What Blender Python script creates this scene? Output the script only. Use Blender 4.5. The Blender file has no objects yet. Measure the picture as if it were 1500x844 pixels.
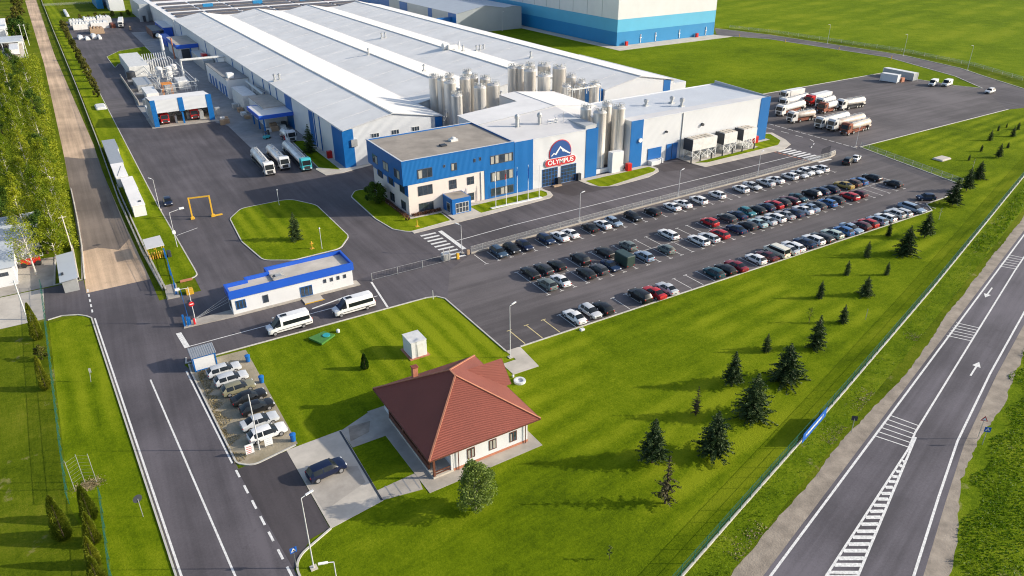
import bpy, bmesh, math, random
from mathutils import Vector, Matrix
random.seed(7)
S = bpy.context.scene
COL = S.collection
rnd = random.uniform
# ------------------------------------------------------------------ materials
def mat(name, col, rough=.7, var=.0, scale=.3, metal=0., bump=0., bscale=8., var2=None, spec=.5, coord='Object', stretch=None):
    """procedural paint: base colour broken up by two noises, optional bump"""
    m = bpy.data.materials.new(name); m.use_nodes = True
    nt = m.node_tree; N = nt.nodes; L = nt.links
    b = N['Principled BSDF']
    b.inputs['Roughness'].default_value = rough
    b.inputs['Metallic'].default_value = metal
    b.inputs['Specular IOR Level'].default_value = spec
    c = (*col, 1)
    if var == 0 and bump == 0:
        b.inputs['Base Color'].default_value = c
        return m
    if coord == 'World':
        src = N.new('ShaderNodeNewGeometry').outputs['Position']
    else:
        src = N.new('ShaderNodeTexCoord').outputs[coord]
    if stretch:
        mp = N.new('ShaderNodeMapping'); mp.inputs['Scale'].default_value = stretch
        L.new(src, mp.inputs['Vector']); src = mp.outputs[0]
    if var:
        n1 = N.new('ShaderNodeTexNoise'); n1.inputs['Scale'].default_value = scale; n1.inputs['Detail'].default_value = 8
        n1.inputs['Roughness'].default_value = .65
        L.new(src, n1.inputs['Vector'])
        r = N.new('ShaderNodeMapRange'); r.inputs[1].default_value = .3; r.inputs[2].default_value = .7
        r.inputs[3].default_value = 0; r.inputs[4].default_value = 1
        L.new(n1.outputs[0], r.inputs[0])
        mx = N.new('ShaderNodeMix'); mx.data_type = 'RGBA'
        d = var2 if var2 else tuple(max(0, k*(1-var)) for k in col)
        e = tuple(min(1, k*(1+var)) for k in col) if not var2 else col
        mx.inputs[6].default_value = (*d, 1); mx.inputs[7].default_value = (*e, 1)
        L.new(r.outputs[0], mx.inputs[0]); L.new(mx.outputs[2], b.inputs['Base Color'])
    else:
        b.inputs['Base Color'].default_value = c
    if bump:
        n2 = N.new('ShaderNodeTexNoise'); n2.inputs['Scale'].default_value = bscale; n2.inputs['Detail'].default_value = 5
        L.new(src, n2.inputs['Vector'])
        bp = N.new('ShaderNodeBump'); bp.inputs['Strength'].default_value = bump; bp.inputs['Distance'].default_value = .05
        L.new(n2.outputs[0], bp.inputs['Height']); L.new(bp.outputs[0], b.inputs['Normal'])
    return m

def ramp(N, L, src, stops):
    r = N.new('ShaderNodeValToRGB')
    el = r.color_ramp.elements
    while len(el) < len(stops): el.new(.5)
    for e, (p, c) in zip(el, stops): e.position = p; e.color = (*c, 1)
    L.new(src, r.inputs[0]); return r.outputs[0]

def grass_mat(name, dark, mid, light, stripe=0., sdir=(0, 1), sw=2.2, patch=.03, fine=1.1, straw=None, rot=0.):
    m = bpy.data.materials.new(name); m.use_nodes = True
    nt = m.node_tree; N = nt.nodes; L = nt.links; b = N['Principled BSDF']
    b.inputs['Roughness'].default_value = .95; b.inputs['Specular IOR Level'].default_value = .03
    pos = N.new('ShaderNodeNewGeometry').outputs['Position']
    def noise(sc, det=6, vec=None, ro=.6):
        n = N.new('ShaderNodeTexNoise'); n.inputs['Scale'].default_value = sc; n.inputs['Detail'].default_value = det
        n.inputs['Roughness'].default_value = ro
        L.new(vec or pos, n.inputs['Vector']); return n.outputs[0]
    def math_(op, a, c):
        k = N.new('ShaderNodeMath'); k.operation = op
        for i, v in enumerate((a, c)):
            if isinstance(v, (int, float)): k.inputs[i].default_value = v
            else: L.new(v, k.inputs[i])
        return k.outputs[0]
    big = noise(patch, 5); fin = noise(fine, 8, ro=.75)
    mp = N.new('ShaderNodeMapping'); mp.vector_type = 'TEXTURE'; mp.inputs['Rotation'].default_value = (0, 0, rot); mp.inputs['Scale'].default_value = (3.5, .4, 1)
    L.new(pos, mp.inputs['Vector'])
    streak = noise(.8, 6, mp.outputs[0], .7)
    blade = noise(3.6, 9, ro=.85); clump = noise(.22, 5, ro=.7)
    v = math_('ADD', math_('ADD', math_('MULTIPLY', big, .44), math_('MULTIPLY', clump, .22)), math_('ADD', math_('ADD', math_('MULTIPLY', fin, .28), math_('MULTIPLY', blade, .5)), math_('MULTIPLY', streak, .16)))
    if stripe:
        w = N.new('ShaderNodeTexWave'); w.inputs['Scale'].default_value = .157/sw
        w.inputs['Distortion'].default_value = 3.5; w.inputs['Detail'].default_value = 3; w.inputs['Detail Scale'].default_value = .25
        w.bands_direction = 'Y'; mp2 = N.new('ShaderNodeMapping'); mp2.vector_type = 'TEXTURE'; mp2.inputs['Rotation'].default_value = (0, 0, rot)
        L.new(pos, mp2.inputs['Vector']); L.new(mp2.outputs[0], w.inputs['Vector'])
        mask = noise(.035, 3)
        mr = N.new('ShaderNodeMapRange'); mr.inputs[1].default_value = .42; mr.inputs[2].default_value = .62
        L.new(mask, mr.inputs[0])
        v = math_('ADD', v, math_('MULTIPLY', math_('MULTIPLY', w.outputs['Fac'], stripe), mr.outputs[0]))
    col = ramp(N, L, v, [(.68, dark), (.80, mid), (.95, light)])
    if straw:
        sn = noise(.22, 6, ro=.7)
        mr = N.new('ShaderNodeMapRange'); mr.inputs[1].default_value = straw[1]; mr.inputs[2].default_value = straw[1]+.12
        L.new(sn, mr.inputs[0])
        mx = N.new('ShaderNodeMix'); mx.data_type = 'RGBA'; L.new(mr.outputs[0], mx.inputs[0]); L.new(col, mx.inputs[6])
        mx.inputs[7].default_value = (*straw[0], 1); col = mx.outputs[2]
    L.new(col, b.inputs['Base Color'])
    bp = N.new('ShaderNodeBump'); bp.inputs['Strength'].default_value = .85; bp.inputs['Distance'].default_value = .16
    hn = noise(3.2, 8, ro=.8)
    L.new(hn, bp.inputs['Height']); L.new(bp.outputs[0], b.inputs['Normal'])
    return m

def asphalt_mat(name, base, tint=.25, tracks=None, pale=None):
    """weathered asphalt: large patches, fine grain, faint streaks along the driving direction"""
    m = bpy.data.materials.new(name); m.use_nodes = True
    nt = m.node_tree; N = nt.nodes; L = nt.links; b = N['Principled BSDF']
    b.inputs['Roughness'].default_value = .82; b.inputs['Specular IOR Level'].default_value = .35
    pos = N.new('ShaderNodeNewGeometry').outputs['Position']
    def noise(sc, det, vec=None, ro=.6):
        n = N.new('ShaderNodeTexNoise'); n.inputs['Scale'].default_value = sc; n.inputs['Detail'].default_value = det
        n.inputs['Roughness'].default_value = ro; L.new(vec or pos, n.inputs['Vector']); return n.outputs[0]
    def math_(op, a, c):
        k = N.new('ShaderNodeMath'); k.operation = op
        for i, v in enumerate((a, c)):
            if isinstance(v, (int, float)): k.inputs[i].default_value = v
            else: L.new(v, k.inputs[i])
        return k.outputs[0]
    mp = N.new('ShaderNodeMapping'); mp.vector_type = 'TEXTURE'; mp.inputs['Scale'].default_value = (1, 16, 1) if not tracks else tuple(1/k for k in tracks[1])
    if tracks: mp.inputs['Rotation'].default_value = (0, 0, tracks[0])
    L.new(pos, mp.inputs['Vector'])
    v = math_('ADD', math_('MULTIPLY', noise(.045, 6), .55),
              math_('ADD', math_('MULTIPLY', noise(3.5, 9, ro=.9), .34), math_('MULTIPLY', noise(.55, 4, mp.outputs[0]), .35)))
    lo = tuple(k*(1-tint) for k in base); hi = tuple(k*(1+tint*1.3) for k in base)
    st = N.new('ShaderNodeMapRange'); st.inputs[1].default_value = .62; st.inputs[2].default_value = .74; st.inputs[3].default_value = 0; st.inputs[4].default_value = .45
    L.new(noise(.5, 5, ro=.7), st.inputs[0])
    mx = N.new('ShaderNodeMix'); mx.data_type = 'RGBA'; L.new(st.outputs[0], mx.inputs[0])
    L.new(ramp(N, L, v, [(.54, lo), (.62, base), (.715, hi)]), mx.inputs[6]); mx.inputs[7].default_value = (*[k*.45 for k in base], 1)
    L.new(mx.outputs[2], b.inputs['Base Color'])
    bp = N.new('ShaderNodeBump'); bp.inputs['Strength'].default_value = .25; bp.inputs['Distance'].default_value = .02
    L.new(noise(14, 5), bp.inputs['Height']); L.new(bp.outputs[0], b.inputs['Normal'])
    return m

def ribbed_mat(name, col, rough=.5, period=.5, axis='X', depth=.5, var=.08, metal=0., dirt=None):
    """profiled sheet: ribs by bump along one object axis, with a little weathering"""
    m = mat(name, col, rough, var, .12, metal)
    nt = m.node_tree; N = nt.nodes; L = nt.links; b = N['Principled BSDF']
    tc = N.new('ShaderNodeTexCoord')
    w = N.new('ShaderNodeTexWave'); w.bands_direction = axis; w.inputs['Scale'].default_value = 2/period*.314
    L.new(tc.outputs['Object'], w.inputs['Vector'])
    bp = N.new('ShaderNodeBump'); bp.inputs['Strength'].default_value = depth; bp.inputs['Distance'].default_value = .06
    L.new(w.outputs['Fac'], bp.inputs['Height']); L.new(bp.outputs[0], b.inputs['Normal'])
    return m

def leaf_mat(name, dark, light, scale=.5, trans=.25):
    light = tuple(k*1.08 for k in light)
    m = bpy.data.materials.new(name); m.use_nodes = True
    nt = m.node_tree; N = nt.nodes; L = nt.links; b = N['Principled BSDF']
    b.inputs['Roughness'].default_value = .6; b.inputs['Specular IOR Level'].default_value = .25
    pos = N.new('ShaderNodeNewGeometry').outputs['Position']
    n = N.new('ShaderNodeTexNoise'); n.inputs['Scale'].default_value = scale; n.inputs['Detail'].default_value = 4
    L.new(pos, n.inputs['Vector'])
    oi = N.new('ShaderNodeObjectInfo'); ad = N.new('ShaderNodeMath'); ad.operation = 'MULTIPLY_ADD'; ad.inputs[1].default_value = .3
    L.new(oi.outputs['Random'], ad.inputs[0]); L.new(n.outputs[0], ad.inputs[2])
    col = ramp(N, L, ad.outputs[0], [(.48, dark), (.85, light)])
    L.new(col, b.inputs['Base Color'])
    if trans:
        t = N.new('ShaderNodeBsdfTranslucent'); L.new(col, t.inputs[0])
        mx = N.new('ShaderNodeMixShader'); mx.inputs[0].default_value = trans
        L.new(b.outputs[0], mx.inputs[1]); L.new(t.outputs[0], mx.inputs[2])
        L.new(mx.outputs[0], N['Material Output'].inputs['Surface'])
    return m

def mesh_mat(name, col, cover):
    """welded wire mesh seen from far away: a share of it is wire, the rest is open"""
    m = mat(name, col, .6)
    nt = m.node_tree; N = nt.nodes; L = nt.links; b = N['Principled BSDF']
    t = N.new('ShaderNodeBsdfTransparent'); mx = N.new('ShaderNodeMixShader'); mx.inputs[0].default_value = cover
    L.new(t.outputs[0], mx.inputs[1]); L.new(b.outputs[0], mx.inputs[2]); L.new(mx.outputs[0], N['Material Output'].inputs['Surface'])
    return m

M = {}
M['lawn'] = grass_mat('mown lawn', (.062, .104, .003), (.124, .180, .004), (.215, .262, .010), .20, rot=1.6, sw=1.5)
M['lawn2'] = grass_mat('mown lawn near highway', (.060, .100, .003), (.122, .177, .004), (.215, .262, .010), .20, rot=.12, sw=1.9)
M['lawn3'] = grass_mat('lawn behind the halls', (.062, .106, .003), (.125, .186, .004), (.215, .265, .010), 0, rot=.3)
M['rough'] = grass_mat('rough grass', (.050, .082, .003), (.108, .148, .006), (.20, .21, .018), 0, patch=.05, fine=.7, rot=1.6, straw=((.30, .25, .12), .6))
M['verge'] = grass_mat('verge grass', (.062, .108, .004), (.128, .188, .006), (.225, .262, .018), 0, patch=.16, fine=1.3, rot=.29, straw=((.33, .28, .14), .62))
M['crop'] = grass_mat('young crop', (.085, .138, .004), (.135, .200, .006), (.20, .25, .012), .16, patch=.012, fine=.3, rot=.25, sw=9.)
M['asph'] = asphalt_mat('yard asphalt', (.094, .084, .090), .26)
M['asph_road'] = asphalt_mat('road asphalt', (.096, .086, .094), .28, (-.04, (1.0, .04, 1)))
M['asph_hw'] = asphalt_mat('highway asphalt', (.105, .096, .108), .30, (.2865, (.03, 1.1, 1)))
M['asph_lot'] = asphalt_mat('car park asphalt', (.108, .096, .097), .26, (0, (.05, 1, 1)))
M['asph_new'] = asphalt_mat('fresh asphalt', (.066, .057, .060), .22)
M['asph_old'] = asphalt_mat('dusty asphalt', (.19, .152, .122), .25, (.0, (1.5, .04, 1)))
M['dirt'] = asphalt_mat('dirt track', (.50, .36, .24), .3, (.0, (1.6, .03, 1)))
M['gravel'] = mat('gravel', (.29, .245, .195), .95, .35, .5, bump=.8, bscale=5, coord='World')
M['gravel2'] = mat('trodden gravel', (.30, .265, .2), .95, .0, .25, bump=.8, bscale=5, coord='World', var2=None)
M['gravel2'] = mat('trodden gravel', (.42, .36, .27), .95, .5, .28, bump=.7, bscale=6, coord='World', var2=(.22, .19, .12))
M['conc'] = mat('concrete', (.38, .345, .30), .9, .22, .35, bump=.15, bscale=6, coord='World')
M['conc_l'] = mat('pale concrete', (.50, .455, .39), .9, .18, .3, bump=.15, bscale=6, coord='World')
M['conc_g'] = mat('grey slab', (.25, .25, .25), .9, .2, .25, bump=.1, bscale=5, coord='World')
M['kerb'] = mat('kerb concrete', (.50, .48, .43), .9, .15, .8, coord='World')
M['line'] = mat('road paint', (.70, .69, .66), .7, .3, 3.5, coord='World')
M['line_w'] = mat('worn road paint', (.64, .62, .58), .8, .3, .9, coord='World')
M['line_y'] = mat('yellowed road paint', (.60, .50, .24), .8, .25, .9, coord='World')
M['red_p'] = mat('brick red paint', (.42, .16, .09), .8, .2, .9, coord='World')
M['white'] = ribbed_mat('white profiled cladding', (.585, .605, .63), .45, .6, 'X', .35, .05)
M['white_y'] = ribbed_mat('white profiled cladding side', (.68, .68, .68), .45, .6, 'Y', .35, .05)
M['plain'] = mat('white render', (.62, .63, .64), .75, .05, .4)
M['cream'] = mat('cream render', (.66, .59, .55), .85, .06, .3)
M['blue'] = ribbed_mat('blue cladding', (.004, .122, .375), .4, .6, 'X', .3, .07)
M['blue_y'] = ribbed_mat('blue cladding side', (.004, .110, .37), .4, .6, 'Y', .3, .07)
M['blue_s'] = mat('signal blue steel', (.005, .115, .38), .4, .05, .6)
M['blue_b'] = mat('bright blue band', (.012, .09, .50), .45, .06, .4)
M['blue_m'] = ribbed_mat('mid blue cladding', (.010, .205, .45), .45, .8, 'X', .3, .05)
M['blue_l'] = ribbed_mat('light blue cladding', (.085, .39, .60), .45, .8, 'X', .3, .05)
M['blue_my'] = ribbed_mat('mid blue cladding side', (.010, .205, .45), .45, .8, 'Y', .3, .05)
M['blue_ly'] = ribbed_mat('light blue cladding side', (.085, .39, .60), .45, .8, 'Y', .3, .05)
M['roofw'] = ribbed_mat('white sheet roof', (.83, .80, .745), .6, 1.0, 'Y', .3, .10)
M['roofm'] = mat('white membrane roof', (.83, .80, .76), .6, .1, .12)
M['roofg'] = mat('grey membrane roof', (.66, .64, .62), .6, .1, .1)
M['roofgr'] = mat('brown gravel roof', (.30, .265, .225), .95, .25, .18, bump=.3, bscale=3)
M['pv'] = mat('dark roof strip', (.10, .085, .085), .5, .2, .2)
M['greyc'] = ribbed_mat('grey cladding', (.33, .36, .38), .5, .7, 'X', .4, .06)
M['greyc_y'] = ribbed_mat('grey cladding side', (.42, .44, .45), .5, .7, 'Y', .4, .06)
M['greyroof'] = mat('grey sheet roof', (.50, .53, .55), .5, .06, .2)
M['tile'] = None
M['redroof'] = ribbed_mat('red tiled sheet roof', (.235, .056, .036), .7, .26, 'X', .9, .12)
M['redroof_y'] = ribbed_mat('red tiled sheet roof side', (.235, .056, .036), .7, .26, 'Y', .9, .12)
M['wood'] = mat('brown timber', (.13, .045, .025), .6, .2, 3)
M['brick'] = mat('terracotta', (.42, .17, .10), .8, .15, 2)
M['glass'] = mat('window glass', (.035, .05, .07), .08, .5, .7, spec=.8)
M['glass_c'] = mat('window with curtains', (.20, .20, .18), .15, .5, 1.6, spec=.6, var2=(.03, .035, .045))
M['curtain'] = mat('curtain behind glass', (.36, .35, .31), .5, .12, 2.)
M['frame'] = mat('white window frame', (.62, .62, .60), .5)
M['frame_d'] = mat('dark window frame', (.08, .085, .10), .5)
M['steel'] = mat('brushed stainless steel', (.77, .735, .68), .40, .2, .5, .45, stretch=(1, 1, .15))
M['galv'] = mat('galvanised steel', (.46, .47, .47), .5, .1, 1.5, .5)
M['post'] = mat('pale grey post', (.55, .56, .57), .5, .06, 2)
M['dark'] = mat('dark steel', (.035, .04, .05), .5, .1, 1.)
M['black'] = mat('black rubber', (.015, .015, .016), .8)
M['rim'] = mat('alloy rim', (.38, .38, .39), .4, metal=.5)
M['red'] = mat('red paint', (.50, .012, .012), .35, .06, 1.)
M['yellow'] = mat('yellow paint', (.62, .36, .03), .5, .1, 1.)
M['orange'] = mat('orange paint', (.62, .22, .02), .6, .1, 1.)
M['teal_mesh'] = mesh_mat('green wire mesh', (.010, .10, .07), .24)
M['dgreen_mesh'] = mesh_mat('dark green wire mesh', (.006, .05, .035), .27)
M['grey_mesh'] = mesh_mat('grey wire mesh', (.42, .43, .44), .22)
M['tealp'] = mat('green fence post', (.012, .12, .085), .5)
M['bark'] = mat('bark', (.10, .07, .045), .9, .3, 4, bump=.5)
M['birch'] = mat('birch bark', (.55, .52, .46), .85, .4, 3)
M['fir'] = leaf_mat('fir needles', (.020, .044, .012), (.064, .098, .026), 1.2, .08)
M['fir_b'] = leaf_mat('browned fir needles', (.05, .05, .02), (.15, .12, .055), 1.2, .1)
M['leaf'] = leaf_mat('poplar leaves', (.13, .20, .006), (.33, .36, .02), .35, .45)
M['leaf_d'] = leaf_mat('dark leaves', (.03, .075, .008), (.09, .15, .012), .6, .25)
M['leaf_m'] = leaf_mat('pale green leaves', (.13, .19, .03), (.30, .36, .09), .9, .25)
M['thuja'] = leaf_mat('thuja leaves', (.11, .155, .01), (.26, .28, .025), 1.2, .35)
M['bushy'] = leaf_mat('brownish shrub leaves', (.07, .08, .012), (.17, .16, .03), .8, .25)
M['hedge'] = leaf_mat('russet hedge leaves', (.10, .04, .02), (.22, .10, .05), 2., .1)
M['weed'] = leaf_mat('verge weeds', (.085, .165, .004), (.24, .31, .015), .45, .4)
M['straw'] = leaf_mat('dry straw grass', (.25, .2, .1), (.42, .35, .2), 1., .2)
M['tarp'] = mat('pale plastic', (.62, .62, .60), .6, .15, 1.)
M['card'] = mat('cardboard', (.36, .25, .16), .85, .2, 2.)
M['greenroof'] = mat('green sheet', (.06, .19, .03), .5, .1, 1.)
M['cyan'] = mat('turquoise lid', (.03, .32, .34), .4, .1, 1.)
M['binblue'] = mat('blue plastic', (.01, .13, .42), .45, .08, 3.)
M['signblue'] = mat('sign blue', (.012, .10, .45), .4)
M['signwhite'] = mat('sign white', (.78, .78, .77), .5)
M['signred'] = mat('sign red', (.55, .02, .025), .4)
M['logoblue'] = mat('logo blue', (.018, .075, .26), .45)
M['logored'] = mat('logo red', (.50, .03, .04), .45)
M['light'] = mat('headlamp glass', (.62, .64, .66), .15, spec=.8)
M['tail'] = mat('tail lamp glass', (.40, .012, .015), .2, spec=.8)
M['carglass'] = mat('car glass', (.012, .016, .02), .2, spec=.3)
M['plate'] = mat('dark trim', (.03, .03, .032), .6)
M['tankw'] = mat('white tank paint', (.72, .70, .67), .35, .1, .6)
M['tankd'] = mat('dusty white tank paint', (.70, .66, .60), .45, .35, .35, var2=(.40, .30, .22))
M['rust'] = mat('rust red chassis', (.22, .06, .03), .7, .3, 1.)
CARCOL = {'white': (.74, .74, .73), 'cream white': (.72, .68, .56), 'black': (.012, .013, .015), 'charcoal': (.035, .037, .042), 'dark grey': (.06, .065, .07),
 'slate blue': (.04, .075, .12), 'navy': (.005, .011, .040), 'dark blue': (.010, .028, .075), 'blue': (.05, .15, .36), 'silver blue': (.24, .32, .42), 'silver': (.50, .52, .54),
 'silver grey': (.34, .35, .37), 'grey green': (.14, .17, .16), 'red': (.45, .016, .022), 'dark red': (.22, .012, .025), 'maroon': (.10, .018, .025), 'teal': (.03, .17, .20),
 'dark teal': (.012, .06, .08), 'pale teal': (.36, .48, .49), 'pale green': (.42, .50, .44), 'gold': (.36, .25, .06), 'brown': (.10, .055, .04), 'olive gold': (.21, .20, .13), 'dark green': (.03, .055, .045)}
for k, c in CARCOL.items():
    m = mat('car paint '+k, c, .38, .06, 1.5, spec=.4); b = m.node_tree.nodes['Principled BSDF']
    b.inputs['Coat Weight'].default_value = .25; b.inputs['Coat Roughness'].default_value = .08
    M['car '+k] = m

# ------------------------------------------------------------------ mesh builder
class MB:
    def __init__(s): s.v = []; s.f = []; s.mi = []
    def add(s, vs, fs, mi=0):
        o = len(s.v); s.v += [tuple(p) for p in vs]; s.f += [tuple(i+o for i in f) for f in fs]; s.mi += [mi]*len(fs); return s
    def box(s, x0, x1, y0, y1, z0, z1, mi=0):
        v = [(x0, y0, z0), (x1, y0, z0), (x1, y1, z0), (x0, y1, z0), (x0, y0, z1), (x1, y0, z1), (x1, y1, z1), (x0, y1, z1)]
        return s.add(v, [(0, 3, 2, 1), (4, 5, 6, 7), (0, 1, 5, 4), (1, 2, 6, 5), (2, 3, 7, 6), (3, 0, 4, 7)], mi)
    def bbox(s, x0, x1, y0, y1, z0, z1, b=.04, mi=0):
        """box with chamfered vertical and top edges"""
        p = [(x0+b, y0), (x1-b, y0), (x1, y0+b), (x1, y1-b), (x1-b, y1), (x0+b, y1), (x0, y1-b), (x0, y0+b)]
        q = [(x0+2*b, y0+b), (x1-2*b, y0+b), (x1-b, y0+2*b), (x1-b, y1-2*b), (x1-2*b, y1-b), (x0+2*b, y1-b), (x0+b, y1-2*b), (x0+b, y0+2*b)]
        v = [(a, c, z0) for a, c in p]+[(a, c, z1-b) for a, c in p]+[(a, c, z1) for a, c in q]
        f = [tuple(range(7, -1, -1)), tuple(range(16, 24))]
        for i in range(8):
            j = (i+1) % 8; f += [(i, j, j+8, i+8), (i+8, j+8, j+16, i+16)]
        return s.add(v, f, mi)
    def prism(s, poly, z0, z1, mi=0):
        n = len(poly)
        v = [(x, y, z0) for x, y in poly]+[(x, y, z1) for x, y in poly]
        return s.add(v, [tuple(range(n-1, -1, -1)), tuple(range(n, 2*n))]+[(i, (i+1) % n, (i+1) % n+n, i+n) for i in range(n)], mi)
    def tube(s, p0, p1, r0, r1=None, n=8, mi=0, caps=True):
        r1 = r0 if r1 is None else r1
        p0, p1 = Vector(p0), Vector(p1); d = (p1-p0).normalized()
        a = d.orthogonal().normalized(); b = d.cross(a)
        v = []
        for p, r in ((p0, r0), (p1, r1)):
            for i in range(n):
                t = 2*math.pi*i/n; v.append(p+a*math.cos(t)*r+b*math.sin(t)*r)
        f = [(i, (i+1) % n, (i+1) % n+n, i+n) for i in range(n)]
        if caps: f += [tuple(range(n-1, -1, -1)), tuple(range(n, 2*n))]
        return s.add(v, f, mi)
    def bar(s, p0, p1, w, h, mi=0):
        p0, p1 = Vector(p0), Vector(p1); d = (p1-p0).normalized()
        up = Vector((0, 0, 1)) if abs(d.z) < .9 else Vector((0, 1, 0))
        a = d.cross(up).normalized()*w/2; b = a.cross(d).normalized()*h/2
        v = [p+x*a+y*b for p in (p0, p1) for x, y in ((-1, -1), (1, -1), (1, 1), (-1, 1))]
        return s.add(v, [(0, 1, 2, 3), (7, 6, 5, 4), (0, 4, 5, 1), (1, 5, 6, 2), (2, 6, 7, 3), (3, 7, 4, 0)], mi)
    def lathe(s, cx, cy, prof, n=20, mi=0):
        v = []; f = []
        for r, z in prof:
            for i in range(n):
                t = 2*math.pi*i/n; v.append((cx+r*math.cos(t), cy+r*math.sin(t), z))
        for k in range(len(prof)-1):
            for i in range(n): f.append((k*n+i, k*n+(i+1) % n, (k+1)*n+(i+1) % n, (k+1)*n+i))
        f.append(tuple(range((len(prof)-1)*n, len(prof)*n)))
        return s.add(v, f, mi)
    def loft(s, rings, mi=0, caps=True, closed=True):
        n = len(rings[0]); v = [p for r in rings for p in r]; f = []
        for k in range(len(rings)-1):
            for i in range(n if closed else n-1):
                f.append((k*n+i, k*n+(i+1) % n, (k+1)*n+(i+1) % n, (k+1)*n+i))
        if caps: f += [tuple(range(n-1, -1, -1)), tuple(range((len(rings)-1)*n, len(rings)*n))]
        return s.add(v, f, mi)
    def quad(s, *p, mi=0): return s.add(p, [tuple(range(len(p)))], mi)
    def build(s, name, mats, parent=None, smooth=False, kind=None, fix=True, angle=40):
        me = bpy.data.meshes.new(name)
        off = Vector((0, 0, 0))
        if parent is not None:
            p = parent
            while p is not None: off += p.location; p = p.parent
        me.from_pydata([(x-off.x, y-off.y, z-off.z) for x, y, z in s.v], [], s.f)
        if not isinstance(mats, (list, tuple)): mats = [mats]
        for m in mats: me.materials.append(M[m] if isinstance(m, str) else m)
        if any(s.mi): me.polygons.foreach_set('material_index', s.mi)
        if fix:
            bm = bmesh.new(); bm.from_mesh(me); bmesh.ops.recalc_face_normals(bm, faces=bm.faces); bm.to_mesh(me); bm.free()
        if smooth:
            me.polygons.foreach_set('use_smooth', [True]*len(me.polygons)); me.set_sharp_from_angle(angle=math.radians(angle))
        me.update()
        o = bpy.data.objects.new(name, me); COL.objects.link(o)
        if parent is not None: o.parent = parent
        if kind: o['kind'] = kind
        return o

def tag(o, label, cat, group=None, kind=None):
    o['label'] = label; o['category'] = cat
    if group: o['group'] = group
    if kind: o['kind'] = kind
    return o
def thing(name, label, cat, loc=(0, 0, 0), rz=0, group=None):
    o = bpy.data.objects.new(name, None); COL.objects.link(o); o.location = loc; o.rotation_euler = (0, 0, rz)
    o.empty_display_size = .3
    return tag(o, label, cat, group)
def dup(root, loc, rz=None, label=None, group=None, scale=None, mats=None):
    def cp(o, par):
        c = o.copy(); COL.objects.link(c); c.parent = par
        if mats and o.name.split('.')[0] in mats and o.type == 'MESH':
            for i in range(len(c.material_slots)):
                if i == 0:
                    c.material_slots[0].link = 'OBJECT'; c.material_slots[0].material = mats[o.name.split('.')[0]]
        for ch in list(kids.get(o.name, [])): cp(ch, c)
        return c
    kids = {}
    def walk(o):
        kids[o.name] = list(o.children)
        for ch in o.children: walk(ch)
    walk(root)
    r = cp(root, root.parent)
    r.location = loc
    if rz is not None: r.rotation_euler = (0, 0, rz)
    if label: r['label'] = label
    if group: r['group'] = group
    if scale is not None: r.scale = (scale,)*3 if not isinstance(scale, tuple) else scale
    return r
def sheet(name, poly, z, m, tri=False):
    """a flat ground sheet, named as part of the setting"""
    me = bpy.data.meshes.new(name); bm = bmesh.new()
    f = bm.faces.new([bm.verts.new((x, y, z)) for x, y in poly]); f.normal_update()
    if f.normal.z < 0: f.normal_flip()
    bmesh.ops.triangulate(bm, faces=bm.faces); bm.to_mesh(me); bm.free()
    me.materials.append(M[m]); o = bpy.data.objects.new(name, me); COL.objects.link(o); o['kind'] = 'structure'; return o
def rounded(pts, rad, n=7):
    """polygon with rounded corners; rad one number or one per corner"""
    out = []; k = len(pts)
    for i in range(k):
        r = rad if not isinstance(rad, (list, tuple)) else rad[i]
        p = Vector((*pts[i], 0)); a = Vector((*pts[i-1], 0)); b = Vector((*pts[(i+1) % k], 0))
        if r <= 0: out.append(pts[i]); continue
        u = (a-p).normalized(); w = (b-p).normalized(); ang = u.angle(w)
        t = min(r/math.tan(ang/2), (a-p).length*.49, (b-p).length*.49)
        p0, p1 = p+u*t, p+w*t
        for q in range(n+1):
            s = q/n; c = p0*(1-s)**2+p*2*s*(1-s)+p1*s*s; out.append((c.x, c.y))
    return out
def ribbon(mb, pts, w, z0, z1, closed=False, mi=0):
    """strip of width w along a polyline: flat if z0 == z1, else a solid kerb"""
    q_ = [pts[0]]
    for p in pts[1:]:
        if math.dist(p, q_[-1]) > .02: q_.append(p)
    if closed and math.dist(q_[0], q_[-1]) < .02: q_.pop()
    pts = q_; n = len(pts); L_, R_ = [], []
    for i in range(n):
        p = Vector(pts[i]); a = Vector(pts[i-1]) if (i > 0 or closed) else None; b = Vector(pts[(i+1) % n]) if (i < n-1 or closed) else None
        d1 = (p-a).normalized() if a is not None and (p-a).length > 1e-6 else None
        d2 = (b-p).normalized() if b is not None and (b-p).length > 1e-6 else None
        d = (d1+d2).normalized() if d1 is not None and d2 is not None and (d1+d2).length > 1e-3 else (d1 if d1 is not None else d2)
        nn = Vector((-d.y, d.x)); c = 1.
        if d1 is not None: c = max(.5, nn.dot(Vector((-d1.y, d1.x))))
        L_.append(p+nn*w/2/c); R_.append(p-nn*w/2/c)
    m = n if closed else n-1
    for i in range(m):
        j = (i+1) % n
        if z0 == z1: mb.quad((*R_[i], z0), (*R_[j], z0), (*L_[j], z0), (*L_[i], z0), mi=mi)
        else:
            a, b, c, d = R_[i], R_[j], L_[j], L_[i]
            mb.add([(*a, z0), (*b, z0), (*c, z0), (*d, z0), (*a, z1), (*b, z1), (*c, z1), (*d, z1)], [(4, 5, 6, 7), (0, 1, 5, 4), (2, 3, 7, 6)], mi)
    return mb
def kerb(pts, closed=False, w=.22, h=.13, name='kerb', m='kerb'):
    return ribbon(MB(), pts, w, 0, h, closed).build(name, m, kind='structure', fix=False)
def island(poly, m='lawn', h=.09, name='lawn_island', edge=True):
    o = MB().prism(poly, 0, h).build(name, m, kind='structure')
    if edge: kerb(poly, True)
    return o
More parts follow.
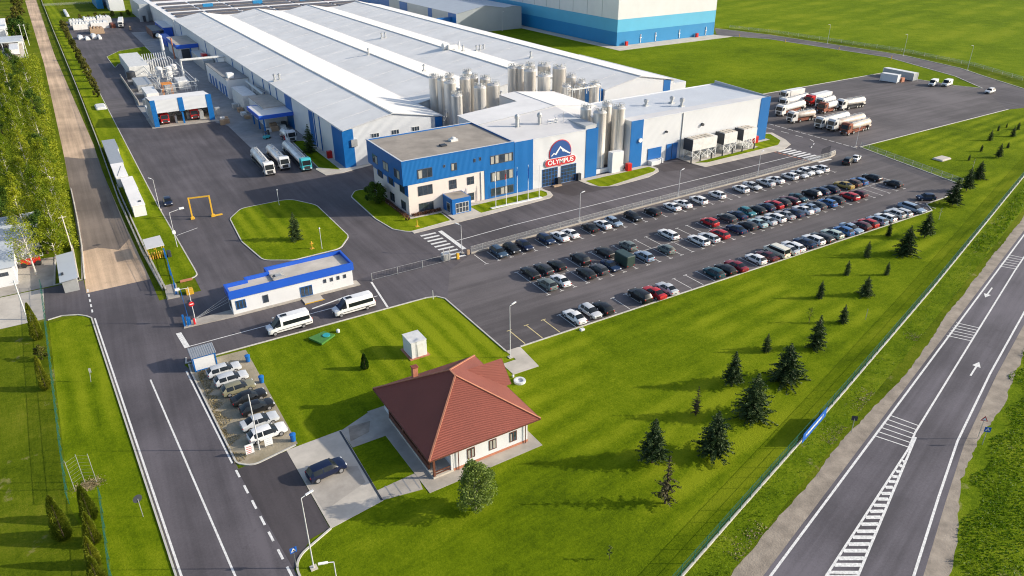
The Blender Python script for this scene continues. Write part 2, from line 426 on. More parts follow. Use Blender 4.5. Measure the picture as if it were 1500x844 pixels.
CARS_A = [(65.1, 113.0, 'estate', 'slate blue', '-'), (68.0, 113.0, 'hatchback', 'black', '-'), (71.0, 113.0, 'sedan', 'navy', '-'), (76.2, 113.2, 'estate', 'dark blue', '-'), (79.3, 112.9, 'sedan', 'white', '+'), (82.0, 113.0, 'sedan', 'white', '+'), (87.2, 113.3, 'sedan', 'black', '+'), (90.4, 113.2, 'sedan', 'white', '+'), (93.3, 113.2, 'hatchback', 'silver blue', '-'), (98.7, 113.4, 'estate', 'black', '-'), (104.1, 113.3, 'hatchback', 'black', '+'), (109.7, 113.3, 'sedan', 'white', '+'), (112.9, 113.3, 'sedan', 'white', '+'), (117.5, 113.2, 'estate', 'white', '+'), (123.5, 113.4, 'hatchback', 'white', '+'), (131.1, 113.4, 'hatchback', 'white', '+'), (135.0, 113.5, 'sedan', 'silver', '-'), (139.5, 113.4, 'sedan', 'silver', '+'), (142.8, 113.4, 'sedan', 'white', '+'), (148.0, 113.4, 'hatchback', 'white', '+'), (151.0, 113.1, 'sedan', 'silver', '-'), (153.8, 113.4, 'hatchback', 'white', '-'), (156.6, 113.3, 'sedan', 'white', '-'), (159.2, 113.3, 'hatchback', 'white', '+')]
CARS_B = [(65.3, 102.0, 'estate', 'black', '+'), (68.2, 102.0, 'estate', 'charcoal', '+'), (71.1, 102.0, 'hatchback', 'black', '+'), (76.4, 101.9, 'suv', 'black', '+'), (82.3, 102.0, 'estate', 'black', '+'), (88.0, 102.0, 'hatchback', 'grey green', '+'), (98.6, 102.1, 'estate', 'white', '+'), (110.2, 102.3, 'hatchback', 'red', '+'), (115.0, 102.1, 'hatchback', 'dark grey', '+'), (118.1, 102.1, 'sedan', 'dark blue', '+'), (121.0, 102.1, 'hatchback', 'teal', '-'), (124.1, 102.1, 'hatchback', 'black', '+'), (126.9, 102.0, 'hatchback', 'dark blue', '+'), (129.6, 102.2, 'hatchback', 'red', '+'), (132.1, 102.1, 'hatchback', 'charcoal', '+'), (134.7, 102.2, 'estate', 'maroon', '+'), (137.7, 102.3, 'sedan', 'dark teal', '-'), (142.2, 102.3, 'suv', 'black', '+'), (145.5, 102.5, 'hatchback', 'dark blue', '+'), (148.4, 102.1, 'hatchback', 'navy', '+'), (153.5, 102.2, 'sedan', 'gold', '+'), (156.5, 102.1, 'hatchback', 'brown', '+'), (158.8, 102.0, 'hatchback', 'blue', '+'), (164.0, 102.2, 'estate', 'black', '+')]
CARS_C = [(65.4, 96.5, 'hatchback', 'grey green', '+'), (68.2, 96.5, 'sedan', 'white', '+'), (73.8, 96.5, 'hatchback', 'black', '+'), (76.8, 96.6, 'hatchback', 'dark grey', '+'), (79.5, 96.6, 'sedan', 'dark blue', '-'), (82.6, 96.5, 'trailer', 'dark green', '+'), (87.5, 96.5, 'hatchback', 'silver blue', '+'), (93.1, 96.6, 'small hatchback', 'grey green', '+'), (101.6, 96.6, 'estate', 'white', '+'), (104.3, 96.5, 'estate', 'silver', '+'), (107.3, 96.6, 'hatchback', 'red', '+'), (112.2, 96.7, 'sedan', 'dark blue', '+'), (115.4, 96.7, 'hatchback', 'charcoal', '+'), (118.3, 96.6, 'sedan', 'pale teal', '+'), (120.9, 96.7, 'sedan', 'silver', '+'), (123.7, 96.7, 'estate', 'white', '+'), (126.6, 96.6, 'sedan', 'silver grey', '+'), (129.2, 96.5, 'sedan', 'dark blue', '+'), (132.3, 96.6, 'sedan', 'white', '+'), (134.6, 96.7, 'sedan', 'silver blue', '+'), (137.2, 96.8, 'hatchback', 'dark grey', '+'), (140.4, 96.6, 'hatchback', 'blue', '+'), (143.4, 96.9, 'hatchback', 'charcoal', '+'), (148.2, 96.7, 'estate', 'red', '+'), (151.2, 96.7, 'hatchback', 'maroon', '+'), (164.1, 96.6, 'hatchback', 'black', '+')]
CARS_D = [(62.7, 84.5, 'sedan', 'white', '+'), (65.9, 84.6, 'hatchback', 'silver', '-'), (68.4, 84.4, 'hatchback', 'black', '+'), (76.3, 84.4, 'suv', 'black', '+'), (79.2, 84.1, 'sedan', 'red', '+'), (82.1, 84.1, 'sedan', 'silver', '+'), (93.6, 84.4, 'hatchback', 'dark teal', '+'), (96.4, 84.3, 'hatchback', 'black', '+'), (99.0, 84.2, 'sedan', 'dark red', '+'), (104.4, 84.4, 'hatchback', 'white', '+'), (107.3, 84.3, 'sedan', 'maroon', '+'), (110.3, 84.6, 'minivan', 'cream white', '+'), (113.0, 84.2, 'sedan', 'silver', '+'), (115.0, 84.6, 'estate', 'white', '+'), (118.4, 84.6, 'sedan', 'dark blue', '+'), (121.0, 84.7, 'estate', 'white', '+'), (123.3, 84.5, 'estate', 'charcoal', '+'), (126.6, 84.6, 'estate', 'pale green', '+'), (129.7, 84.3, 'hatchback', 'blue', '+'), (132.2, 84.4, 'sedan', 'silver blue', '-'), (135.0, 84.2, 'hatchback', 'maroon', '+'), (137.6, 84.3, 'hatchback', 'red', '+'), (140.4, 84.2, 'hatchback', 'silver blue', '+'), (143.5, 84.4, 'estate', 'white', '+'), (147.1, 84.6, 'hatchback', 'silver', '+'), (148.8, 84.4, 'estate', 'silver', '+'), (153.3, 84.8, 'long estate', 'silver blue', '-')]
FIRS = [(33.8, 140.9, 6.1), (163.8, 81.8, 6.5), (175.3, 85.4, 5.8), (186.3, 88.8, 4.6), (207.5, 95.5, 3.9), (209.1, 101.0, 2.1), (198.7, 98.3, 1.7), (218.3, 98.9, 1.7), (141.8, 74.4, 5.6), (131.0, 71.5, 6.1), (136.3, 78.7, 3.1), (123.7, 74.6, 3.5), (114.0, 71.7, 3.0), (120.1, 67.9, 2.7), (102.5, 68.4, 3.4), (109.9, 64.9, 3.7), (98.6, 60.9, 3.4), (88.4, 58.0, 5.9), (77.8, 54.6, 6.3), (81.4, 61.3, 3.3), (70.4, 57.6, 5.8), (67.4, 51.1, 7.0), (57.5, 48.2, 6.8), (50.4, 51.2, 6.6), (47.1, 45.2, 6.8), (61.5, 55.4, 4.6), (221.5, 105.5, 3.1), (233.4, 109.7, 2.0), (239.2, 110.4, 1.4), (231.0, 104.3, 3.0), (239.8, 107.4, 2.4), (55.1, 198.3, 8.0)]
# ------------------------------------------------------------------ the setting
# world: x along the facade, y away from it, z up; the camera hovers over (0, 0)
sheet('ground', [(-1500, -400), (2600, -400), (2600, 3000), (-1500, 3000)], 0, 'rough')
sheet('crop_field', [(316, 312), (325, 280), (334, 207), (326, 166), (312, 138), (300, 118), (420, 150), (2500, 900), (2500, 2900), (-200, 2900), (60, 900), (300, 700)], .004, 'crop')
sheet('meadow_field', [(-400, 500), (-30, 500), (-30, 900), (-400, 900)], .004, 'crop')
HW = (math.cos(.2865), math.sin(.2865))           # direction of the highway
LADDER = [((54.0, 29.0), (56.6, 27.3)), ((54.5, 29.1), (57.1, 27.5)), ((55.8, 29.5), (58.2, 28.0)), ((56.9, 29.8), (59.2, 28.4)), ((58.2, 30.2), (60.3, 28.9)), ((59.4, 30.5), (61.4, 29.3)), ((60.6, 30.9), (62.5, 29.7)), ((61.7, 31.2), (63.5, 30.1)), ((63.0, 31.6), (64.7, 30.6)), ((64.3, 32.0), (65.8, 31.1)), ((65.5, 32.3), (66.9, 31.5)), ((66.7, 32.7), (67.9, 31.9)), ((67.9, 33.1), (69.0, 32.4)), ((69.1, 33.4), (70.1, 32.8)), ((70.4, 33.8), (71.2, 33.3)), ((71.6, 34.2), (72.3, 33.7)), ((72.7, 34.5), (73.3, 34.1)), ((73.9, 34.8), (74.4, 34.5)), ((75.1, 35.2), (75.5, 35.0)), ((76.2, 35.5), (76.4, 35.3))]
def hw(s, t):
    "point s metres along the highway, t metres to its left, from the near end of the left edge line"
    return (49.2+HW[0]*s-HW[1]*t, 31.9+HW[1]*s+HW[0]*t)
# mown lawns
sheet('lawn', [(8.8, 58), (8.9, 50), (10, 30), (26, 31), (40.5, 36), (205, 86.8), (300, 115), (300, 122), (185.2, 121), (178.3, 87.6), (157, 82.3), (48.2, 82.1), (47.8, 103.6), (14.8, 103.8), (14.8, 77), (20, 77), (20, 62.5), (11.5, 61)], .004, 'lawn2')
sheet('lawn', [(14.8, 77.2), (20.5, 77), (24.9, 78), (50, 80), (48.2, 82.2), (47.8, 103.4), (46, 104.1), (14.8, 104.1)], .008, 'lawn')
sheet('lawn', [(170.5, 181), (279, 180), (281, 160), (286, 146), (298, 161), (312.6, 200), (308.8, 263), (296, 287), (226, 277), (226, 363), (100, 440), (100, 300), (170.5, 300)], .004, 'lawn3')
sheet('lawn', [(-10.6, 129), (-4.9, 129), (-1.9, 63), (.3, 20), (-6.5, 20), (-7.4, 66), (-10.4, 80)], .004, 'lawn')
sheet('verge', [hw(-60, 4), hw(-60, 3.2), hw(420, 3.2), hw(420, 10), (41, 36), (10, 27)], .006, 'verge')
sheet('verge', [hw(-80, -12), hw(12, -11.5), hw(40, -9.5), hw(300, -9), hw(300, -60), hw(-80, -60)], .006, 'verge')
# asphalt
YARD = [(5.9, 104.2), (45.6, 104.2), (47.2, 103.7), (48.1, 102.2), (48.2, 82.2), (157, 82.6), (159.5, 85.4), (167, 85.6), (178.3, 87.7), (185.2, 121), (262, 122), (300, 112), (302, 128), (297, 136), (285.5, 143.3),
        (281.5, 152), (279.5, 180), (170.2, 180), (170.2, 200), (58.6, 300), (58.6, 540), (12.9, 540), (12.9, 127.8), (5.9, 127.8)]
sheet('yard', YARD, .012, 'asph')
sheet('car_park', [(48.4, 82.3), (156.9, 82.7), (159.5, 85.5), (167, 85.7), (178.1, 87.8), (185, 120.8), (60.5, 115.8), (54, 112), (48.4, 102)], .018, 'asph_lot')
sheet('truck_park', [(183.2, 151), (184, 122), (262, 122.2), (285.3, 143.3), (281.4, 152), (279.4, 179.8), (170.5, 179.8), (170.5, 172)], .018, 'asph_lot')
sheet('back_road', [(285.5, 143.3), (298.1, 161), (312.6, 200), (308.8, 263), (296.5, 284), (299, 289), (312, 303), (318.5, 271), (322, 199), (314.5, 169), (306.8, 155), (297, 136)], .016, 'asph_lot')
roadL = [(-4.3, 127.2), (-1.6, 63.2), (.4, 20)]
sheet('road', [(6.0, 128), (6.0, 104), (6.5, 102.4), (7.4, 76.6), (8.6, 58), (9.4, 50), (9.6, 20), (.3, 20), (-1.65, 63.2), (-4.35, 127.2), (-5.8, 129.6), (-8.7, 130.4), (-11, 130), (-10.9, 143.6), (-4.5, 143.6), (-4.5, 137.6), (5.9, 137.6)], .02, 'asph_road')
sheet('house_driveway', [(7.2, 76.5), (13.3, 76.7), (13.6, 61.4), (11.3, 61), (9.2, 58.6), (8.6, 57.8)], .024, 'asph_new')
dl = [(-4.5, 137.6), (-3.9, 160), (-3.1, 230), (-2.6, 388), (-5, 690)]; dr = [(2.2, 690), (2.4, 415), (4.8, 240), (4.5, 212), (5.2, 168), (5.9, 137.6)]
sheet('dirt_road', dl+dr, .012, 'dirt')
sheet('dirt_road_patch', [(-4.1, 158), (-3.4, 200), (-3.05, 231), (.5, 227), (4.7, 225), (4.6, 212), (5.0, 160), (2.5, 155), (-1, 158.5)], .018, 'asph_old')
sheet('west_yard', [(-40, 144), (-10.9, 143.7), (-11.1, 131), (-40, 131)], .01, 'conc_l')
sheet('west_yard', [(-40, 144.1), (-9, 144.1), (-8.2, 158), (-40, 164)], .014, 'conc')
sheet('west_yard', [(-40, 400), (-10, 395), (-9, 470), (-40, 475)], .01, 'conc_l')
# highway
random.seed(11)
def ragged(fn, s0, s1, step, amp):
    out = []; s = s0
    while s <= s1: out.append(hw(s, fn(s)+rnd(-amp, amp)+amp*1.5*math.sin(s*.3)*math.sin(s*.11))); s += step*rnd(.6, 1.4)
    return out
lerp = lambda tab: (lambda s: next((a[1]+(b[1]-a[1])*(s-a[0])/(b[0]-a[0]) for a, b in zip(tab, tab[1:]) if a[0] <= s <= b[0]), tab[-1][1]))
gl = ragged(lerp([(-80, 3.2), (0, 3.0), (17, 2.7), (27, 2.7), (40, 1.8), (54, 1.6), (73, 2.2), (300, 2.2)]), -78, 298, .8, .1)
gr_ = ragged(lerp([(-80, -24), (-3, -15), (12, -13.2), (21, -11.8), (28, -10.3), (38, -10.1), (50, -10.4), (64, -9.7), (300, -9.4)]), -78, 298, .8, .14)
sheet('gravel_shoulder', gl+gr_[::-1], .012, 'gravel')
HR = [(20, 6), (50, 19.2), (61.4, 24.4), (74, 29.6), (85.5, 34.2), (104, 40.4), (127.3, 47.6), (300, 98.5)]
hr2 = [(x+.22, y-.75) for x, y in HR]
sheet('highway', [hw(-80, .55), hw(300, .5)]+hr2[::-1], .018, 'asph_hw')
lines = MB()
ribbon(lines, [hw(-60, 0), hw(300, 0)], .26, .024, .024)
ribbon(lines, HR, .26, .024, .024)
ribbon(lines, [(46, 25.7), LADDER[0][0], (78.9, 36.5), (82.6, 38.0), (110.7, 46.9), (141.7, 56.7), (300, 104.2)], .24, .024, .024)
ribbon(lines, [(50, 24.5), LADDER[0][1], (81.8, 37.4)], .26, .024, .024)
for a, c in LADDER: ribbon(lines, [a, c], .5, .028, .028)
for (x0, y0), (x1, y1), (x2, y2), (x3, y3), n in (((83.1, 42.0), (84.3, 38.5), (77.7, 40.2), (79.3, 36.6), 6), ((114, 51.3), (115.5, 48.4), (108.9, 49.8), (110.6, 46.8), 6), ((147.5, 60.9), (148.5, 58.6), (141, 59.2), (142.4, 56.7), 6)):
    for k in range(n):
        t = k/(n-1); ribbon(lines, [(x0+(x2-x0)*t, y0+(y2-y0)*t), (x1+(x3-x1)*t, y1+(y3-y1)*t)], .17, .028, .028)
def arrow(c, d):
    d = Vector((*d, 0)).normalized(); n = Vector((-d.y, d.x, 0)); c = Vector((*c, .028))
    lines.quad(c-d*2.6+n*.12, c-d*2.6-n*.12, c+d*.6-n*.12, c+d*.6+n*.12); lines.quad(c+d*.6-n*.55, c+d*2.2, c+d*.6+n*.55)
arrow((103.6, 42.3), HW); arrow((128.6, 54.3), (-HW[0], -HW[1]))
lines.build('highway_markings', 'line', kind='structure', fix=False)
# near road markings
rm = MB()
ribbon(rm, [(-4.05, 126.8), (-1.35, 63), (.65, 20)], .24, .026, .026)
ribbon(rm, [(1.15, 102.6), (3.3, 60.2), (4.2, 42)], .22, .026, .026)
ribbon(rm, [(5.95, 102.2), (7.0, 77.9)], .22, .026, .026)
for y0, y1 in ((76.4, 74.9), (73.2, 71.6), (70.2, 68.6), (67.2, 65.6), (64.4, 62.8), (61.4, 59.8), (58.6, 57)):
    x = 7.1+(76.4-y0)*.057; ribbon(rm, [(x, y0), (x+.08, y1)], .26, .03, .03)
for k in range(5): ribbon(rm, [(-4.2, 139.2-k*2.2), (-4.2, 138-k*2.2)], .26, .03, .03)
rm.quad((6.5, 114.4, .028), (6.9, 109, .028), (7.7, 109, .028), (7.3, 114.4, .028))
ribbon(rm, [(7.4, 109.2), (38.6, 109.4)], .18, .026, .026)
ribbon(rm, [(38.5, 104.6), (39.7, 115)], .35, .03, .03)
ribbon(rm, [(27.5, 110.9), (31, 111.5), (34.5, 112.2)], .35, .026, .026)
for k in range(9): rm.quad(*[(x, y, .026) for x, y in ((56.1, 129.6-k*1.62), (56.1, 128.95-k*1.62), (59.5, 128.85-k*1.62), (59.5, 129.5-k*1.62))])
rm.quad((60.2, 129.6, .028), (60.2, 118.8, .028), (61.1, 118.8, .028), (61.1, 129.6, .028))
ribbon(rm, [(61.2, 123.2), (75, 124.2), (110, 124.8), (153.6, 125.2), (163.4, 125.3)], .2, .026, .026)
ribbon(rm, [(18, 158.5), (13.6, 156.5)], .16, .026, .026)
for k in range(9): rm.quad(*[(x, y, .026) for x, y in ((163.4+k*.15, 130.6-k*1.5), (163.4+k*.15, 129.8-k*1.5), (168.4+k*.15, 129.8-k*1.5), (168.4+k*.15, 130.6-k*1.5))])
for k in range(13):
    y = 151.5-k*2.4; ribbon(rm, [(183.55+k*.02, y), (183.55+k*.02, y-1.9)], .25, .026, .026)
for a, c in (((179.4, 149), (179.7, 146)), ((179.8, 143.5), (180.1, 141)), ((180.1, 138.5), (180.2, 136)), ((180.2, 133.5), (179.3, 131.5)), ((178, 130.3), (176.6, 129.4)), ((175, 128.6), (173.5, 127.7))): ribbon(rm, [a, c], .22, .026, .026)
rm.build('road_markings', 'line', kind='structure', fix=False)
rb = MB()
for k in range(8): ribbon(rb, [(162.2+k*.14, 131-k*1.55), (162.3+k*.14, 130-k*1.55)], .5, .027, .027)
rb.build('crossing_edge_paint', 'red_p', kind='structure', fix=False)
# parking bays
bays = MB(); bw = MB()
def bay(mb, x, y0, y1, foot=None, w=.14):
    ribbon(mb, [(x, y0), (x+.03, y1)], w, .024, .024)
    if foot is not None: ribbon(mb, [(x-.45, foot), (x+.45, foot)], w, .026, .026)
for k in range(37): bay(bays, 61.0+k*2.79, 115.4, 110.6, 110.6)
for k in range(38): bay(bays, 63.9+k*2.8, 104.5, 99.5, 104.5)
for k in range(37): bay(bays, 64.0+k*2.8, 99.2, 94.0, 94.0)
ribbon(bays, [(64, 99.35), (167, 99.75)], .12, .03, .03)
for k in range(36):
    bay(bays, 61.5+k*2.78, 87.2, 82.6, 87.2)
bays.build('parking_bay_lines', 'line_w', kind='structure', fix=False)
by = MB()
for x in (51.9, 55.1, 58.4): bay(by, x, 87.2, 82.5, 87.2, .16)
by.build('parking_bay_lines', 'line_y', kind='structure', fix=False)
# patches of different asphalt in the yard
sheet('asphalt_patch', [(13.2, 300), (21, 300), (20.5, 260), (13.2, 262)], .017, 'asph_lot')
sheet('asphalt_patch', [(92.8, 138.8), (103.5, 138.8), (104, 134.5), (108, 131.5), (96, 131.8)], .017, 'asph_new')
sheet('asphalt_patch', [(126, 138.4), (136, 138.4), (137, 131), (125.5, 133.8)], .017, 'asph_new')
# walks and slabs along the buildings
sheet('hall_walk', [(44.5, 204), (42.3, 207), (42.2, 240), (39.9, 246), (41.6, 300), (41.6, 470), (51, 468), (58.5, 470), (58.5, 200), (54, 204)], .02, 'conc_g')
P_ = lambda pts, h, nm, m: MB().prism(pts, 0, h).build(nm, m, kind='structure')
P_([(57.4, 140.5), (57.4, 139.2), (66, 139), (66, 133.2), (55.5, 132.6), (55.5, 131.2), (72.5, 132), (90.8, 133.4), (92.4, 134.6), (93.2, 137), (92.8, 138.6), (92.8, 140.4)], .1, 'pavement', 'conc_l')
P_([(103.4, 140.4), (103.4, 138.9), (103.8, 135.5), (105.2, 133.2), (109, 131.9), (119.5, 132.6), (124.6, 134.6), (126, 136.5), (126, 140.4)], .1, 'pavement', 'conc_l')
P_([(136.2, 140.4), (136.2, 134.3), (136.9, 131), (166, 130.6), (171.5, 133), (174, 137), (176.5, 144), (170, 147), (169.8, 140.4)], .1, 'pavement', 'conc_l')
P_([(51.6, 183.2), (52.3, 177.2), (56.5, 176.8), (70, 179.9), (58.6, 179.9), (58.6, 212), (56.8, 211), (57, 186), (52, 184)], .1, 'pavement', 'conc_l')
isl = lambda p, r, m='lawn', edge=False, h=.12: island(rounded(p, r), m, h, edge=edge)
isl([(58, 138.9), (65.4, 138.6), (65.2, 133.4), (55, 132.3), (52.7, 135.6), (51.8, 143), (52.2, 159), (54.5, 162.5), (56.8, 162), (57.4, 158)], [.2, .2, .2, 2, 1.5, 3, 3, 2, 1, .5], edge=True)
isl([(72.5, 138.6), (72.8, 133.8), (88, 134.6), (91.2, 135.2), (92.2, 137), (91.8, 138.9)], [.2, .2, .3, 1, 1, .5])
isl([(104.6, 138.6), (105, 133.6), (107, 132.6), (123.4, 135.2), (125.2, 136.4), (124.9, 138.8)], [.5, 1, 1, 1.5, 1, .5])
isl([(137, 135), (140, 133.4), (168, 134.4), (172, 137), (175, 143.6), (170.3, 145.5), (170.2, 139.2), (162, 139), (162, 136)], [.2, .5, 2, 2, .8, .2, .2, .2, .2], edge=False)
isl([(52.6, 184), (57, 179), (57, 211), (54, 212)], [1.5, .5, .5, .5], 'lawn', edge=True)
isl([(24.2, 146), (25.6, 134.6), (30.4, 131.6), (40, 132), (43.6, 137), (43.6, 158), (39.5, 165.3), (28.5, 165), (25, 160)], [5, 3, 3, 3, 4, 6, 4, 3, 3], edge=True)
isl([(22.8, 362), (22.5, 394), (29, 408), (41.4, 415.5), (41.6, 376), (25, 372)], [2, 3, 4, .5, .5, 1], edge=True)
isl([(7.2, 133.2), (10, 133.4), (13.6, 134), (13.6, 138), (12.9, 178), (12.8, 240), (12.6, 360), (13, 470), (12, 690), (6.4, 690), (6.7, 240), (7, 190), (6.9, 150)], [.2, .3, 2, 2, 2, 2, 2, .2, .2, .2, .2, .2, .2], edge=False)
kerb(rounded([(13, 470), (12.6, 360), (12.8, 240), (12.9, 178), (13.6, 138), (13.6, 134), (10, 133.4)], [0, 2, 2, 2, 2, 2, 0])[0:40])
# kerbs
kerb([(-10.7, 130.2), (-8.7, 130.6), (-6.4, 129.6), (-5.2, 128.4), (-4.5, 127.2), (-1.8, 63.2), (.2, 20)])
kerb([(6.6, 106), (6.3, 104.4), (45.4, 104.2), (47.2, 103.7), (48.1, 102.2), (48.3, 82.1)])
kerb([(50.8, 82.1), (157, 82.3)]); kerb([(157, 82.3), (159.6, 85.3), (167, 85.5), (178.4, 87.5), (185.4, 121), (262, 122)])
kerb([(170.5, 180.2), (279.6, 180.3), (281.7, 152), (285.6, 143.5), (298, 161.2)], w=.3); kerb([(298, 161.2), (312.5, 200), (308.7, 263), (296, 285)], w=.3)
kerb([(297.4, 135.4), (307.2, 155), (315, 169), (322.6, 199), (319, 271.4), (312.4, 303)], w=.3)
kerb(rounded([(6.6, 103.9), (6.5, 101.6), (7.45, 77.6), (9, 76.1), (14.6, 77.2)], [0, .5, 1.5, 2, 0]))
kerb(rounded([(13.7, 61.3), (8.9, 59), (8.8, 50), (9.2, 20)], [0, 3, 2, 0]))
kerb([(-8.4, 158), (-9.2, 144.2), (-4.7, 144), (-3.7, 161), (-3.2, 190)])
# gravel lot, concrete apron, terrace and paths around the small house
P_([(7.5, 77.8), (6.6, 101.8), (6.7, 103.9), (14.8, 103.6), (14.9, 77.4), (9, 76.3)], .03, 'gravel_lot', 'gravel2')
P_([(13.3, 76.8), (20.5, 77.1), (20.2, 62.3), (13.7, 61.3)], .04, 'concrete_apron', 'conc_l')
P_([(20.5, 77), (24.9, 78.8), (26.6, 78.3), (26.2, 73), (20.5, 73)], .036, 'house_path', 'conc')
P_([(20.2, 64.2), (20.2, 62.4), (24.8, 61.6), (25.4, 64.6)], .036, 'house_path', 'conc')
pm = MB()
for k in range(4): pm.box(21.2+k*1.1, 21.35+k*1.1, 62.2-k*.1, 64.4, 0, .046)
pm.build('path_joint', 'conc_g', kind='structure')
sheet('concrete_patch', [(13.9, 64.2), (19.6, 66.2), (19.8, 69.4), (15.5, 71.5), (13.6, 70)], .046, 'conc')
sheet('concrete_patch', [(20.7, 74.2), (23.4, 74.8), (24.4, 76.9), (21.5, 77.2)], .042, 'gravel')
P_([(20.15, 76.9), (20.4, 76.9), (20.2, 62.4), (19.95, 62.4)], .06, 'drain_channel', 'dark')
P_([(24.8, 79), (40.7, 79), (40.9, 60.9), (25.2, 60.6)], .06, 'house_terrace', 'conc')
P_([(46, 79.4), (46, 76.2), (50.3, 76.1), (50.8, 82.2), (48.3, 82.2), (48.4, 79.4)], .05, 'path', 'conc_l')
P_([(226.1, 277.5), (299.3, 277.8), (296, 288), (232, 288), (232, 470), (226, 470)], .08, 'warehouse_apron', 'conc_l')
P_([(7.9, 115.4), (8.6, 117.5), (15.6, 117.6), (37.6, 117), (37.6, 114.9), (15.8, 114.9)], .14, 'gatehouse_kerb', 'conc')
P_([(27, 114.95), (30.2, 114.95), (30.2, 112.9), (27, 112.9)], .18, 'gatehouse_step', 'conc_l')
P_([(7.6, 133.2), (9.6, 133.2), (9.3, 127.2), (7.2, 127.4)], .12, 'gate_slab', 'conc')
P_([(21.6, 285), (24.6, 340), (27, 377), (47, 377), (46.5, 285), (41, 263), (22, 263)], .1, 'plant_slab', 'conc_g')
P_([(21.8, 249.2), (41.2, 247.6), (41.2, 263), (21.8, 263)], .11, 'wash_slab', 'conc')
P_([(87, 168), (112, 168), (140, 172), (140, 200), (87, 200)], .05, 'silo_slab', 'conc_g')
# ------------------------------------------------------------------ buildings
def window(par, x0, x1, z0, z1, y, panes=2, rows=1, glass='glass', fr='frame_d', axis='x', out=-1, name='window'):
    """framed window on a facade; axis 'x': the facade runs along x and faces out (-1: towards -y); axis 'y': it runs along y"""
    g, f = MB(), MB(); d = .06
    def bx(mb, a0, a1, b0, b1, d0, d1):
        lo, hi = sorted((y+out*d0, y+out*d1))
        if axis == 'x': mb.box(a0, a1, lo, hi, b0, b1)
        else: mb.box(lo, hi, a0, a1, b0, b1)
    bx(g, x0+.05, x1-.05, z0+.05, z1-.05, .0, .035)
    w = .075
    bx(f, x0, x1, z0, z0+w, .0, d); bx(f, x0, x1, z1-w, z1, .0, d); bx(f, x0, x0+w, z0+w, z1-w, .0, d); bx(f, x1-w, x1, z0+w, z1-w, .0, d)
    for k in range(1, panes): c = x0+(x1-x0)*k/panes; bx(f, c-w/2, c+w/2, z0+w, z1-w, .0, d-.006)
    for k in range(1, rows): c = z0+(z1-z0)*k/rows; bx(f, x0+w, x1-w, c-w/2, c+w/2, .0, d-.012)
    o = f.build(name, fr, par); p = g.build('pane', 'glass' if glass == 'glass_c' else glass, o)
    if glass == 'glass_c':                          # curtains drawn behind some of the panes
        s = (x1-x0)/max(panes, 2)
        for k in range(max(panes, 2)):
            if random.random() < .55:
                c = MB(); q = rnd(.55, 1); k0 = x0+s*k+(.1 if random.random() < .5 else s*(1-q)-.02); bx(c, max(x0+.1, k0), min(x1-.1, k0+s*q-.12), z0+.12, z1-.12-rnd(0, .2), .036, .045); c.build('curtain', 'curtain', o)
    return o
# --- office
off = thing('office_building', 'blue and cream three-storey office with flat brown roof at the corner of the factory', 'office building', (58.8, 140.6, 0))
MB().box(58.8, 77.6, 140.6, 160.4, 0, 7.0).build('wall', 'cream', off)
MB().box(57.75, 77.6, 140.52, 160.6, 7.0, 12.2).box(77.6, 85.5, 140.52, 160.6, 0, 12.2).build('cladding', 'blue', off)
MB().box(58.0, 85.3, 140.8, 160.4, 11.62, 12.203).build('roof', 'roofgr', off)
pp = MB()
for a in ((57.7, 85.52, 140.46, 140.78), (57.7, 85.52, 160.34, 160.66), (57.7, 58.02, 140.78, 160.34), (85.2, 85.52, 140.78, 160.34)): pp.box(*a, 12.21, 12.5)
pp.build('parapet', 'blue_s', off)
cp = MB()
for a in ((57.66, 85.56, 140.42, 140.8), (57.66, 85.56, 160.32, 160.7), (57.66, 58.04, 140.8, 160.32), (85.18, 85.56, 140.8, 160.32)): cp.box(*a, 12.5, 12.54)
cp.build('coping', 'post', off)
MB().box(70.0, 71.4, 146.2, 147.6, 12.2, 12.55).build('roof_hatch', 'dark', off)
MB().box(73.6, 75.4, 148.6, 150, 12.2, 12.7).lathe(74.5, 149.3, [(.55, 12.7), (.5, 13.0), (.2, 13.15)]).build('roof_vent', 'tarp', off)
stp = MB()                                         # stepped blue panels under the overhang on the west side
for y0, y1, z0 in ((140.6, 145, 4.4), (145, 148, 5.7), (148, 152, 4.4), (152, 154.5, 5.7), (154.5, 158, 4.6), (158, 160.4, 5.8)): stp.box(58.74, 58.86, y0, y1, z0, 7.0)
stp.build('panel', 'blue_y', off)
for x0, x1, z0, z1, n in ((61.2, 64.7, 8.0, 10.1, 3), (69.3, 70.7, 8.4, 10.1, 1), (79.2, 85.2, 8.1, 10.1, 5), (79.2, 85.2, 4.0, 6.2, 5), (79.2, 85.2, .5, 2.4, 5)): window(off, x0, x1, z0, z1, 140.5, n, 1, 'glass_c')
for x0, x1, z0, z1 in ((67.4, 67.9, 9.5, 10.1), (74.9, 75.4, 9.4, 10.2), (76.3, 76.8, 9.5, 10.3)): window(off, x0, x1, z0, z1, 140.5, 1)
for x0, x1, z0, z1, n in ((61.1, 64.6, 4.1, 6.3, 3), (68.6, 70.5, 4.2, 6.3, 2), (73.1, 74.9, 4.4, 6.2, 2), (61.1, 64.6, .5, 2.4, 3), (73.2, 74.8, .6, 2.4, 2)): window(off, x0, x1, z0, z1, 140.6, n, 2 if n == 2 else 1, 'glass')
for y0 in (142.0, 148.2, 154.4):
    window(off, y0, y0+3.0, 8.0, 10.0, 57.75, 2, 1, 'glass_c', axis='y')
    window(off, y0+.3, y0+2.8, .6, 2.6, 58.78, 2, 1, 'glass', axis='y')
    window(off, y0+.3, y0+2.8, 4.5, 6.3, 58.7, 2, 1, 'glass', axis='y')
MB().box(76.6, 76.72, 140.42, 140.58, .2, 6.8).build('downpipe', 'post', off)
ent = MB().box(66.9, 71.5, 135.95, 140.5, .1, 3.55).build('entrance_porch', 'blue_s', off)
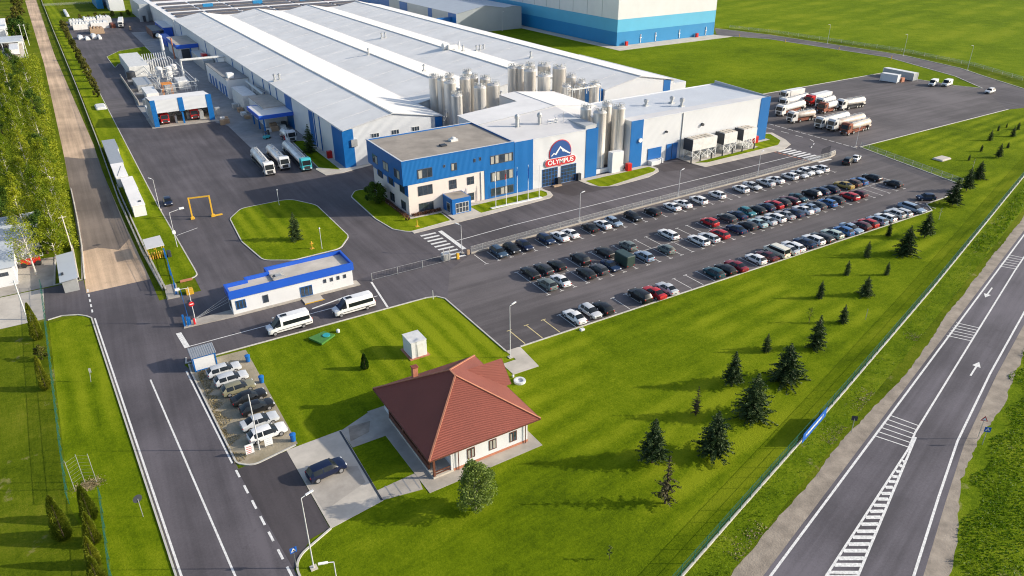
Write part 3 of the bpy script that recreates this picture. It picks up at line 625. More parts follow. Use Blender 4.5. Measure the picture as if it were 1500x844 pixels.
MB().box(67.1, 71.3, 136.15, 140.4, 3.4, 3.553).build('porch_roof', 'roofgr', ent)
window(ent, 67.7, 70.9, .3, 2.6, 135.95, 4, 2, 'glass', 'frame', name='door')
window(ent, 137.0, 138.6, .2, 2.4, 66.9, 1, 1, 'glass', 'frame', axis='y', name='door')
# --- process hall with the emblem
hall = thing('process_hall', 'white factory hall with round mountain emblem and twin blue gates beside the office', 'factory hall', (97, 140.6, 0))
MB().box(85.56, 109.2, 140.6, 157.5, 0, 12.0).build('wall', 'white', hall)
MB().box(85.56, 90.6, 140.5, 140.6, 0, 12.2).build('cladding', 'blue', hall)
MB().box(105.8, 109.3, 140.5, 140.6, 0, 12.2).box(109.2, 109.3, 140.6, 144, 0, 12.2).build('cladding', 'blue', hall)
MB().add([(85.7, 140.75, 12.05), (109.1, 140.75, 12.05), (109.1, 149, 12.2), (119.6, 149, 12.2), (121.2, 157.18, 12.55), (108.0, 157.18, 14.12), (85.5, 157.18, 12.48)], [(0, 1, 2, 5, 6), (2, 3, 4, 5)]).build('roof', 'roofg', hall, fix=False)
MB().box(109.2, 119.6, 149.2, 157.4, 0, 12.1).build('wall', 'white', hall)
MB().box(90.6, 105.8, 140.53, 140.85, 12.0, 12.22).build('coping', 'white', hall)
MB().box(106, 109.3, 141.2, 150, 11.9, 12.9).build('roof_kerb', 'greyc_y', hall)
gz = MB()                                          # gabled roof behind the flat one
gw = MB()
gw.add([(85.6, 157.5, 0), (121, 157.5, 0), (121, 157.5, 12.6), (108.0, 157.5, 14.1), (85.6, 157.5, 12.5), (85.6, 168, 0), (103, 168, 0), (103, 177, 0), (121, 177, 0), (121, 177, 12.6), (108.0, 177, 14.1), (103, 177, 13.8), (103, 168, 13.8), (85.6, 168, 12.5)],
       [(0, 1, 2, 3, 4), (0, 4, 13, 5), (5, 13, 12, 6), (6, 12, 11, 7), (7, 11, 10, 9, 8), (8, 9, 2, 1)])
gw.build('wall', 'white', hall)
gz.add([(85.3, 157.2, 12.54), (108.0, 157.2, 14.2), (121.3, 157.2, 12.63), (85.3, 168.2, 12.54), (103.2, 168.2, 13.87), (103.2, 177.2, 13.87), (108.0, 177.2, 14.2), (121.3, 177.2, 12.63)], [(0, 1, 4, 3), (1, 6, 5, 4), (1, 2, 7, 6)])
gz.build('roof', 'roofm', hall, fix=False)
rt = MB(); rt.bar((85.3, 157.15, 12.5), (108.0, 157.15, 14.18), .12, .18).bar((108.0, 157.15, 14.18), (121.3, 157.15, 12.6), .12, .18); rt.bar((108.0, 157.2, 14.22), (108.0, 177.2, 14.22), .3, .08).build('verge_trim', 'galv', hall)
for i, (x, z) in enumerate(((93.2, 4.4), (98.6, 4.4))): window(hall, x, x+4.5, .1, z, 140.6, 5, 5, 'glass', 'blue_s', name='gate')
for x in (97.3, 103.2): MB().box(x, x+.9, 139.7, 140.5, .1, 1.8).build('dock_bumper', 'dark', hall)
for x, y in ((93, 151.5), (98.5, 150.0)):
    v = MB().box(x-.8, x+.8, y-.8, y+.8, 12.05, 12.35).lathe(x, y, [(.42, 12.3), (.42, 14.2), (.6, 14.3), (.6, 14.9), (.3, 15.3)], 12).tube((x+.7, y, 12.2), (x+.7, y, 14), .06); v.build('roof_vent', 'galv', hall)
rl = MB()
for k in range(4): rl.tube((100+k*1.0, 148.6, 12.05), (100+k*1.0, 148.6, 13.6), .05, n=5)
for z in (12.8, 13.55): rl.tube((100, 148.6, z), (103, 148.6, z), .05, n=5)
rl.tube((102.4, 148, 12.1), (102.9, 149.5, 13.6), .16, n=6).tube((104.2, 148, 12.05), (104.2, 148, 15), .05, n=5)
rl.build('roof_railing', 'galv', hall)
# the emblem
def disc(cx, cz, rx, rz, y, n=40, cut=None):
    pts = [(cx+rx*math.cos(2*math.pi*i/n), y, cz+rz*math.sin(2*math.pi*i/n)) for i in range(n)]
    return pts
def plate(name, poly, y, t, m, par):
    """flat cut-out standing on the facade, t thick"""
    k = len(poly); v = [(x, y, z) for x, z in poly]+[(x, y-t, z) for x, z in poly]
    return MB().add(v, [tuple(range(k)), tuple(range(2*k-1, k-1, -1))]+[(i, (i+1) % k, (i+1) % k+k, i+k) for i in range(k)]).build(name, m, par)
em = thing('emblem_sign', 'round blue emblem with white mountain over a red OLYMPUS name plate', 'sign', (98.3, 140.58, 5.5))
C = lambda cx, cz, r, n=48: [(cx+r*math.cos(2*math.pi*i/n), cz+r*math.sin(2*math.pi*i/n)) for i in range(n)]
plate('red_ring', C(98.3, 7.75, 3.18), 140.58, .10, 'logored', em)
plate('blue_disc', C(98.3, 7.75, 3.0), 140.47, .04, 'logoblue', em)
plate('mountain', [(95.5, 7.3), (96.4, 8.05), (96.75, 7.75), (98.2, 9.45), (98.6, 9.05), (99.3, 8.55), (100.1, 8.0), (100.9, 7.45), (101.1, 7.6), (101.2, 7.35), (100.9, 7.15), (100.0, 7.65), (99.4, 7.95), (98.9, 8.0), (98.6, 8.6), (98.2, 8.95), (97.5, 8.05), (97.0, 7.35), (96.9, 7.45), (96.4, 7.75), (95.9, 7.3)], 140.42, .03, 'signwhite', em)
def pill(cx, cz, hw_, hh, n=12):
    out = []
    for s, a0 in ((1, -90), (-1, 90)):
        for i in range(n+1):
            a = math.radians(a0+180*i/n); out.append((cx+s*(hw_-hh)+math.cos(a)*hh, cz+math.sin(a)*hh))
    return out
plate('plate_edge', pill(98.3, 5.75, 4.5, .97), 140.45, .1, 'signwhite', em)
plate('name_plate', pill(98.3, 5.75, 4.4, .88), 140.33, .05, 'logored', em)
def text(name, body, size, loc, m, par, depth=.02, rz=0, bold=.02, width=None):
    cu = bpy.data.curves.new(name, 'FONT'); cu.body = body; cu.size = size; cu.extrude = depth; cu.align_x = 'CENTER'; cu.align_y = 'CENTER'; cu.offset = bold
    tmp = bpy.data.objects.new('tmp', cu); COL.objects.link(tmp); bpy.context.view_layer.update()
    me = bpy.data.meshes.new_from_object(tmp.evaluated_get(bpy.context.evaluated_depsgraph_get())); bpy.data.objects.remove(tmp); bpy.data.curves.remove(cu)
    xs = [v.co.x for v in me.vertices]; w0 = max(xs)-min(xs); k = (width/w0) if width else 1
    for v in me.vertices: v.co = (v.co.x*k, -v.co.z, v.co.y)
    me.materials.clear(); me.materials.append(M[m]); me.name = name
    o = bpy.data.objects.new(name, me); COL.objects.link(o)
    o.location = Vector(loc)-par.location; o.rotation_euler = (0, 0, rz); o.parent = par; return o
text('lettering', 'OLYMPUS', 1.55, (98.3, 140.26, 5.75), 'signwhite', em, .02, 0, .022, 7.4)
# --- east hall
east = thing('cold_store_hall', 'long white hall with blue corner panels and grey roof right of the outer silos', 'factory hall', (144, 140.6, 0))
MB().box(119.7, 169.4, 140.6, 162, 0, 11.9).build('wall', 'white', east)
MB().box(119.65, 123.6, 140.5, 140.6, 0, 12.2).build('cladding', 'blue', east)
MB().box(165.7, 169.5, 140.5, 140.6, 0, 12.2).box(169.4, 169.5, 140.6, 143, 0, 12.2).build('cladding', 'blue', east)
MB().add([(119.8, 140.8, 12.0), (169.2, 140.8, 12.0), (169.2, 162, 11.5), (119.8, 162, 11.5)], [(0, 1, 2, 3)]).build('roof', 'roofg', east)
MB().box(119.7, 165.7, 140.54, 140.85, 11.9, 12.22).box(119.66, 119.86, 140.8, 162, 11.9, 12.2).box(119.7, 169.2, 161.8, 162, 11.5, 12.1).build('coping', 'white', east)
MB().add([(169.2, 140.8, 11.9), (169.45, 140.8, 11.9), (169.2, 162, 11.4), (169.45, 162, 11.4), (169.2, 140.8, 12.2), (169.45, 140.8, 12.2), (169.2, 162, 12.9), (169.45, 162, 12.9)], [(0, 1, 5, 4), (0, 4, 6, 2), (1, 3, 7, 5), (4, 5, 7, 6), (2, 6, 7, 3)]).build('parapet', 'greyc_y', east)
MB().box(125.7, 130.2, 140.42, 140.55, 1.3, 4.2).build('dock_door', 'blue_s', east)
MB().box(125.9, 128.6, 138.9, 140.5, .1, 1.2).box(129, 129.4, 139.3, 140.5, .1, 1.3).box(129.8, 130.2, 139.3, 140.5, .1, 1.3).build('dock_leveller', 'plain', east)
MB().box(132, 135.8, 140.44, 140.55, .1, 4.4).build('gate', 'blue_s', east)
MB().box(133.85, 133.95, 140.38, 140.45, .1, 4.4).build('gate_joint', 'dark', east)
MB().tube((122.7, 140.5, 7.0), (122.7, 140.1, 7.0), .55, n=16).build('wall_fan', 'signwhite', east)
MB().tube((131.4, 140.6, 7.9), (131.4, 140.1, 7.9), .3, n=10).build('wall_vent', 'dark', east); MB().tube((143.9, 140.6, 8.0), (143.9, 140.0, 8.0), .4, n=10).build('wall_vent', 'dark', east)
MB().box(136.8, 136.95, 140.4, 140.6, .2, 12).build('downpipe', 'galv', east)
for x, y, h in ((134, 152, 1.5), (141.6, 146.4, 2.0), (141.8, 150.5, 1.6)):
    MB().box(x-.6, x+.6, y-.6, y+.6, 11.5, 12.2).lathe(x, y, [(.4, 12.0), (.4, 12+h*.6), (.65, 12+h*.6), (.65, 12+h), (.2, 12.2+h)], 10).build('roof_fan', 'galv', east)
fh = lambda x, y, lab: tag(MB().bbox(x-.7, x+.7, y-.5, y+.5, .1, 2.0, .05).build('hydrant_cabinet', 'red'), lab, 'hydrant cabinet', 'red hydrant cabinets along the buildings')
fh(164.3, 139.4, 'red hydrant cabinet at the far right corner of the long white hall')
fh(118.6, 139.3, 'red hydrant cabinet in front of the slim silos beside the emblem hall')
fh(58.0, 190.7, 'red hydrant cabinet by the shaded side wall near the big hall corner')
fh(237.5, 286.6, 'red hydrant cabinet near the left end of the striped warehouse front')
fh(283.0, 286.6, 'red hydrant cabinet near the right end of the striped warehouse front')
# --- cooling units on legs
for i, (x0, x1, lab) in enumerate(((137.3, 145.9, 'widest grey and white cooling unit on braced legs, leftmost of three'), (148.6, 153.4, 'middle white cooling unit on braced legs between the two others'), (155.8, 160.9, 'rightmost white cooling unit on braced legs by the red cabinet'))):
    cu = thing('cooling_unit', lab, 'cooling unit', ((x0+x1)/2, 138, 0), 0, 'cooling units before the long white hall')
    MB().box(x0, x1, 136.4, 139.8, 2.7, 5.6).build('casing', 'tarp', cu)
    MB().box(x0-.07, x0, 136.45, 139.75, 2.6, 5.65).build('louvre', 'dark', cu)
    t = MB()
    for k in range(int((x1-x0)/1.5)): t.box(x0+.4+k*1.5, x0+1.5+k*1.5, 136.8, 139.4, 5.6, 5.75)
    t.build('fan_deck', 'conc_l', cu)
    g = MB(); n = max(2, int((x1-x0)/2.4))
    for k in range(n+1):
        x = x0+.1+(x1-x0-.2)*k/n
        for y in (136.5, 139.7): g.box(x-.09, x+.09, y-.09, y+.09, 0, 2.7)
        if k < n:
            x2 = x0+.1+(x1-x0-.2)*(k+1)/n
            g.bar((x, 136.5, .4), (x2, 136.5, 2.5), .1, .1).bar((x2, 136.44, .4), (x, 136.44, 2.5), .1, .1)
            g.bar((x, 139.7, .4), (x2, 139.7, 2.5), .1, .1)
    g.build('leg_frame', 'signwhite', cu)
    MB().box(x0+.3, x1-.3, 137, 139.2, .1, 1.0).build('pump', 'galv', cu)
for i, x in enumerate((136.2, 139.4, 143.4, 147.4, 151.1, 154.8, 159.4)):
    tag(MB().bbox(x-.16, x+.16, 135.2, 135.5, 0, 1.7, .03).build('guard_post', 'dark'), 'dark steel guard post before the white cooling units', 'post', 'guard posts before the cooling units')
# --- silos
def silo(x, y, r, top, label, group, legs=False):
    t = thing('steel_silo', label, 'silo', (x, y, 0), 0, group)
    MB().lathe(x, y, [(r*1.0, 0), (r, .25), (r*.985, .3), (r*.985, top-.35), (r, top-.3), (r, top-.05), (r*.9, top+.12), (r*.35, top+.55)], 24).build('shell', 'steel', t, True)
    a = MB(); n = 10
    for i in range(n):
        w = 2*math.pi*i/n; a.tube((x+math.cos(w)*r*.9, y+math.sin(w)*r*.9, top), (x+math.cos(w)*r*.9, y+math.sin(w)*r*.9, top+1.0), .035, n=4)
    for z in (.55, 1.0):
        for i in range(n):
            w, w2 = 2*math.pi*i/n, 2*math.pi*(i+1)/n
            a.tube((x+math.cos(w)*r*.9, y+math.sin(w)*r*.9, top+z), (x+math.cos(w2)*r*.9, y+math.sin(w2)*r*.9, top+z), .035, n=4, caps=False)
    a.build('railing', 'galv', t)
    d = MB(); q = random.random()*6
    for k in range(6):
        c = q+k*1.05; px, py = x+math.cos(c)*r*.45, y+math.sin(c)*r*.45; h = rnd(.5, 1.1)
        d.tube((px, py, top), (px, py, top+h), rnd(.08, .2), n=7).bar((px, py, top+h), (px+rnd(-.4, .4), py+rnd(-.4, .4), top+h-.1), .16, .16)
    d.build('inlet_valve', 'galv', t)
    l = MB(); ang = -math.pi/2+rnd(-.8, .8)
    p = (x+math.cos(ang)*(r+.12), y+math.sin(ang)*(r+.12))
    l.tube((*p, .5), (*p, top+.6), .07, n=5); l.build('fill_pipe', 'galv', t)
    return t
g1 = [(91.7, 194.3, 1.5, 17), (92.2, 190.6, 1.2, 17), (92.4, 185.7, 1.75, 17), (90.2, 177.6, 1.5, 15.3), (97.9, 187.2, 1.55, 17.2), (95.8, 192.6, 1.35, 17), (101.6, 189, 1.35, 16.8), (103.9, 186.4, 1.5, 16.6), (97.4, 177.8, 1.7, 16.6), (103.5, 181.0, 1.85, 16), (101.9, 193.4, 1.35, 17.4)]
n1 = ['leftmost, at the back of the left group', 'slim, second from left in the left group', 'broad, at the left front of the left group', 'lowest, standing foremost in the left group', 'tall, in the middle of the left group', 'half hidden, behind the middle of the left group', 'slim, behind the right half of the left group', 'at the right rear of the left group', 'broad, at the right front of the left group', 'standing alone right of the left group', 'rearmost of the left group']
for (x, y, r, h), s in zip(g1, n1): silo(x, y, r, h, 'stainless steel silo, '+s, 'silos between the big hall and the office')
g2 = [(117.6, 194.0, 1.5, 17), (119.6, 192.6, 1.25, 17), (119.7, 187.6, 1.8, 17), (120.2, 180.8, 1.85, 16.6), (123.2, 193, 1.5, 17.3), (126.8, 190.8, 2.0, 17.2), (129.8, 187, 2.1, 16.8), (130.2, 181.6, 1.45, 15.0), (125.6, 177.4, 1.4, 13.6), (131.8, 178.6, 1.3, 13.8), (134.6, 175.8, 1.5, 13.4)]
n2 = ['leftmost of the middle group behind the emblem hall', 'slim, second from left of the middle group', 'broad, left of centre in the middle group', 'broad, foremost in the middle group', 'rearmost of the middle group', 'broad, at the back of the middle group', 'broadest, right of centre in the middle group', 'lower, right of the broadest in the middle group', 'short, in front of the middle group', 'second from right, near the small blue block', 'rightmost of the middle group, touching the small blue block']
for (x, y, r, h), s in zip(g2, n2): silo(x, y, r, h, 'steel silo, '+s, 'silos behind the emblem hall')
for (x, y, r, h), s in zip([(111.3, 148.4, 1.4, 15), (112.0, 143.6, 1.65, 15), (117.2, 147.6, 1.3, 15.2), (117.7, 143.4, 1.6, 15.3)], ['left rear', 'left front', 'right rear', 'right front']): silo(x, y, r, h, 'tall slim steel silo beside the emblem hall, '+s+' of four', 'four silos beside the emblem hall')
tag(MB().bbox(113.6, 117.2, 139.8, 141.6, .1, 5.3, .05).build('equipment_box', 'plain'), 'white boxed cabinet between the feet of four silos', 'equipment cabinet')
tag(MB().bbox(108.9, 118.8, 141.3, 141.7, .1, 1.2, .05).build('low_wall', 'plain'), 'low white wall at the feet of four silos', 'low wall')
pi = MB()
for x in (124, 126.5, 129, 131.5, 134): pi.tube((x, 172, 12), (x, 172, 14.2), .12, n=6).tube((x, 174.5, 12), (x, 174.5, 14.2), .12, n=6).tube((x, 172, 14.2), (x, 174.5, 14.2), .12, n=6)
pi.tube((124, 172, 13.6), (134, 172, 13.6), .15, n=6).tube((124, 174.5, 13.2), (134, 174.5, 13.2), .15, n=6); 
for x in (124, 134):
    for y in (172, 174.5): pi.tube((x, y, 0), (x, y, 12), .14, n=6)
tag(pi.build('pipe_rack', 'tarp'), 'cream pipe rack in front of the middle silos', 'pipe rack')
pk = MB()
for k in range(6): pk.tube((87.6+k*.9, 181+k*1.2, .05), (87.6+k*.9, 181+k*1.2, 9+k % 3*.6), .12, n=6)
for z in (8, 9): pk.tube((87.4, 180.6, z), (92.5, 187.4, z), .15, n=6)
pk.box(87.5, 89.4, 186, 190, 0, 8.4)
tag(pk.build('pipe_rack', 'galv'), 'grey pipework between the big hall and the left silos', 'pipe rack')
# --- big hall with four ridges
big = thing('main_hall', 'huge low hall with four white ridged roofs and shaded grey side wall', 'factory hall', (114.6, 300, 0))
xs = [58.6, 72.6, 86.6, 100.6, 114.6, 128.6, 142.6, 156.6, 170.6]; fronts = [180, 196, 201, 181]; YB = 429
ze, zr = 9.8, 12.4
for k in range(4):
    a, r_, c = xs[2*k], xs[2*k+1], xs[2*k+2]; y0 = fronts[k]
    MB().add([(a+.02, y0, 0), (c-.02, y0, 0), (c-.02, y0, ze), (r_, y0, zr), (a+.02, y0, ze)], [(0, 1, 2, 3, 4)]).build('gable_wall', 'white', big)
    MB().add([(a, y0-.35, ze+.05), (r_, y0-.35, zr+.05), (r_, YB, zr+.05), (a, YB, ze+.05)], [(0, 1, 2, 3)]).add([(r_, y0-.35, zr+.05), (c, y0-.35, ze+.05), (c, YB, ze+.05), (r_, YB, zr+.05)], [(0, 1, 2, 3)]).build('roof', 'roofw', big, fix=False)
    sm = MB(); y = y0+9
    while y < YB-6: sm.bar((a+.3, y, ze+.1), (r_-.1, y, zr+.07), .14, .05).bar((r_+.1, y, zr+.07), (c-.3, y, ze+.1), .14, .05); y += 15.5
    sm.build('roof_seam', 'roofg', big)
    MB().box(r_-.5, r_+.05, y0-.36, YB, zr+.03, zr+.13).build('ridge_cap', 'galv', big)
    MB().box(c-.35, c+.35, y0-.3, YB, ze-.12, ze+.1).build('gutter', 'roofg', big)
    MB().bar((a, y0-.38, ze+.02), (r_, y0-.38, zr+.02), .1, .2).bar((r_, y0-.38, zr+.02), (c, y0-.38, ze+.02), .1, .2).build('verge_trim', 'post', big)
MB().add([(58.6, 180, 0), (58.6, YB, 0), (58.6, YB, ze), (58.6, 180, ze)], [(0, 1, 2, 3)]).build('side_wall', 'white_y', big)
MB().add([(86.6, 180, 0), (86.6, 196, 0), (86.6, 196, ze), (86.6, 180, ze)], [(0, 1, 2, 3)]).add([(114.6, 196, 0), (114.6, 201, 0), (114.6, 201, ze), (114.6, 196, ze)], [(0, 1, 2, 3)]).add([(142.6, 201, 0), (142.6, 181, 0), (142.6, 181, ze), (142.6, 201, ze)], [(0, 1, 2, 3)]).add([(170.6, 181, 0), (170.6, YB, 0), (170.6, YB, ze), (170.6, 181, ze)], [(0, 1, 2, 3)]).add([(58.6, YB, 0), (170.6, YB, 0), (170.6, YB, ze), (58.6, YB, ze)], [(0, 1, 2, 3)]).build('side_wall', 'white_y', big, fix=False)
MB().box(170.6, 176, 181, 240, 0, 8.6).build('lean_to', 'white', big)
MB().box(58.5, 61.4, 179.9, 180, 0, 9.9).box(58.5, 58.6, 180, 188, 0, 9.5).build('cladding', 'blue', big)
MB().box(84.6, 86.7, 179.9, 180, 0, 9.7).box(86.6, 86.7, 180, 184, 0, 9.7).build('cladding', 'blue', big)
MB().box(166.3, 169.2, 180.9, 181, 0, 10.1).build('cladding', 'blue', big)
MB().box(58.5, 58.6, 204, 207.6, 0, 9.5).build('cladding', 'blue_y', big); MB().box(58.5, 58.6, 224.2, 231.2, 0, 9.6).build('cladding', 'blue_y', big)
for y in (198, 202.5, 240, 248, 256, 270, 284, 300, 330, 350, 410): MB().box(58.4, 58.6, y, y+.3, .1, 9.6).build('downpipe', 'blue_s', big)
for x, z in ((66.2, 6.6), (71.8, 6.7), (77.7, 6.7)): window(big, x, x+2.2, z, z+1.3, 179.98, 3, 1, 'glass', 'frame')
MB().box(60.6, 62.2, 179.5, 179.9, 5.4, 7.2).build('wall_fan', 'galv', big)
for x, y, n in ((60.5, 248, 2), (104.2, 228, 1), (133, 255, 1), (142.5, 262, 3), (121, 305, 2), (99.5, 265, 1), (149, 233, 1)):
    z = ze+(zr-ze)*(1-abs((x-58.6) % 28-14)/14)
    for k in range(n): MB().box(x-.5+k*1.6, x+.5+k*1.6, y-.5, y+.5, z-.4, z+.5).lathe(x+k*1.6, y, [(.3, z+.4), (.3, z+1.7), (.5, z+1.8), (.5, z+2.1), (.1, z+2.4)], 10).build('roof_vent', 'galv', big)
MB().box(128, 131.5, 257, 261, zr-.6, zr+1.6).tube((126.6, 259, zr+1), (129, 259, zr+1), 1.2, n=14).tube((133, 258, zr-.5), (133, 258, zr+2.4), .35).build('roof_fan', 'tarp', big)
tag(MB().bbox(138.2, 142.5, 181.6, 188, 0, 10, .05).build('blue_block', 'blue'), 'small blue clad block right of the middle silos', 'annex')
# --- rear hall with dark roof strips
rear = thing('rear_hall', 'low white rear hall with dark strips on its roof beyond the four ridges', 'factory hall', (110, 470, 0))
MB().box(58.8, 168, 432, 560, 0, 9.4).build('wall', 'white_y', rear)
MB().box(58.6, 168.2, 431.8, 560.2, 9.4, 9.6).build('roof', 'roofm', rear)
for y in (437, 449, 466, 480, 500, 525):
    for k in range(6): MB().box(62+k*17.6, 78+k*17.6, y, y+(8 if y < 460 else 9.5), 9.65, 10.0).build('roof_strip', 'pv', rear)
for x in (82, 110, 138): MB().box(x, x+5.5, 474.5, 476.5, 9.6, 11.6).build('skylight_box', 'blue_m', rear)
rb2 = thing('tall_annex', 'grey tower annex with a light blue front behind the loading docks', 'annex', (59, 515, 0))
MB().box(53, 64.2, 515.3, 560, 0, 9.5).build('wall', 'greyc', rb2)
MB().box(59.4, 64.25, 515.1, 515.3, 0, 9.2).build('cladding', 'blue_m', rb2)
MB().box(51.8, 56.5, 512.4, 515.2, 0, 6.8).build('wing', 'greyc', rb2)
MB().box(53.4, 55, 512.2, 512.4, 0, 3.4).build('gate', 'dark', rb2)
fb = thing('far_shed', 'grey white shed at the top edge left of the tower annex', 'shed', (44, 590, 0))
MB().box(42, 51, 580, 640, 0, 8).build('wall', 'white', fb); MB().box(41.6, 51.4, 579.6, 640, 8, 8.3).build('roof', 'roofm', fb)
tag(MB().bbox(36, 40, 600, 640, 0, 6, .1).build('far_annex', 'blue_m'), 'blue grey block at the very top left of the yard', 'annex')
# --- high-bay warehouse
hb = thing('high_bay_warehouse', 'tall warehouse with dark and light blue bands below white cladding', 'warehouse', (264, 288, 0))
for nm, z0, z1, mf, ms in (('lower_band', 0, 6.3, 'blue_m', 'blue_my'), ('middle_band', 6.3, 12, 'blue_l', 'blue_ly'), ('upper_wall', 12, 27, 'white', 'white_y')):
    MB().add([(232.5, 287.8, z0), (295.8, 287.8, z0), (295.8, 287.8, z1), (232.5, 287.8, z1)], [(0, 1, 2, 3)], 0).add([(232.5, 287.8, z0), (232.5, 287.8, z1), (232.5, 470, z1), (232.5, 470, z0)], [(0, 1, 2, 3)], 1).add([(295.8, 287.8, z0), (295.8, 287.8, z1), (295.8, 470, z1), (295.8, 470, z0)], [(3, 2, 1, 0)], 1).build(nm, [mf, ms], hb, fix=False)
MB().box(232.4, 295.9, 287.7, 470, 27, 27.4).build('roof', 'roofm', hb)
for x in (247, 256.5, 272, 290):
    MB().box(x-.12, x+.12, 287.5, 287.8, .5, 4.4).box(x-.5, x+.5, 287.45, 287.8, 2.6, 2.9).build('wall_lamp', 'signwhite', hb)
jt = MB()
for k in range(14): jt.box(232.42, 232.5, 300+k*12, 300.2+k*12, 12.2, 27)
jt.build('joint', 'greyc', hb)
gr = thing('grey_hall', 'grey blue gabled hall left of the tall striped warehouse', 'warehouse', (205, 363, 0))
GX = (186, 203.5, 215, 221, 226); GZ = (10.2, 13.2, 11.4, 11.9, 11.2)
MB().add([(186, 363, 0), (226, 363, 0)]+[(x, 363, z) for x, z in zip(GX[::-1], GZ[::-1])], [tuple(range(7))]).build('gable_wall', 'greyc', gr)
MB().add([(226, 363, 0), (226, 470, 0), (226, 470, 11.2), (226, 363, 11.2)], [(0, 1, 2, 3)]).build('side_wall', 'greyc', gr)
m_ = MB()
for k in range(4): m_.quad((GX[k], 362.7, GZ[k]+.05), (GX[k+1], 362.7, GZ[k+1]+.05), (GX[k+1], 600, GZ[k+1]+.05), (GX[k], 600, GZ[k]+.05))
m_.build('roof', 'greyroof', gr, fix=False)
MB().add([(186, 363, 0), (186, 600, 0), (186, 600, 10.2), (186, 363, 10.2)], [(3, 2, 1, 0)]).build('side_wall', 'greyc_y', gr, fix=False)
for y0, y1 in ((363, 372), (392, 397), (425, 436), (452, 520)): MB().box(185.9, 186, y0, y1, 0, 10.1).build('cladding', 'blue_y', gr)
tag(MB().box(172, 186, 368, 369, 0, 8.2).build('blue_wall', 'blue_s'), 'plain blue screen wall joining the grey gabled hall', 'wall')
# ------------------------------------------------------------------ gatehouse
gh = thing('gatehouse', 'low white gatehouse with stepped flat roof and broad blue parapet', 'gatehouse', (26, 115.6, 0))
GP = [(15.8, 115.6), (36.6, 115.6), (36.6, 121.6), (23.2, 121.6), (23.2, 119.6), (19.3, 119.6), (19.3, 118.6), (15.8, 118.6)]
MB().prism(GP, 0, 3.1).build('wall', 'plain', gh)
op = [(15.5, 115.35), (36.85, 115.35), (36.85, 121.85), (22.95, 121.85), (22.95, 119.85), (19.05, 119.85), (19.05, 118.85), (15.5, 118.85)]
ip = [(15.85, 115.7), (36.5, 115.7), (36.5, 121.5), (23.3, 121.5), (23.3, 119.5), (19.4, 119.5), (19.4, 118.5), (15.85, 118.5)]
pr = MB(); n = len(op)
pr.add([(*p, 3.05) for p in op]+[(*p, 4.4) for p in op]+[(*p, 4.4) for p in ip]+[(*p, 3.75) for p in ip],
       [(i, (i+1) % n, (i+1) % n+n, i+n) for i in range(n)]+[(i+n, (i+1) % n+n, (i+1) % n+2*n, i+2*n) for i in range(n)]+[(i+2*n, (i+1) % n+2*n, (i+1) % n+3*n, i+3*n) for i in range(n)]+[tuple(range(n-1, -1, -1))])
pr.build('parapet', 'blue_b', gh)
MB().prism(ip, 3.6, 3.78).build('roof', 'conc_l', gh)
MB().box(23.2, 23.4, 115.8, 119.4, 3.78, 4.1).build('roof_kerb', 'conc', gh); MB().box(23.4, 25.4, 117.2, 117.3, 3.78, 4.3).box(23.4, 25.4, 118.6, 118.7, 3.78, 4.3).box(23.9, 24.9, 117.3, 118.6, 3.78, 4.2).build('roof_unit', 'galv', gh)
window(gh, 16.4, 18.0, .9, 2.5, 115.58, 3, 1, 'glass', 'blue_s'); window(gh, 20.8, 21.7, .9, 2.3, 115.58, 1)
window(gh, 27.1, 29.2, .2, 2.1, 115.58, 3, 1, 'glass', 'blue_s', name='door')
for x in (31.3, 32.5, 33.7, 34.9): window(gh, x, x+.5, 1.8, 2.5, 115.58, 1)
window(gh, 116.2, 117.8, .9, 2.4, 15.8, 2, 1, 'glass', 'frame_d', axis='y')
MB().box(26.9, 30.3, 112.85, 112.93, .05, .19).build('step_edge', 'yellow', gh)
# --- pre-fab hut
hut = thing('site_hut', 'small white hut with blue frame and grey ribbed roof by the gravel lot', 'hut', (8.6, 102, 0))
MB().box(7.05, 10.15, 101.2, 103.5, .1, 2.35).build('wall', 'plain', hut)
f = MB()
for x in (7.0, 10.05): f.box(x, x+.16, 101.13, 101.3, 0, 2.4).box(x, x+.16, 103.4, 103.56, 0, 2.4)
f.box(7.0, 10.2, 101.12, 101.24, 2.2, 2.42).box(7.0, 10.2, 101.12, 101.24, 0, .22).box(10.1, 10.22, 101.2, 103.5, 2.2, 2.42).box(6.98, 7.1, 101.2, 103.5, 2.2, 2.42).box(6.98, 7.1, 101.2, 103.5, 0, .2).build('frame', 'blue_s', hut)
r = MB().add([(6.85, 100.95, 2.45), (10.35, 100.95, 2.45), (10.35, 103.7, 2.75), (6.85, 103.7, 2.75)], [(0, 1, 2, 3)])
for k in range(12): r.bar((6.95+k*.3, 100.95, 2.47), (6.95+k*.3, 103.7, 2.77), .06, .06)
r.build('roof', 'galv', hut)
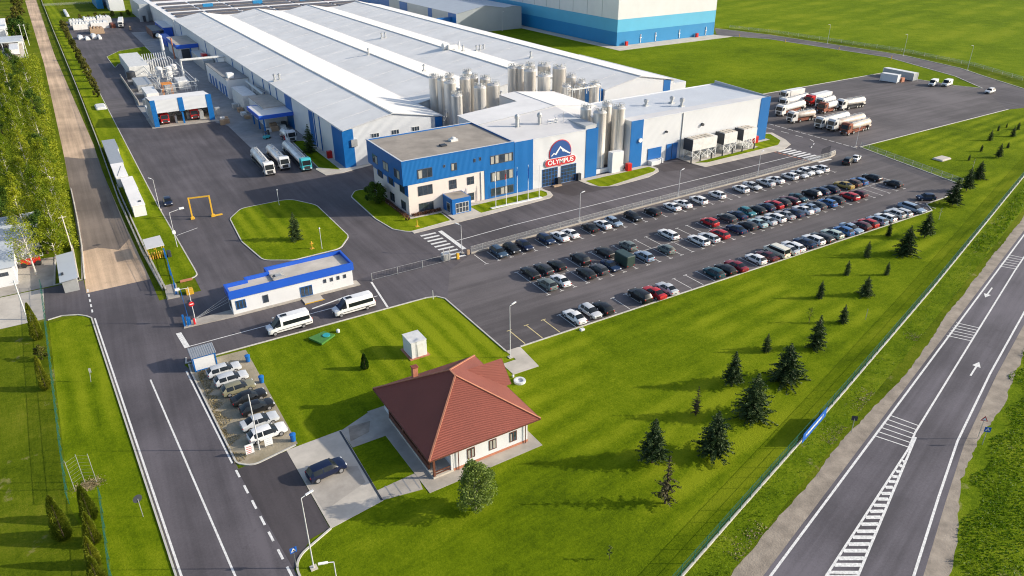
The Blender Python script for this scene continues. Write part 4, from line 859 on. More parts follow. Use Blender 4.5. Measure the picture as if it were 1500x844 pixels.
# --- white cube
wc = thing('utility_box', 'white windowless utility cube standing on the lawn behind the red-roofed house', 'utility box', (36.5, 89.2, 0))
MB().box(34.9, 38.1, 87.3, 91.1, 0, .12).build('plinth', 'brick', wc)
MB().bbox(35.25, 37.75, 87.6, 90.7, .12, 2.72, .05).build('wall', 'plain', wc)
MB().box(35.2, 37.8, 87.55, 90.75, 2.72, 2.8).build('roof', 'tarp', wc)
MB().box(36.2, 37.2, 87.56, 87.6, .15, 2.3).build('door', 'tarp', wc)
hat = thing('green_hatch', 'low green sloping hatch with turquoise lid in the lawn by the minibuses', 'hatch', (25.9, 100.4, 0))
MB().add([(23.9, 101.3, .1), (25.1, 98.5, .1), (27.8, 100.2, .1), (26.6, 102.1, .1), (23.9, 101.3, .42), (25.1, 98.5, .42), (27.8, 100.2, .35), (26.6, 102.1, .35)], [(4, 5, 6, 7), (0, 1, 5, 4), (1, 2, 6, 5), (2, 3, 7, 6), (3, 0, 4, 7)]).build('cover', 'greenroof', hat)
MB().lathe(26.5, 100.5, [(.6, .4), (.6, .52)], 14).build('lid', 'cyan', hat)
tag(MB().lathe(28.6, 101.2, [(.3, 0), (.3, .4), (.12, .55)], 10).build('marker_stone', 'plain'), 'small white marker stone on the lawn beside the green hatch', 'stone')
# --- house with the red roof
ho = thing('red_roofed_house', 'white bungalow with red hipped tile roof, chimney and corner porch', 'house', (33.6, 70.4, 0))
MB().prism([(29.3, 62.5), (39.7, 62.5), (39.7, 78.3), (27, 78.3), (27, 76), (29.3, 76)], .05, 3.25).build('wall', 'plain', ho)
MB().box(29.28, 39.72, 62.46, 62.5, .05, .4).box(39.7, 39.74, 62.5, 78.3, .05, .4).build('plinth', 'brick', ho)
ez, rz_ = 3.35, 8.0
E4 = [(25.95, 61.9), (41.25, 61.9), (41.25, 79.0), (25.95, 79.0)]; RA, RB = (33.6, 69.7), (33.6, 71.2)
MB().add([(*E4[0], ez), (*E4[1], ez), (*RA, rz_)], [(0, 1, 2)], 0).add([(*E4[1], ez), (*E4[2], ez), (*RB, rz_), (*RA, rz_)], [(0, 1, 2, 3)], 1).add([(*E4[2], ez), (*E4[3], ez), (*RB, rz_)], [(0, 1, 2)], 0).add([(*E4[3], ez), (*E4[0], ez), (*RA, rz_), (*RB, rz_)], [(0, 1, 2, 3)], 1).build('roof', ['redroof', 'redroof_y'], ho, fix=False)
MB().prism([(26.0, 61.95), (41.2, 61.95), (41.2, 78.95), (26.0, 78.95)], 3.22, 3.33).build('soffit', 'wood', ho)
hp = MB()
for a, c in ((E4[0], RA), (E4[1], RA), (E4[2], RB), (E4[3], RB)): hp.bar((*a, ez+.05), (*c, rz_+.05), .22, .12)
hp.bar((*RA, rz_+.05), (*RB, rz_+.05), .22, .12); hp.build('ridge_tiles', 'brick', ho)
gu = MB()
for a, c in zip(E4, E4[1:]+E4[:1]): gu.bar((*a, 3.27), (*c, 3.27), .14, .12)
gu.tube((39.3, 62.3, .1), (39.3, 62.3, 3.2), .06, n=6).tube((29.9, 62.3, .1), (29.9, 62.3, 2.9), .06, n=6).build('gutter', 'wood', ho)
dz = MB(); dz.add([(36.2, 72.6, 6.15), (42, 72.6, 6.15), (42, 70.1, 3.45), (40.9, 70.1, 3.45)], [(0, 1, 2, 3)]).add([(36.2, 72.6, 6.15), (42, 72.6, 6.15), (42, 75.1, 3.45), (40.9, 75.1, 3.45)], [(0, 3, 2, 1)])
dz.build('gable_roof', 'redroof', ho, fix=False)
MB().add([(41.4, 70.4, 3.3), (41.4, 74.8, 3.3), (41.4, 72.6, 5.9)], [(0, 1, 2)]).build('gable_wall', 'plain', ho)
MB().box(39.7, 41.3, 70.6, 74.6, .05, 3.3).build('entrance_wall', 'plain', ho)
ch = MB().box(30.7, 31.4, 76.3, 76.9, 3.4, 6.3).build('chimney', 'brick', ho); MB().box(30.6, 31.5, 76.2, 77.0, 6.3, 6.42).build('chimney_cap', 'redroof', ch)
for x in (31.2, 34.2, 37.1): window(ho, x, x+1.0, 1.0, 2.5, 62.48, 2, 1, 'glass_c', 'wood')
for y in (64.8, 68.5, 72.2): window(ho, y, y+1.3, .8, 2.4, 29.3, 2, 1, 'glass', 'wood', axis='y')
MB().prism([(26.6, 62.4), (29.3, 62.4), (29.3, 76), (26.6, 76)], .05, .3).build('porch_floor', 'conc_l', ho)
for x, y in ((26.8, 62.6), (26.8, 67.0), (26.8, 71.4), (26.8, 75.8), (29.1, 62.6)): MB().box(x-.13, x+.13, y-.13, y+.13, .3, 3.22).build('porch_post', 'wood' if x < 29 else 'plain', ho)
MB().box(26.68, 26.92, 64.0, 75.7, .3, 1.0).box(26.95, 28.9, 62.5, 62.62, .85, .95).box(26.95, 28.9, 62.5, 62.62, .5, .58).build('porch_railing', 'wood', ho)
we = thing('stone_well', 'round white stone well ring on the lawn behind the house', 'well', (45.8, 74.2, 0))
MB().lathe(45.8, 74.2, [(.85, 0), (.85, .32), (.55, .32), (.55, .1), (.05, .08)], 20).build('ring', 'plain', we); MB().bbox(45.5, 45.8, 75.6, 75.9, 0, .35, .05).build('block', 'plain', we)
# ------------------------------------------------------------------ wash bay and plant
wb = thing('truck_wash', 'open two-bay truck shed with white roof and blue corner posts', 'truck shed', (31.2, 256, 0))
MB().add([(22.9, 250.2, 8.0), (40.3, 250.2, 8.0), (40.3, 262, 7.0), (22.9, 262, 7.0)], [(0, 1, 2, 3)]).build('roof', 'roofm', wb)
MB().box(24.1, 30.6, 250.0, 250.2, 4.2, 8.1).box(32.1, 38.9, 250.0, 250.2, 4.2, 8.1).build('fascia', 'white', wb)
for a in ((22.7, 24.1, 249.9, 250.3, .1, 8.15), (30.6, 32.1, 249.9, 250.3, 4.0, 8.15), (38.9, 40.5, 249.9, 250.3, .1, 8.15), (31.1, 31.6, 250.3, 250.8, .1, 7.9)): MB().box(*a).build('post', 'blue', wb)
MB().box(22.7, 22.9, 250.3, 262, .1, 7.0).build('side_wall', 'greyc_y', wb); MB().box(22.9, 40.3, 261.8, 262, .1, 7.0).build('back_wall', 'greyc', wb); MB().box(40.3, 40.5, 254, 262, .1, 7.0).build('side_wall', 'greyc_y', wb)
tag(MB().bbox(33, 34, 255, 257, .1, 2.2).bbox(36.5, 37.8, 253, 255.4, .1, 2.6).box(29, 29.6, 252, 256, .1, 2.4).build('wash_machine', 'galv'), 'grey washing equipment inside the open truck shed', 'machine')
def boxthing(name, x0, x1, y0, y1, z0, z1, m, lab, cat, group=None, b=.06):
    return tag(MB().bbox(x0, x1, y0, y1, z0, z1, b).build(name, m), lab, cat, group)
# plant yard behind the wash bay
boxthing('process_tank', 26, 33.5, 337, 372, .1, 4.2, 'tarp', 'largest pale basin block behind the truck shed', 'tank block')
fr = MB()
for k in range(11): fr.bar((33.2+k*.9, 352, .1), (34.2+k*.9, 362, 4.6), .25, .5)
for k in range(12):
    x = 33+k*.95; fr.tube((x, 345, .1), (x, 345, 4.2), .1, n=5).tube((x, 345, 4), (x+rnd(-.4, .4), 352, 4.4), .12, n=5)
tag(fr.build('filter_row', 'tarp'), 'row of slanted white filter plates on the plant slab', 'filter row')
for i, (x, y, r, h, lab) in enumerate(((36, 330, 1.3, 4, 'left round pale tank on the plant slab'), (39, 326, 1.2, 4.6, 'middle round pale tank on the plant slab'), (42, 334, 1.3, 3.8, 'right round pale tank on the plant slab'))):
    tag(MB().lathe(x, y, [(r, .1), (r, h), (r*.5, h+.4)], 16).build('round_tank', 'tankw', None, True), lab, 'tank', 'round tanks on the plant slab')
pr_ = MB()
for k in range(40):
    x, y = rnd(31, 44), rnd(293, 345); h = rnd(1.5, 4.8)
    pr_.tube((x, y, .1), (x, y, h), .09, n=5)
    if k % 2: pr_.tube((x, y, h), (x+rnd(-4, 4), y+rnd(-3, 3), h), .1, n=5)
    else: pr_.tube((x, y, h), (x, y+rnd(-7, 7), h), .1, n=5)
for z in (2.2, 3.8): pr_.tube((31.5, 296, z), (44, 296, z), .12, n=5).tube((31.5, 340, z), (31.5, 296, z), .12, n=5).tube((44, 296, z), (44, 340, z), .12, n=5)
tag(pr_.build('pipework', 'tarp'), 'tangle of white pipes and frames between the round tanks', 'pipework')
boxthing('skid_unit', 33.5, 37, 300, 306, .1, 2.5, 'galv', 'grey machine skid under the white pipework', 'machine')
boxthing('skid_unit', 38.5, 42.5, 302, 312, .1, 3.0, 'tarp', 'pale machine skid under the right end of the white pipework', 'machine')
boxthing('white_cabinet', 25.6, 29.6, 287, 300, .1, 3.0, 'tankw', 'white flat-topped cabinet right behind the truck shed', 'cabinet')
boxthing('grey_container', 25, 30.2, 306, 322, .1, 2.6, 'galv', 'grey flat container left of the white pipes', 'container')
boxthing('white_container', 22.9, 25.0, 266, 271.5, .1, 2.5, 'tankw', 'small white container at the left side of the truck shed', 'container')
tag(MB().lathe(24.6, 281, [(1.2, .1), (1.2, 2.4), (.5, 2.9)], 14).build('round_tank', 'galv', None, True), 'short grey tank by the kerb left of the truck shed', 'tank', 'round tanks on the plant slab')
tag(MB().lathe(26, 334, [(1.6, .1), (1.6, 2.8), (.8, 3.2)], 14).build('round_tank', 'dark', None, True), 'dark round tank at the left edge of the plant slab', 'tank', 'round tanks on the plant slab')
pw = MB(); pw.box(22.3, 22.6, 284, 338, .1, 1.6)
for y in (296, 308, 322): pw.box(22.6, 27, y, y+.3, .1, 1.2)
tag(pw.build('retaining_wall', 'conc'), 'low concrete wall along the left edge of the plant slab', 'low wall')
oc = thing('orange_canopy', 'small orange canopy on posts among white pipes', 'canopy', (33.4, 294.5, 0))
MB().box(31.8, 35.2, 292.5, 296.5, 4.3, 4.5).build('roof', 'orange', oc)
o_ = MB()
for x in (32, 35):
    for y in (292.7, 296.3): o_.box(x-.06, x+.06, y-.06, y+.06, .1, 4.3)
o_.build('post', 'orange', oc)
tag(MB().tube((44.2, 373, 0), (44.2, 373, 9.5), .75, .6, 14).tube((44.2, 373, 9.5), (43, 372, 10.6), .8, .9, 12).build('vent_stack', 'tarp', None, True), 'white leaning vent stack at the back of the plant', 'stack')
tag(MB().tube((48.2, 372, 0), (48.2, 372, 9), .35, .3, 10).build('vent_stack', 'brick', None, True), 'thin reddish vent stack beside the white one', 'stack')
pb = MB()
for y in (314.6, 316.4):
    pb.tube((42.6, y, .1), (42.6, y, 8.4), .25, n=8).tube((42.6, y, 8.4), (58.6, y-2, 8.6), .3, n=8)
pb.tube((42.6, 314.6, 5), (42.6, 316.4, 5), .12, n=6).tube((58.2, 313, 0), (58.2, 313, 8.6), .12, n=6)
tag(pb.build('pipe_bridge', 'tarp'), 'white pipe bridge crossing to the big hall at roof height', 'pipe bridge')
# annexes along the shaded west wall
an = thing('lower_annex', 'long grey flat-roofed annex with blue doors along the shaded hall wall', 'annex', (54.5, 295, 0))
MB().box(51, 58.45, 277, 313, 0, 6.5).build('wall', 'white_y', an); MB().box(50.9, 58.45, 276.9, 313.1, 6.5, 6.7).build('roof', 'conc_g', an)
for y in (280, 284.5, 289, 296, 301, 306): MB().box(50.88, 51, y, y+2.2, .2, 3.8).build('door', 'blue_s', an)
MB().box(52, 54, 279, 281.5, 6.7, 8.3).tube((54.05, 280.2, 7.5), (54.3, 280.2, 7.5), .7, n=12).build('roof_cooler', 'signwhite', an)
boxthing('white_unit', 51.0, 55.4, 254.4, 271, 0, 5.3, 'tarp', 'pale grey box unit between the long annex and the dock canopy', 'unit')
pt = MB()
for k in range(5): pt.tube((56, 252+k*2, .1), (56, 252+k*2, 6), .25, n=6).tube((56, 252+k*2, 6), (58.4, 252+k*2, 6.6), .25, n=6)
pt.tube((56.6, 250, 6), (56.6, 272, 6.4), .5, n=10); tag(pt.build('duct', 'galv'), 'grey ducts on the shaded hall wall behind the pale unit', 'duct')
dk = thing('loading_dock', 'loading dock with blue edged canopy on the shaded side of the big hall', 'loading dock', (54, 235, 0))
MB().box(51.8, 58.45, 231.5, 250, 0, 5.8).build('wall', 'white_y', dk); MB().box(51.7, 58.45, 231.4, 250.1, 5.8, 6.0).build('roof', 'conc', dk)
MB().box(48.4, 58.45, 223.8, 238, 5.3, 5.5).build('canopy_roof', 'roofg', dk)
MB().box(48.3, 48.5, 223.6, 238.1, 4.5, 5.6).box(48.5, 58.6, 223.6, 223.8, 4.5, 5.6).box(48.5, 51.7, 238, 238.2, 4.5, 5.6).build('fascia', 'blue_b', dk)
for x, y in ((49.7, 224.3), (49.7, 230.8), (49.7, 237.4)): MB().box(x-.2, x+.2, y-.2, y+.2, 0, 5.3).build('post', 'blue_s', dk)
k0 = 0
for x, y, w, d, h, m, lab in ((53, 226.5, 2.2, 1.6, 1.5, 'card', 'brown pallet stack at the front under the dock canopy'), (55.6, 227, 1.8, 1.6, 1.3, 'tarp', 'wrapped white pallet under the dock canopy'), (53.4, 229.2, 2, 1.6, 1.7, 'card', 'brown pallet stack at the back under the dock canopy'), (51.2, 226, 1.2, 1.2, 1.1, 'tarp', 'small white drum by the canopy post'), (56.8, 229.5, 1.4, 1.4, 1.6, 'dark', 'dark crate by the hall wall under the canopy')):
    tag(MB().bbox(x-w/2, x+w/2, y-d/2, y+d/2, .15, h, .04).box(x-w/2, x+w/2, y-d/2, y+d/2, 0, .13).build('pallet_load', m), lab, 'pallet load', 'goods on the shaded dock')
for i, (x, y, h, m, w) in enumerate(((41.2, 242.4, 1.5, 'card', 'front'), (42.8, 243.6, 1.4, 'card', 'right'), (41.9, 245.2, 1.7, 'tarp', 'middle'), (43.2, 247.4, 1.2, 'card', 'rear'), (42.6, 255.4, 2.6, 'galv', 'tall metal'))):
    tag(MB().bbox(x-.7, x+.7, y-.65, y+.65, .15, h, .04).box(x-.72, x+.72, y-.68, y+.68, 0, .13).build('pallet_load', m), w+' pallet load stacked at the right side of the truck shed', 'pallet load', 'pallets by the truck shed')
for i, (x, y) in enumerate(((49.6, 246), (49.4, 250), (49.8, 256), (49.5, 262))):
    tag(MB().bbox(x-.8, x+.8, y-1.2, y+1.2, .1, 1.0+.2*i, .04).build('pallet_load', ['card', 'tarp', 'card', 'galv'][i]), ['first', 'second', 'third', 'last'][i]+' low stack along the annex wall, counted from the canopy', 'pallet load', 'low stacks along the annex')
nb = thing('loading_block', 'flat-roofed block with blue fascia and dark gate at the far hall wall', 'annex', (53.5, 380, 0))
MB().box(49.6, 58.45, 368.5, 396, 0, 5.0).build('wall', 'white_y', nb); MB().box(49.3, 58.45, 368, 396.2, 6.0, 6.2).build('roof', 'conc', nb)
MB().box(49.2, 58.45, 367.8, 368.2, 4.6, 6.25).box(49.1, 49.3, 367.8, 396.2, 4.6, 6.25).build('fascia', 'blue_b', nb)
MB().box(51, 54.5, 368.3, 368.5, 0, 4.2).build('gate', 'dark', nb); MB().box(54.6, 55.2, 368.2, 368.5, 0, 4.6).build('post', 'blue_s', nb)
boxthing('rooftop_unit', 54, 58, 335, 362, 0, 4.2, 'galv', 'grey unit on the hall wall between pipe bridge and blue fascia block', 'unit')
boxthing('red_machine', 55.5, 57.5, 344, 348, 4.2, 5.2, 'red', 'small red machine on top of the grey wall unit', 'machine')
db = thing('blue_dock', 'dark blue dock house with pale roof at the far end of the hall wall', 'annex', (56, 452, 0))
MB().box(54.2, 58.5, 438.5, 468, 0, 5).build('wall', 'blue_b', db); MB().box(54.1, 59, 438.4, 468.2, 5, 5.2).build('roof', 'roofg', db)
MB().box(48.6, 54.2, 438.5, 462, 3.6, 3.9).build('canopy', 'dark', db); MB().box(48.5, 48.7, 438.5, 462, .3, 3.9).build('side_panel', 'wood', db)
boxthing('blue_container', 50.5, 54.0, 408, 430, 0, 3.4, 'blue_b', 'dark blue container before the far dock house', 'container')
# stores at the far end of the yard
for i, (x0, x1, y, h, m, lab) in enumerate(((15.4, 24, 499, 2.9, 'tankw', 'left half of the front row of long white modules'), (24.3, 33.5, 498, 3.1, 'tankw', 'right half of the front row of long white modules'), (15, 22, 520, 2.5, 'tarp', 'left pale module in the rear row'), (22.5, 29, 521, 2.8, 'tankw', 'middle pale module in the rear row'), (29.6, 37, 522, 3.0, 'tarp', 'right pale module in the rear row'), (22.2, 29, 476, 2.6, 'card', 'brown cardboard stack before the long white modules'))):
    t = thing('storage_module', lab, 'storage unit', ((x0+x1)/2, y, 0), 0, 'stored units at the far end of the yard')
    MB().bbox(x0, x1, y-2, y+8, .05, h, .08).build('casing', m, t)
    u = MB()
    for k in range(int((x1-x0)/1.6)): u.bbox(x0+.3+k*1.6, x0+1.4+k*1.6, y, y+6, h, h+rnd(.3, 1.0), .04)
    u.build('fittings', 'tarp' if m != 'card' else 'card', t)
for i, (x, y, w, d, h, lab) in enumerate(((16.5, 462, 2.6, 9, 1.1, 'left'), (19.3, 457, 2.2, 8, .9, 'second'), (22.8, 462, 2.4, 11, 1.3, 'third'), (25, 457, 1.6, 9, 1.2, 'right'))):
    tag(MB().bbox(x-w/2, x+w/2, y-d/2, y+d/2, .03, h, .25).bbox(x-w/3, x+w/4, y-d/4, y+d/3, h-.05, h+.5, .2).build('wrapped_pile', 'tankw'), lab+' white wrapped pile at the far edge of the yard', 'wrapped goods', 'white wrapped piles')
boxthing('tarp_heap', 15.3, 17.2, 565, 600, 0, 1.2, 'tarp', 'long pale heap on the grass beyond the far stores', 'heap', b=.4)
boxthing('tarp_heap', 9.2, 12.4, 284, 291, .1, .9, 'tarp', 'white tarpaulin heap on the grass strip beside the fence', 'heap', b=.35)
boxthing('red_unit', 34.6, 36.6, 494, 502, 0, 2.2, 'maroon' if 'maroon' in M else 'rust', 'small rust red unit at the end of the long white modules', 'unit')
# white modules on the grass strip
for i, (x0, x1, y0, y1, h, lab) in enumerate(((6.9, 10.0, 222, 233, 2.4, 'rearmost grey roofed container on the grass strip'), (6.8, 9.6, 207.6, 221.6, 2.5, 'grey roofed container, second from the rear on the grass strip'), (6.7, 9.3, 195, 207.2, 2.6, 'white container, third from the rear on the grass strip'), (7.6, 10.1, 184, 194.4, 2.5, 'white ribbed container, second from the front on the grass strip'), (7.5, 10.0, 171.8, 183.6, 2.6, 'foremost white container on the grass strip'))):
    t = thing('container', lab, 'container', ((x0+x1)/2, (y0+y1)/2, 0), 0, 'containers on the grass strip')
    MB().box(x0, x1, y0, y1, .15, h).build('wall', 'white_y', t)
    MB().box(x0-.1, x1+.1, y0-.1, y1+.1, h, h+.12).build('roof', 'galv' if i < 2 else 'roofm', t)
    if i == 4: MB().box(x1-1, x1-.4, y0+2, y0+3, h+.12, h+.2).build('roof_hatch', 'dark', t)
    if i == 2: MB().bar((x0+.4, y0+1, h+.15), (x0+2, y0+9, h+.15), .06, .06).build('roof_cable', 'dark', t)
sh = thing('bike_shelter', 'small open shelter with grey roof and yellow fittings by the blue gate', 'shelter', (8.7, 148, 0))
MB().add([(6.9, 145.8, 2.5), (10.1, 145.6, 2.7), (10.1, 151.2, 2.7), (6.9, 151.2, 2.5), (6.9, 145.8, 2.6), (10.1, 145.6, 2.8), (10.1, 151.2, 2.8), (6.9, 151.2, 2.6)], [(0, 3, 2, 1), (4, 5, 6, 7), (0, 1, 5, 4), (1, 2, 6, 5), (2, 3, 7, 6), (3, 0, 4, 7)]).build('roof', 'roofg', sh)
pz = MB()
for x in (7.1, 8.5, 9.9):
    for y in (146, 151): pz.box(x-.05, x+.05, y-.05, y+.05, .1, 2.6)
pz.build('post', 'yellow', sh)
yy = MB()
for k in range(7): yy.tube((7.2+k*.42, 146.2, .1), (7.3+k*.4, 146.9, 1.3), .06, n=5).box(7.15+k*.42, 7.4+k*.42, 146.3, 147.3, .1, .7+.2*(k % 3))
tag(yy.build('yellow_rack', 'yellow'), 'yellow rack and fittings under the small shelter roof', 'rack')
boxthing('dark_bin', 10.2, 10.9, 145.6, 146.5, .1, 1.3, 'dark', 'dark bin at the right front of the small shelter', 'bin')
# ------------------------------------------------------------------ cars
def car_parts(L, W, hood, belt, roof, hl, ws, rl, rw, deck, rd=.05, wr=.70, wroof=.5, win=(0, 1), wheel=.33, z0=.2, track=None, pillar=False):
    h = L/2; w = W/2
    fx = h-hl-ws; rx = -h+rl+rw
    st = [(h, .74*w, .34, hood-.26, hood-.22, .60*w, 0), (h-.06, .86*w, .24, hood-.13, hood-.09, .70*w, 0), (h-.22, .95*w, z0+.02, hood-.06, hood-.02, .78*w, 0), (h-hl*.55, w, z0, hood+.0, hood+.05, .82*w, 0),
          (h-hl, w, z0, belt-.03, hood+.09, .78*w, 0), (fx, w, z0, belt, roof-.06, wr*w, 1), (fx-.35, w, z0, belt, roof-.01, wr*w, 1)]
    a, b = fx-.35, rx+.1
    for t in (.42, .48, .95): x = a+(b-a)*t; st.append((x, w, z0, belt+.01, roof, wr*w, 1))
    st += [(rx, .99*w, z0, belt+.03, roof-.05, (wr-.02)*w, 1), (-h+rl, .97*w, z0, min(belt+.02, deck-.02), deck, .78*w, 0), (-h+.06, .92*w, z0+.05, min(belt-.02, deck-.05), deck-.04, .76*w, 0), (-h, .84*w, .34, belt-.22, deck-.24, .68*w, 0)]
    rings = []
    for x, hw_, zl, zb, zt, wt, c in st:
        r_ = rd if c else .03
        half = [(hw_*.9, zl), (hw_*.98, zl+.12), (hw_, zl+.55*(zb-zl)), (hw_*.965, zb), (wt, zt-r_), (wt*(wroof/.7 if c else .75), zt-(.0 if c else .0)), (0, zt+.015)]
        rings.append([(x, y, z) for y, z in half]+[(x, -y, z) for y, z in half[-2::-1]])
    n = 13
    body, scr, rear, side = MB(), MB(), MB(), {1: MB(), -1: MB()}
    ncab = [i for i, s in enumerate(st) if s[6]]
    i0, i1 = ncab[0], ncab[-1]
    for i in range(len(st)-1):
        for j in range(n-1):
            q = (rings[i][j], rings[i][j+1], rings[i+1][j+1], rings[i+1][j]); strip = j if j < 6 else 11-j
            tgt = body; mi = 0
            if strip == 0: mi = 1
            if strip in (4, 5):
                if i == i0-1: tgt = scr
                elif i == i1: tgt = rear
            elif strip == 3 and i0-1 <= i < i1+0:
                f = (i-(i0-1))/(i1-i0+1)
                if st[i+1][0] < st[i][0]-.12+.0 and win[0] <= f < win[1] and not (pillar and i == i0): tgt = side[1 if j < 6 else -1]
            tgt.quad(*q, mi=mi if tgt is body else 0)
    body.add(rings[0], [tuple(range(n))], 0); body.add(rings[-1], [tuple(range(n))], 0)
    return dict(body=body, scr=scr, rear=rear, side=side, L=L, W=W, hood=hood, belt=belt, wheel=wheel, ax=(h-hl*.78 if hl > 1 else h-.95, -h+.85 if L < 5.4 else -h+L*.22))
def make_car(name, cat, p, paint, loc=(0, 0, -50)):
    t = thing(name, 'car', cat, loc); Z = Vector(loc)
    def B(mb, nm, m, sm=True, ang=35):
        mb.v = [(x+Z.x, y+Z.y, z+Z.z) for x, y, z in mb.v]; return mb.build(nm, m, t, sm, angle=ang)
    def weld(mb):                                   # share vertices so that shading runs smoothly
        key = {}; v = []; mp = []
        for q in mb.v:
            k = tuple(round(c, 4) for c in q)
            if k not in key: key[k] = len(v); v.append(q)
            mp.append(key[k])
        mb.v = v; fs = []; mi = []
        for f, m in zip(mb.f, mb.mi):
            g = []
            for i in f:
                if mp[i] not in g: g.append(mp[i])
            if len(g) > 2: fs.append(tuple(g)); mi.append(m)
        mb.f = fs; mb.mi = mi; return mb
    B(weld(p['body']), 'body', [paint, 'plate']); B(weld(p['scr']), 'windscreen', 'carglass'); B(weld(p['rear']), 'rear_window', 'carglass')
    for s in (1, -1): B(weld(p['side'][s]), 'side_window', 'carglass')
    L, W, r = p['L'], p['W'], p['wheel']
    for x in p['ax']:
        for s in (1, -1):
            y = s*(W/2-.1)
            wl = MB().tube((x, y-s*.1, r), (x, y+s*.125, r), r, n=16, mi=0).tube((x, y+s*.12, r), (x, y+s*.135, r), r*.66, n=12, mi=1)
            B(wl, 'wheel', ['black', 'rim'], False)
    for s in (1, -1):
        B(MB().bbox(L/2-.24, L/2-.02, s*W*.36-.17, s*W*.36+.17, p['hood']-.24, p['hood']-.07, .03), 'headlight', 'light', False)
        B(MB().bbox(-L/2-.02, -L/2+.16, s*W*.385-.12, s*W*.385+.12, p['belt']-.22, p['belt']-.02, .03), 'taillight', 'tail', False)
        B(MB().bbox(p['L']/2-1.55 if L < 5.4 else L/2-1.2, p['L']/2-1.4 if L < 5.4 else L/2-1.05, s*(W/2+.08)-.09, s*(W/2+.08)+.09, p['belt'], p['belt']+.14, .03), 'mirror', paint, False)
    B(MB().box(L/2-.05, L/2+.012, -W*.26, W*.26, .36, p['hood']-.28).box(-L/2-.012, -L/2+.05, -.28, .28, .52, .64), 'grille', 'plate', False)
    return t
SPEC = {'sedan': dict(L=4.6, W=1.84, hood=.84, belt=0.87, roof=1.44, hl=1.22, ws=.72, rl=.62, rw=.78, deck=1.06),
        'hatchback': dict(L=4.2, W=1.82, hood=.88, belt=0.91, roof=1.50, hl=1.02, ws=.72, rl=.12, rw=.5, deck=1.05),
        'small hatchback': dict(L=3.6, W=1.68, hood=.92, belt=1.0, roof=1.55, hl=.8, ws=.62, rl=.08, rw=.38, deck=1.05),
        'estate': dict(L=4.7, W=1.84, hood=.86, belt=0.89, roof=1.48, hl=1.2, ws=.72, rl=.1, rw=.5, deck=1.04),
        'long estate': dict(L=5.9, W=1.9, hood=.88, belt=.97, roof=1.52, hl=1.3, ws=.8, rl=.2, rw=.8, deck=1.02),
        'suv': dict(L=4.75, W=1.95, hood=1.02, belt=1.12, roof=1.72, hl=1.15, ws=.65, rl=.1, rw=.4, deck=1.16, wheel=.38, z0=.28),
        'minivan': dict(L=5.2, W=1.92, hood=1.05, belt=1.12, roof=1.96, hl=.72, ws=.8, rl=.06, rw=.1, deck=1.1, rd=.22, wr=.9, wroof=.62, wheel=.34),
        'panel van': dict(L=5.4, W=2.0, hood=1.12, belt=1.2, roof=2.2, hl=.7, ws=.75, rl=.06, rw=.06, deck=1.2, rd=.5, wr=.96, wroof=.62, win=(0, .4), wheel=.35),
        'minibus': dict(L=7.1, W=2.05, hood=1.18, belt=1.34, roof=2.68, hl=.82, ws=1.2, rl=.1, rw=.3, deck=1.34, rd=.62, wr=.965, wroof=.52, pillar=True, wheel=.36, z0=.3)}
CATS = {'sedan': 'car', 'hatchback': 'car', 'small hatchback': 'car', 'estate': 'car', 'long estate': 'car', 'suv': 'suv', 'minivan': 'van', 'panel van': 'van', 'minibus': 'minibus'}
NAMES = {k: k.replace(' ', '_')+('_car' if CATS[k] == 'car' else '') for k in SPEC}; NAMES['suv'] = 'suv'
proto = {}
used = set()
def car(kind, color, x, y, rz, label, group):
    key = kind
    paint = M['car '+color]
    if key not in proto:
        t = make_car(NAMES[kind], CATS[kind], car_parts(**SPEC[kind]), paint); proto[key] = t
        t.location = (x, y, ZC); t.rotation_euler = (0, 0, rz); t['label'] = label; t['group'] = group
        return t
    return dup(proto[key], (x, y, ZC), rz, label, group, (rnd(.95, 1.06), rnd(.97, 1.03), rnd(.96, 1.05)), {'body': paint, 'mirror': paint})
ZC = .02
ORD = ['first', 'second', 'third', 'fourth', 'fifth', 'sixth', 'seventh', 'eighth', 'ninth', 'tenth', 'eleventh', 'twelfth', 'thirteenth', 'fourteenth', 'fifteenth', 'sixteenth', 'seventeenth', 'eighteenth', 'nineteenth', 'twentieth', 'twenty-first', 'twenty-second', 'twenty-third', 'twenty-fourth', 'twenty-fifth', 'twenty-sixth', 'twenty-seventh', 'twenty-eighth']
ROWN = {'A': 'row along the fence wall', 'B': 'upper middle row', 'C': 'lower middle row', 'D': 'row along the lawn'}
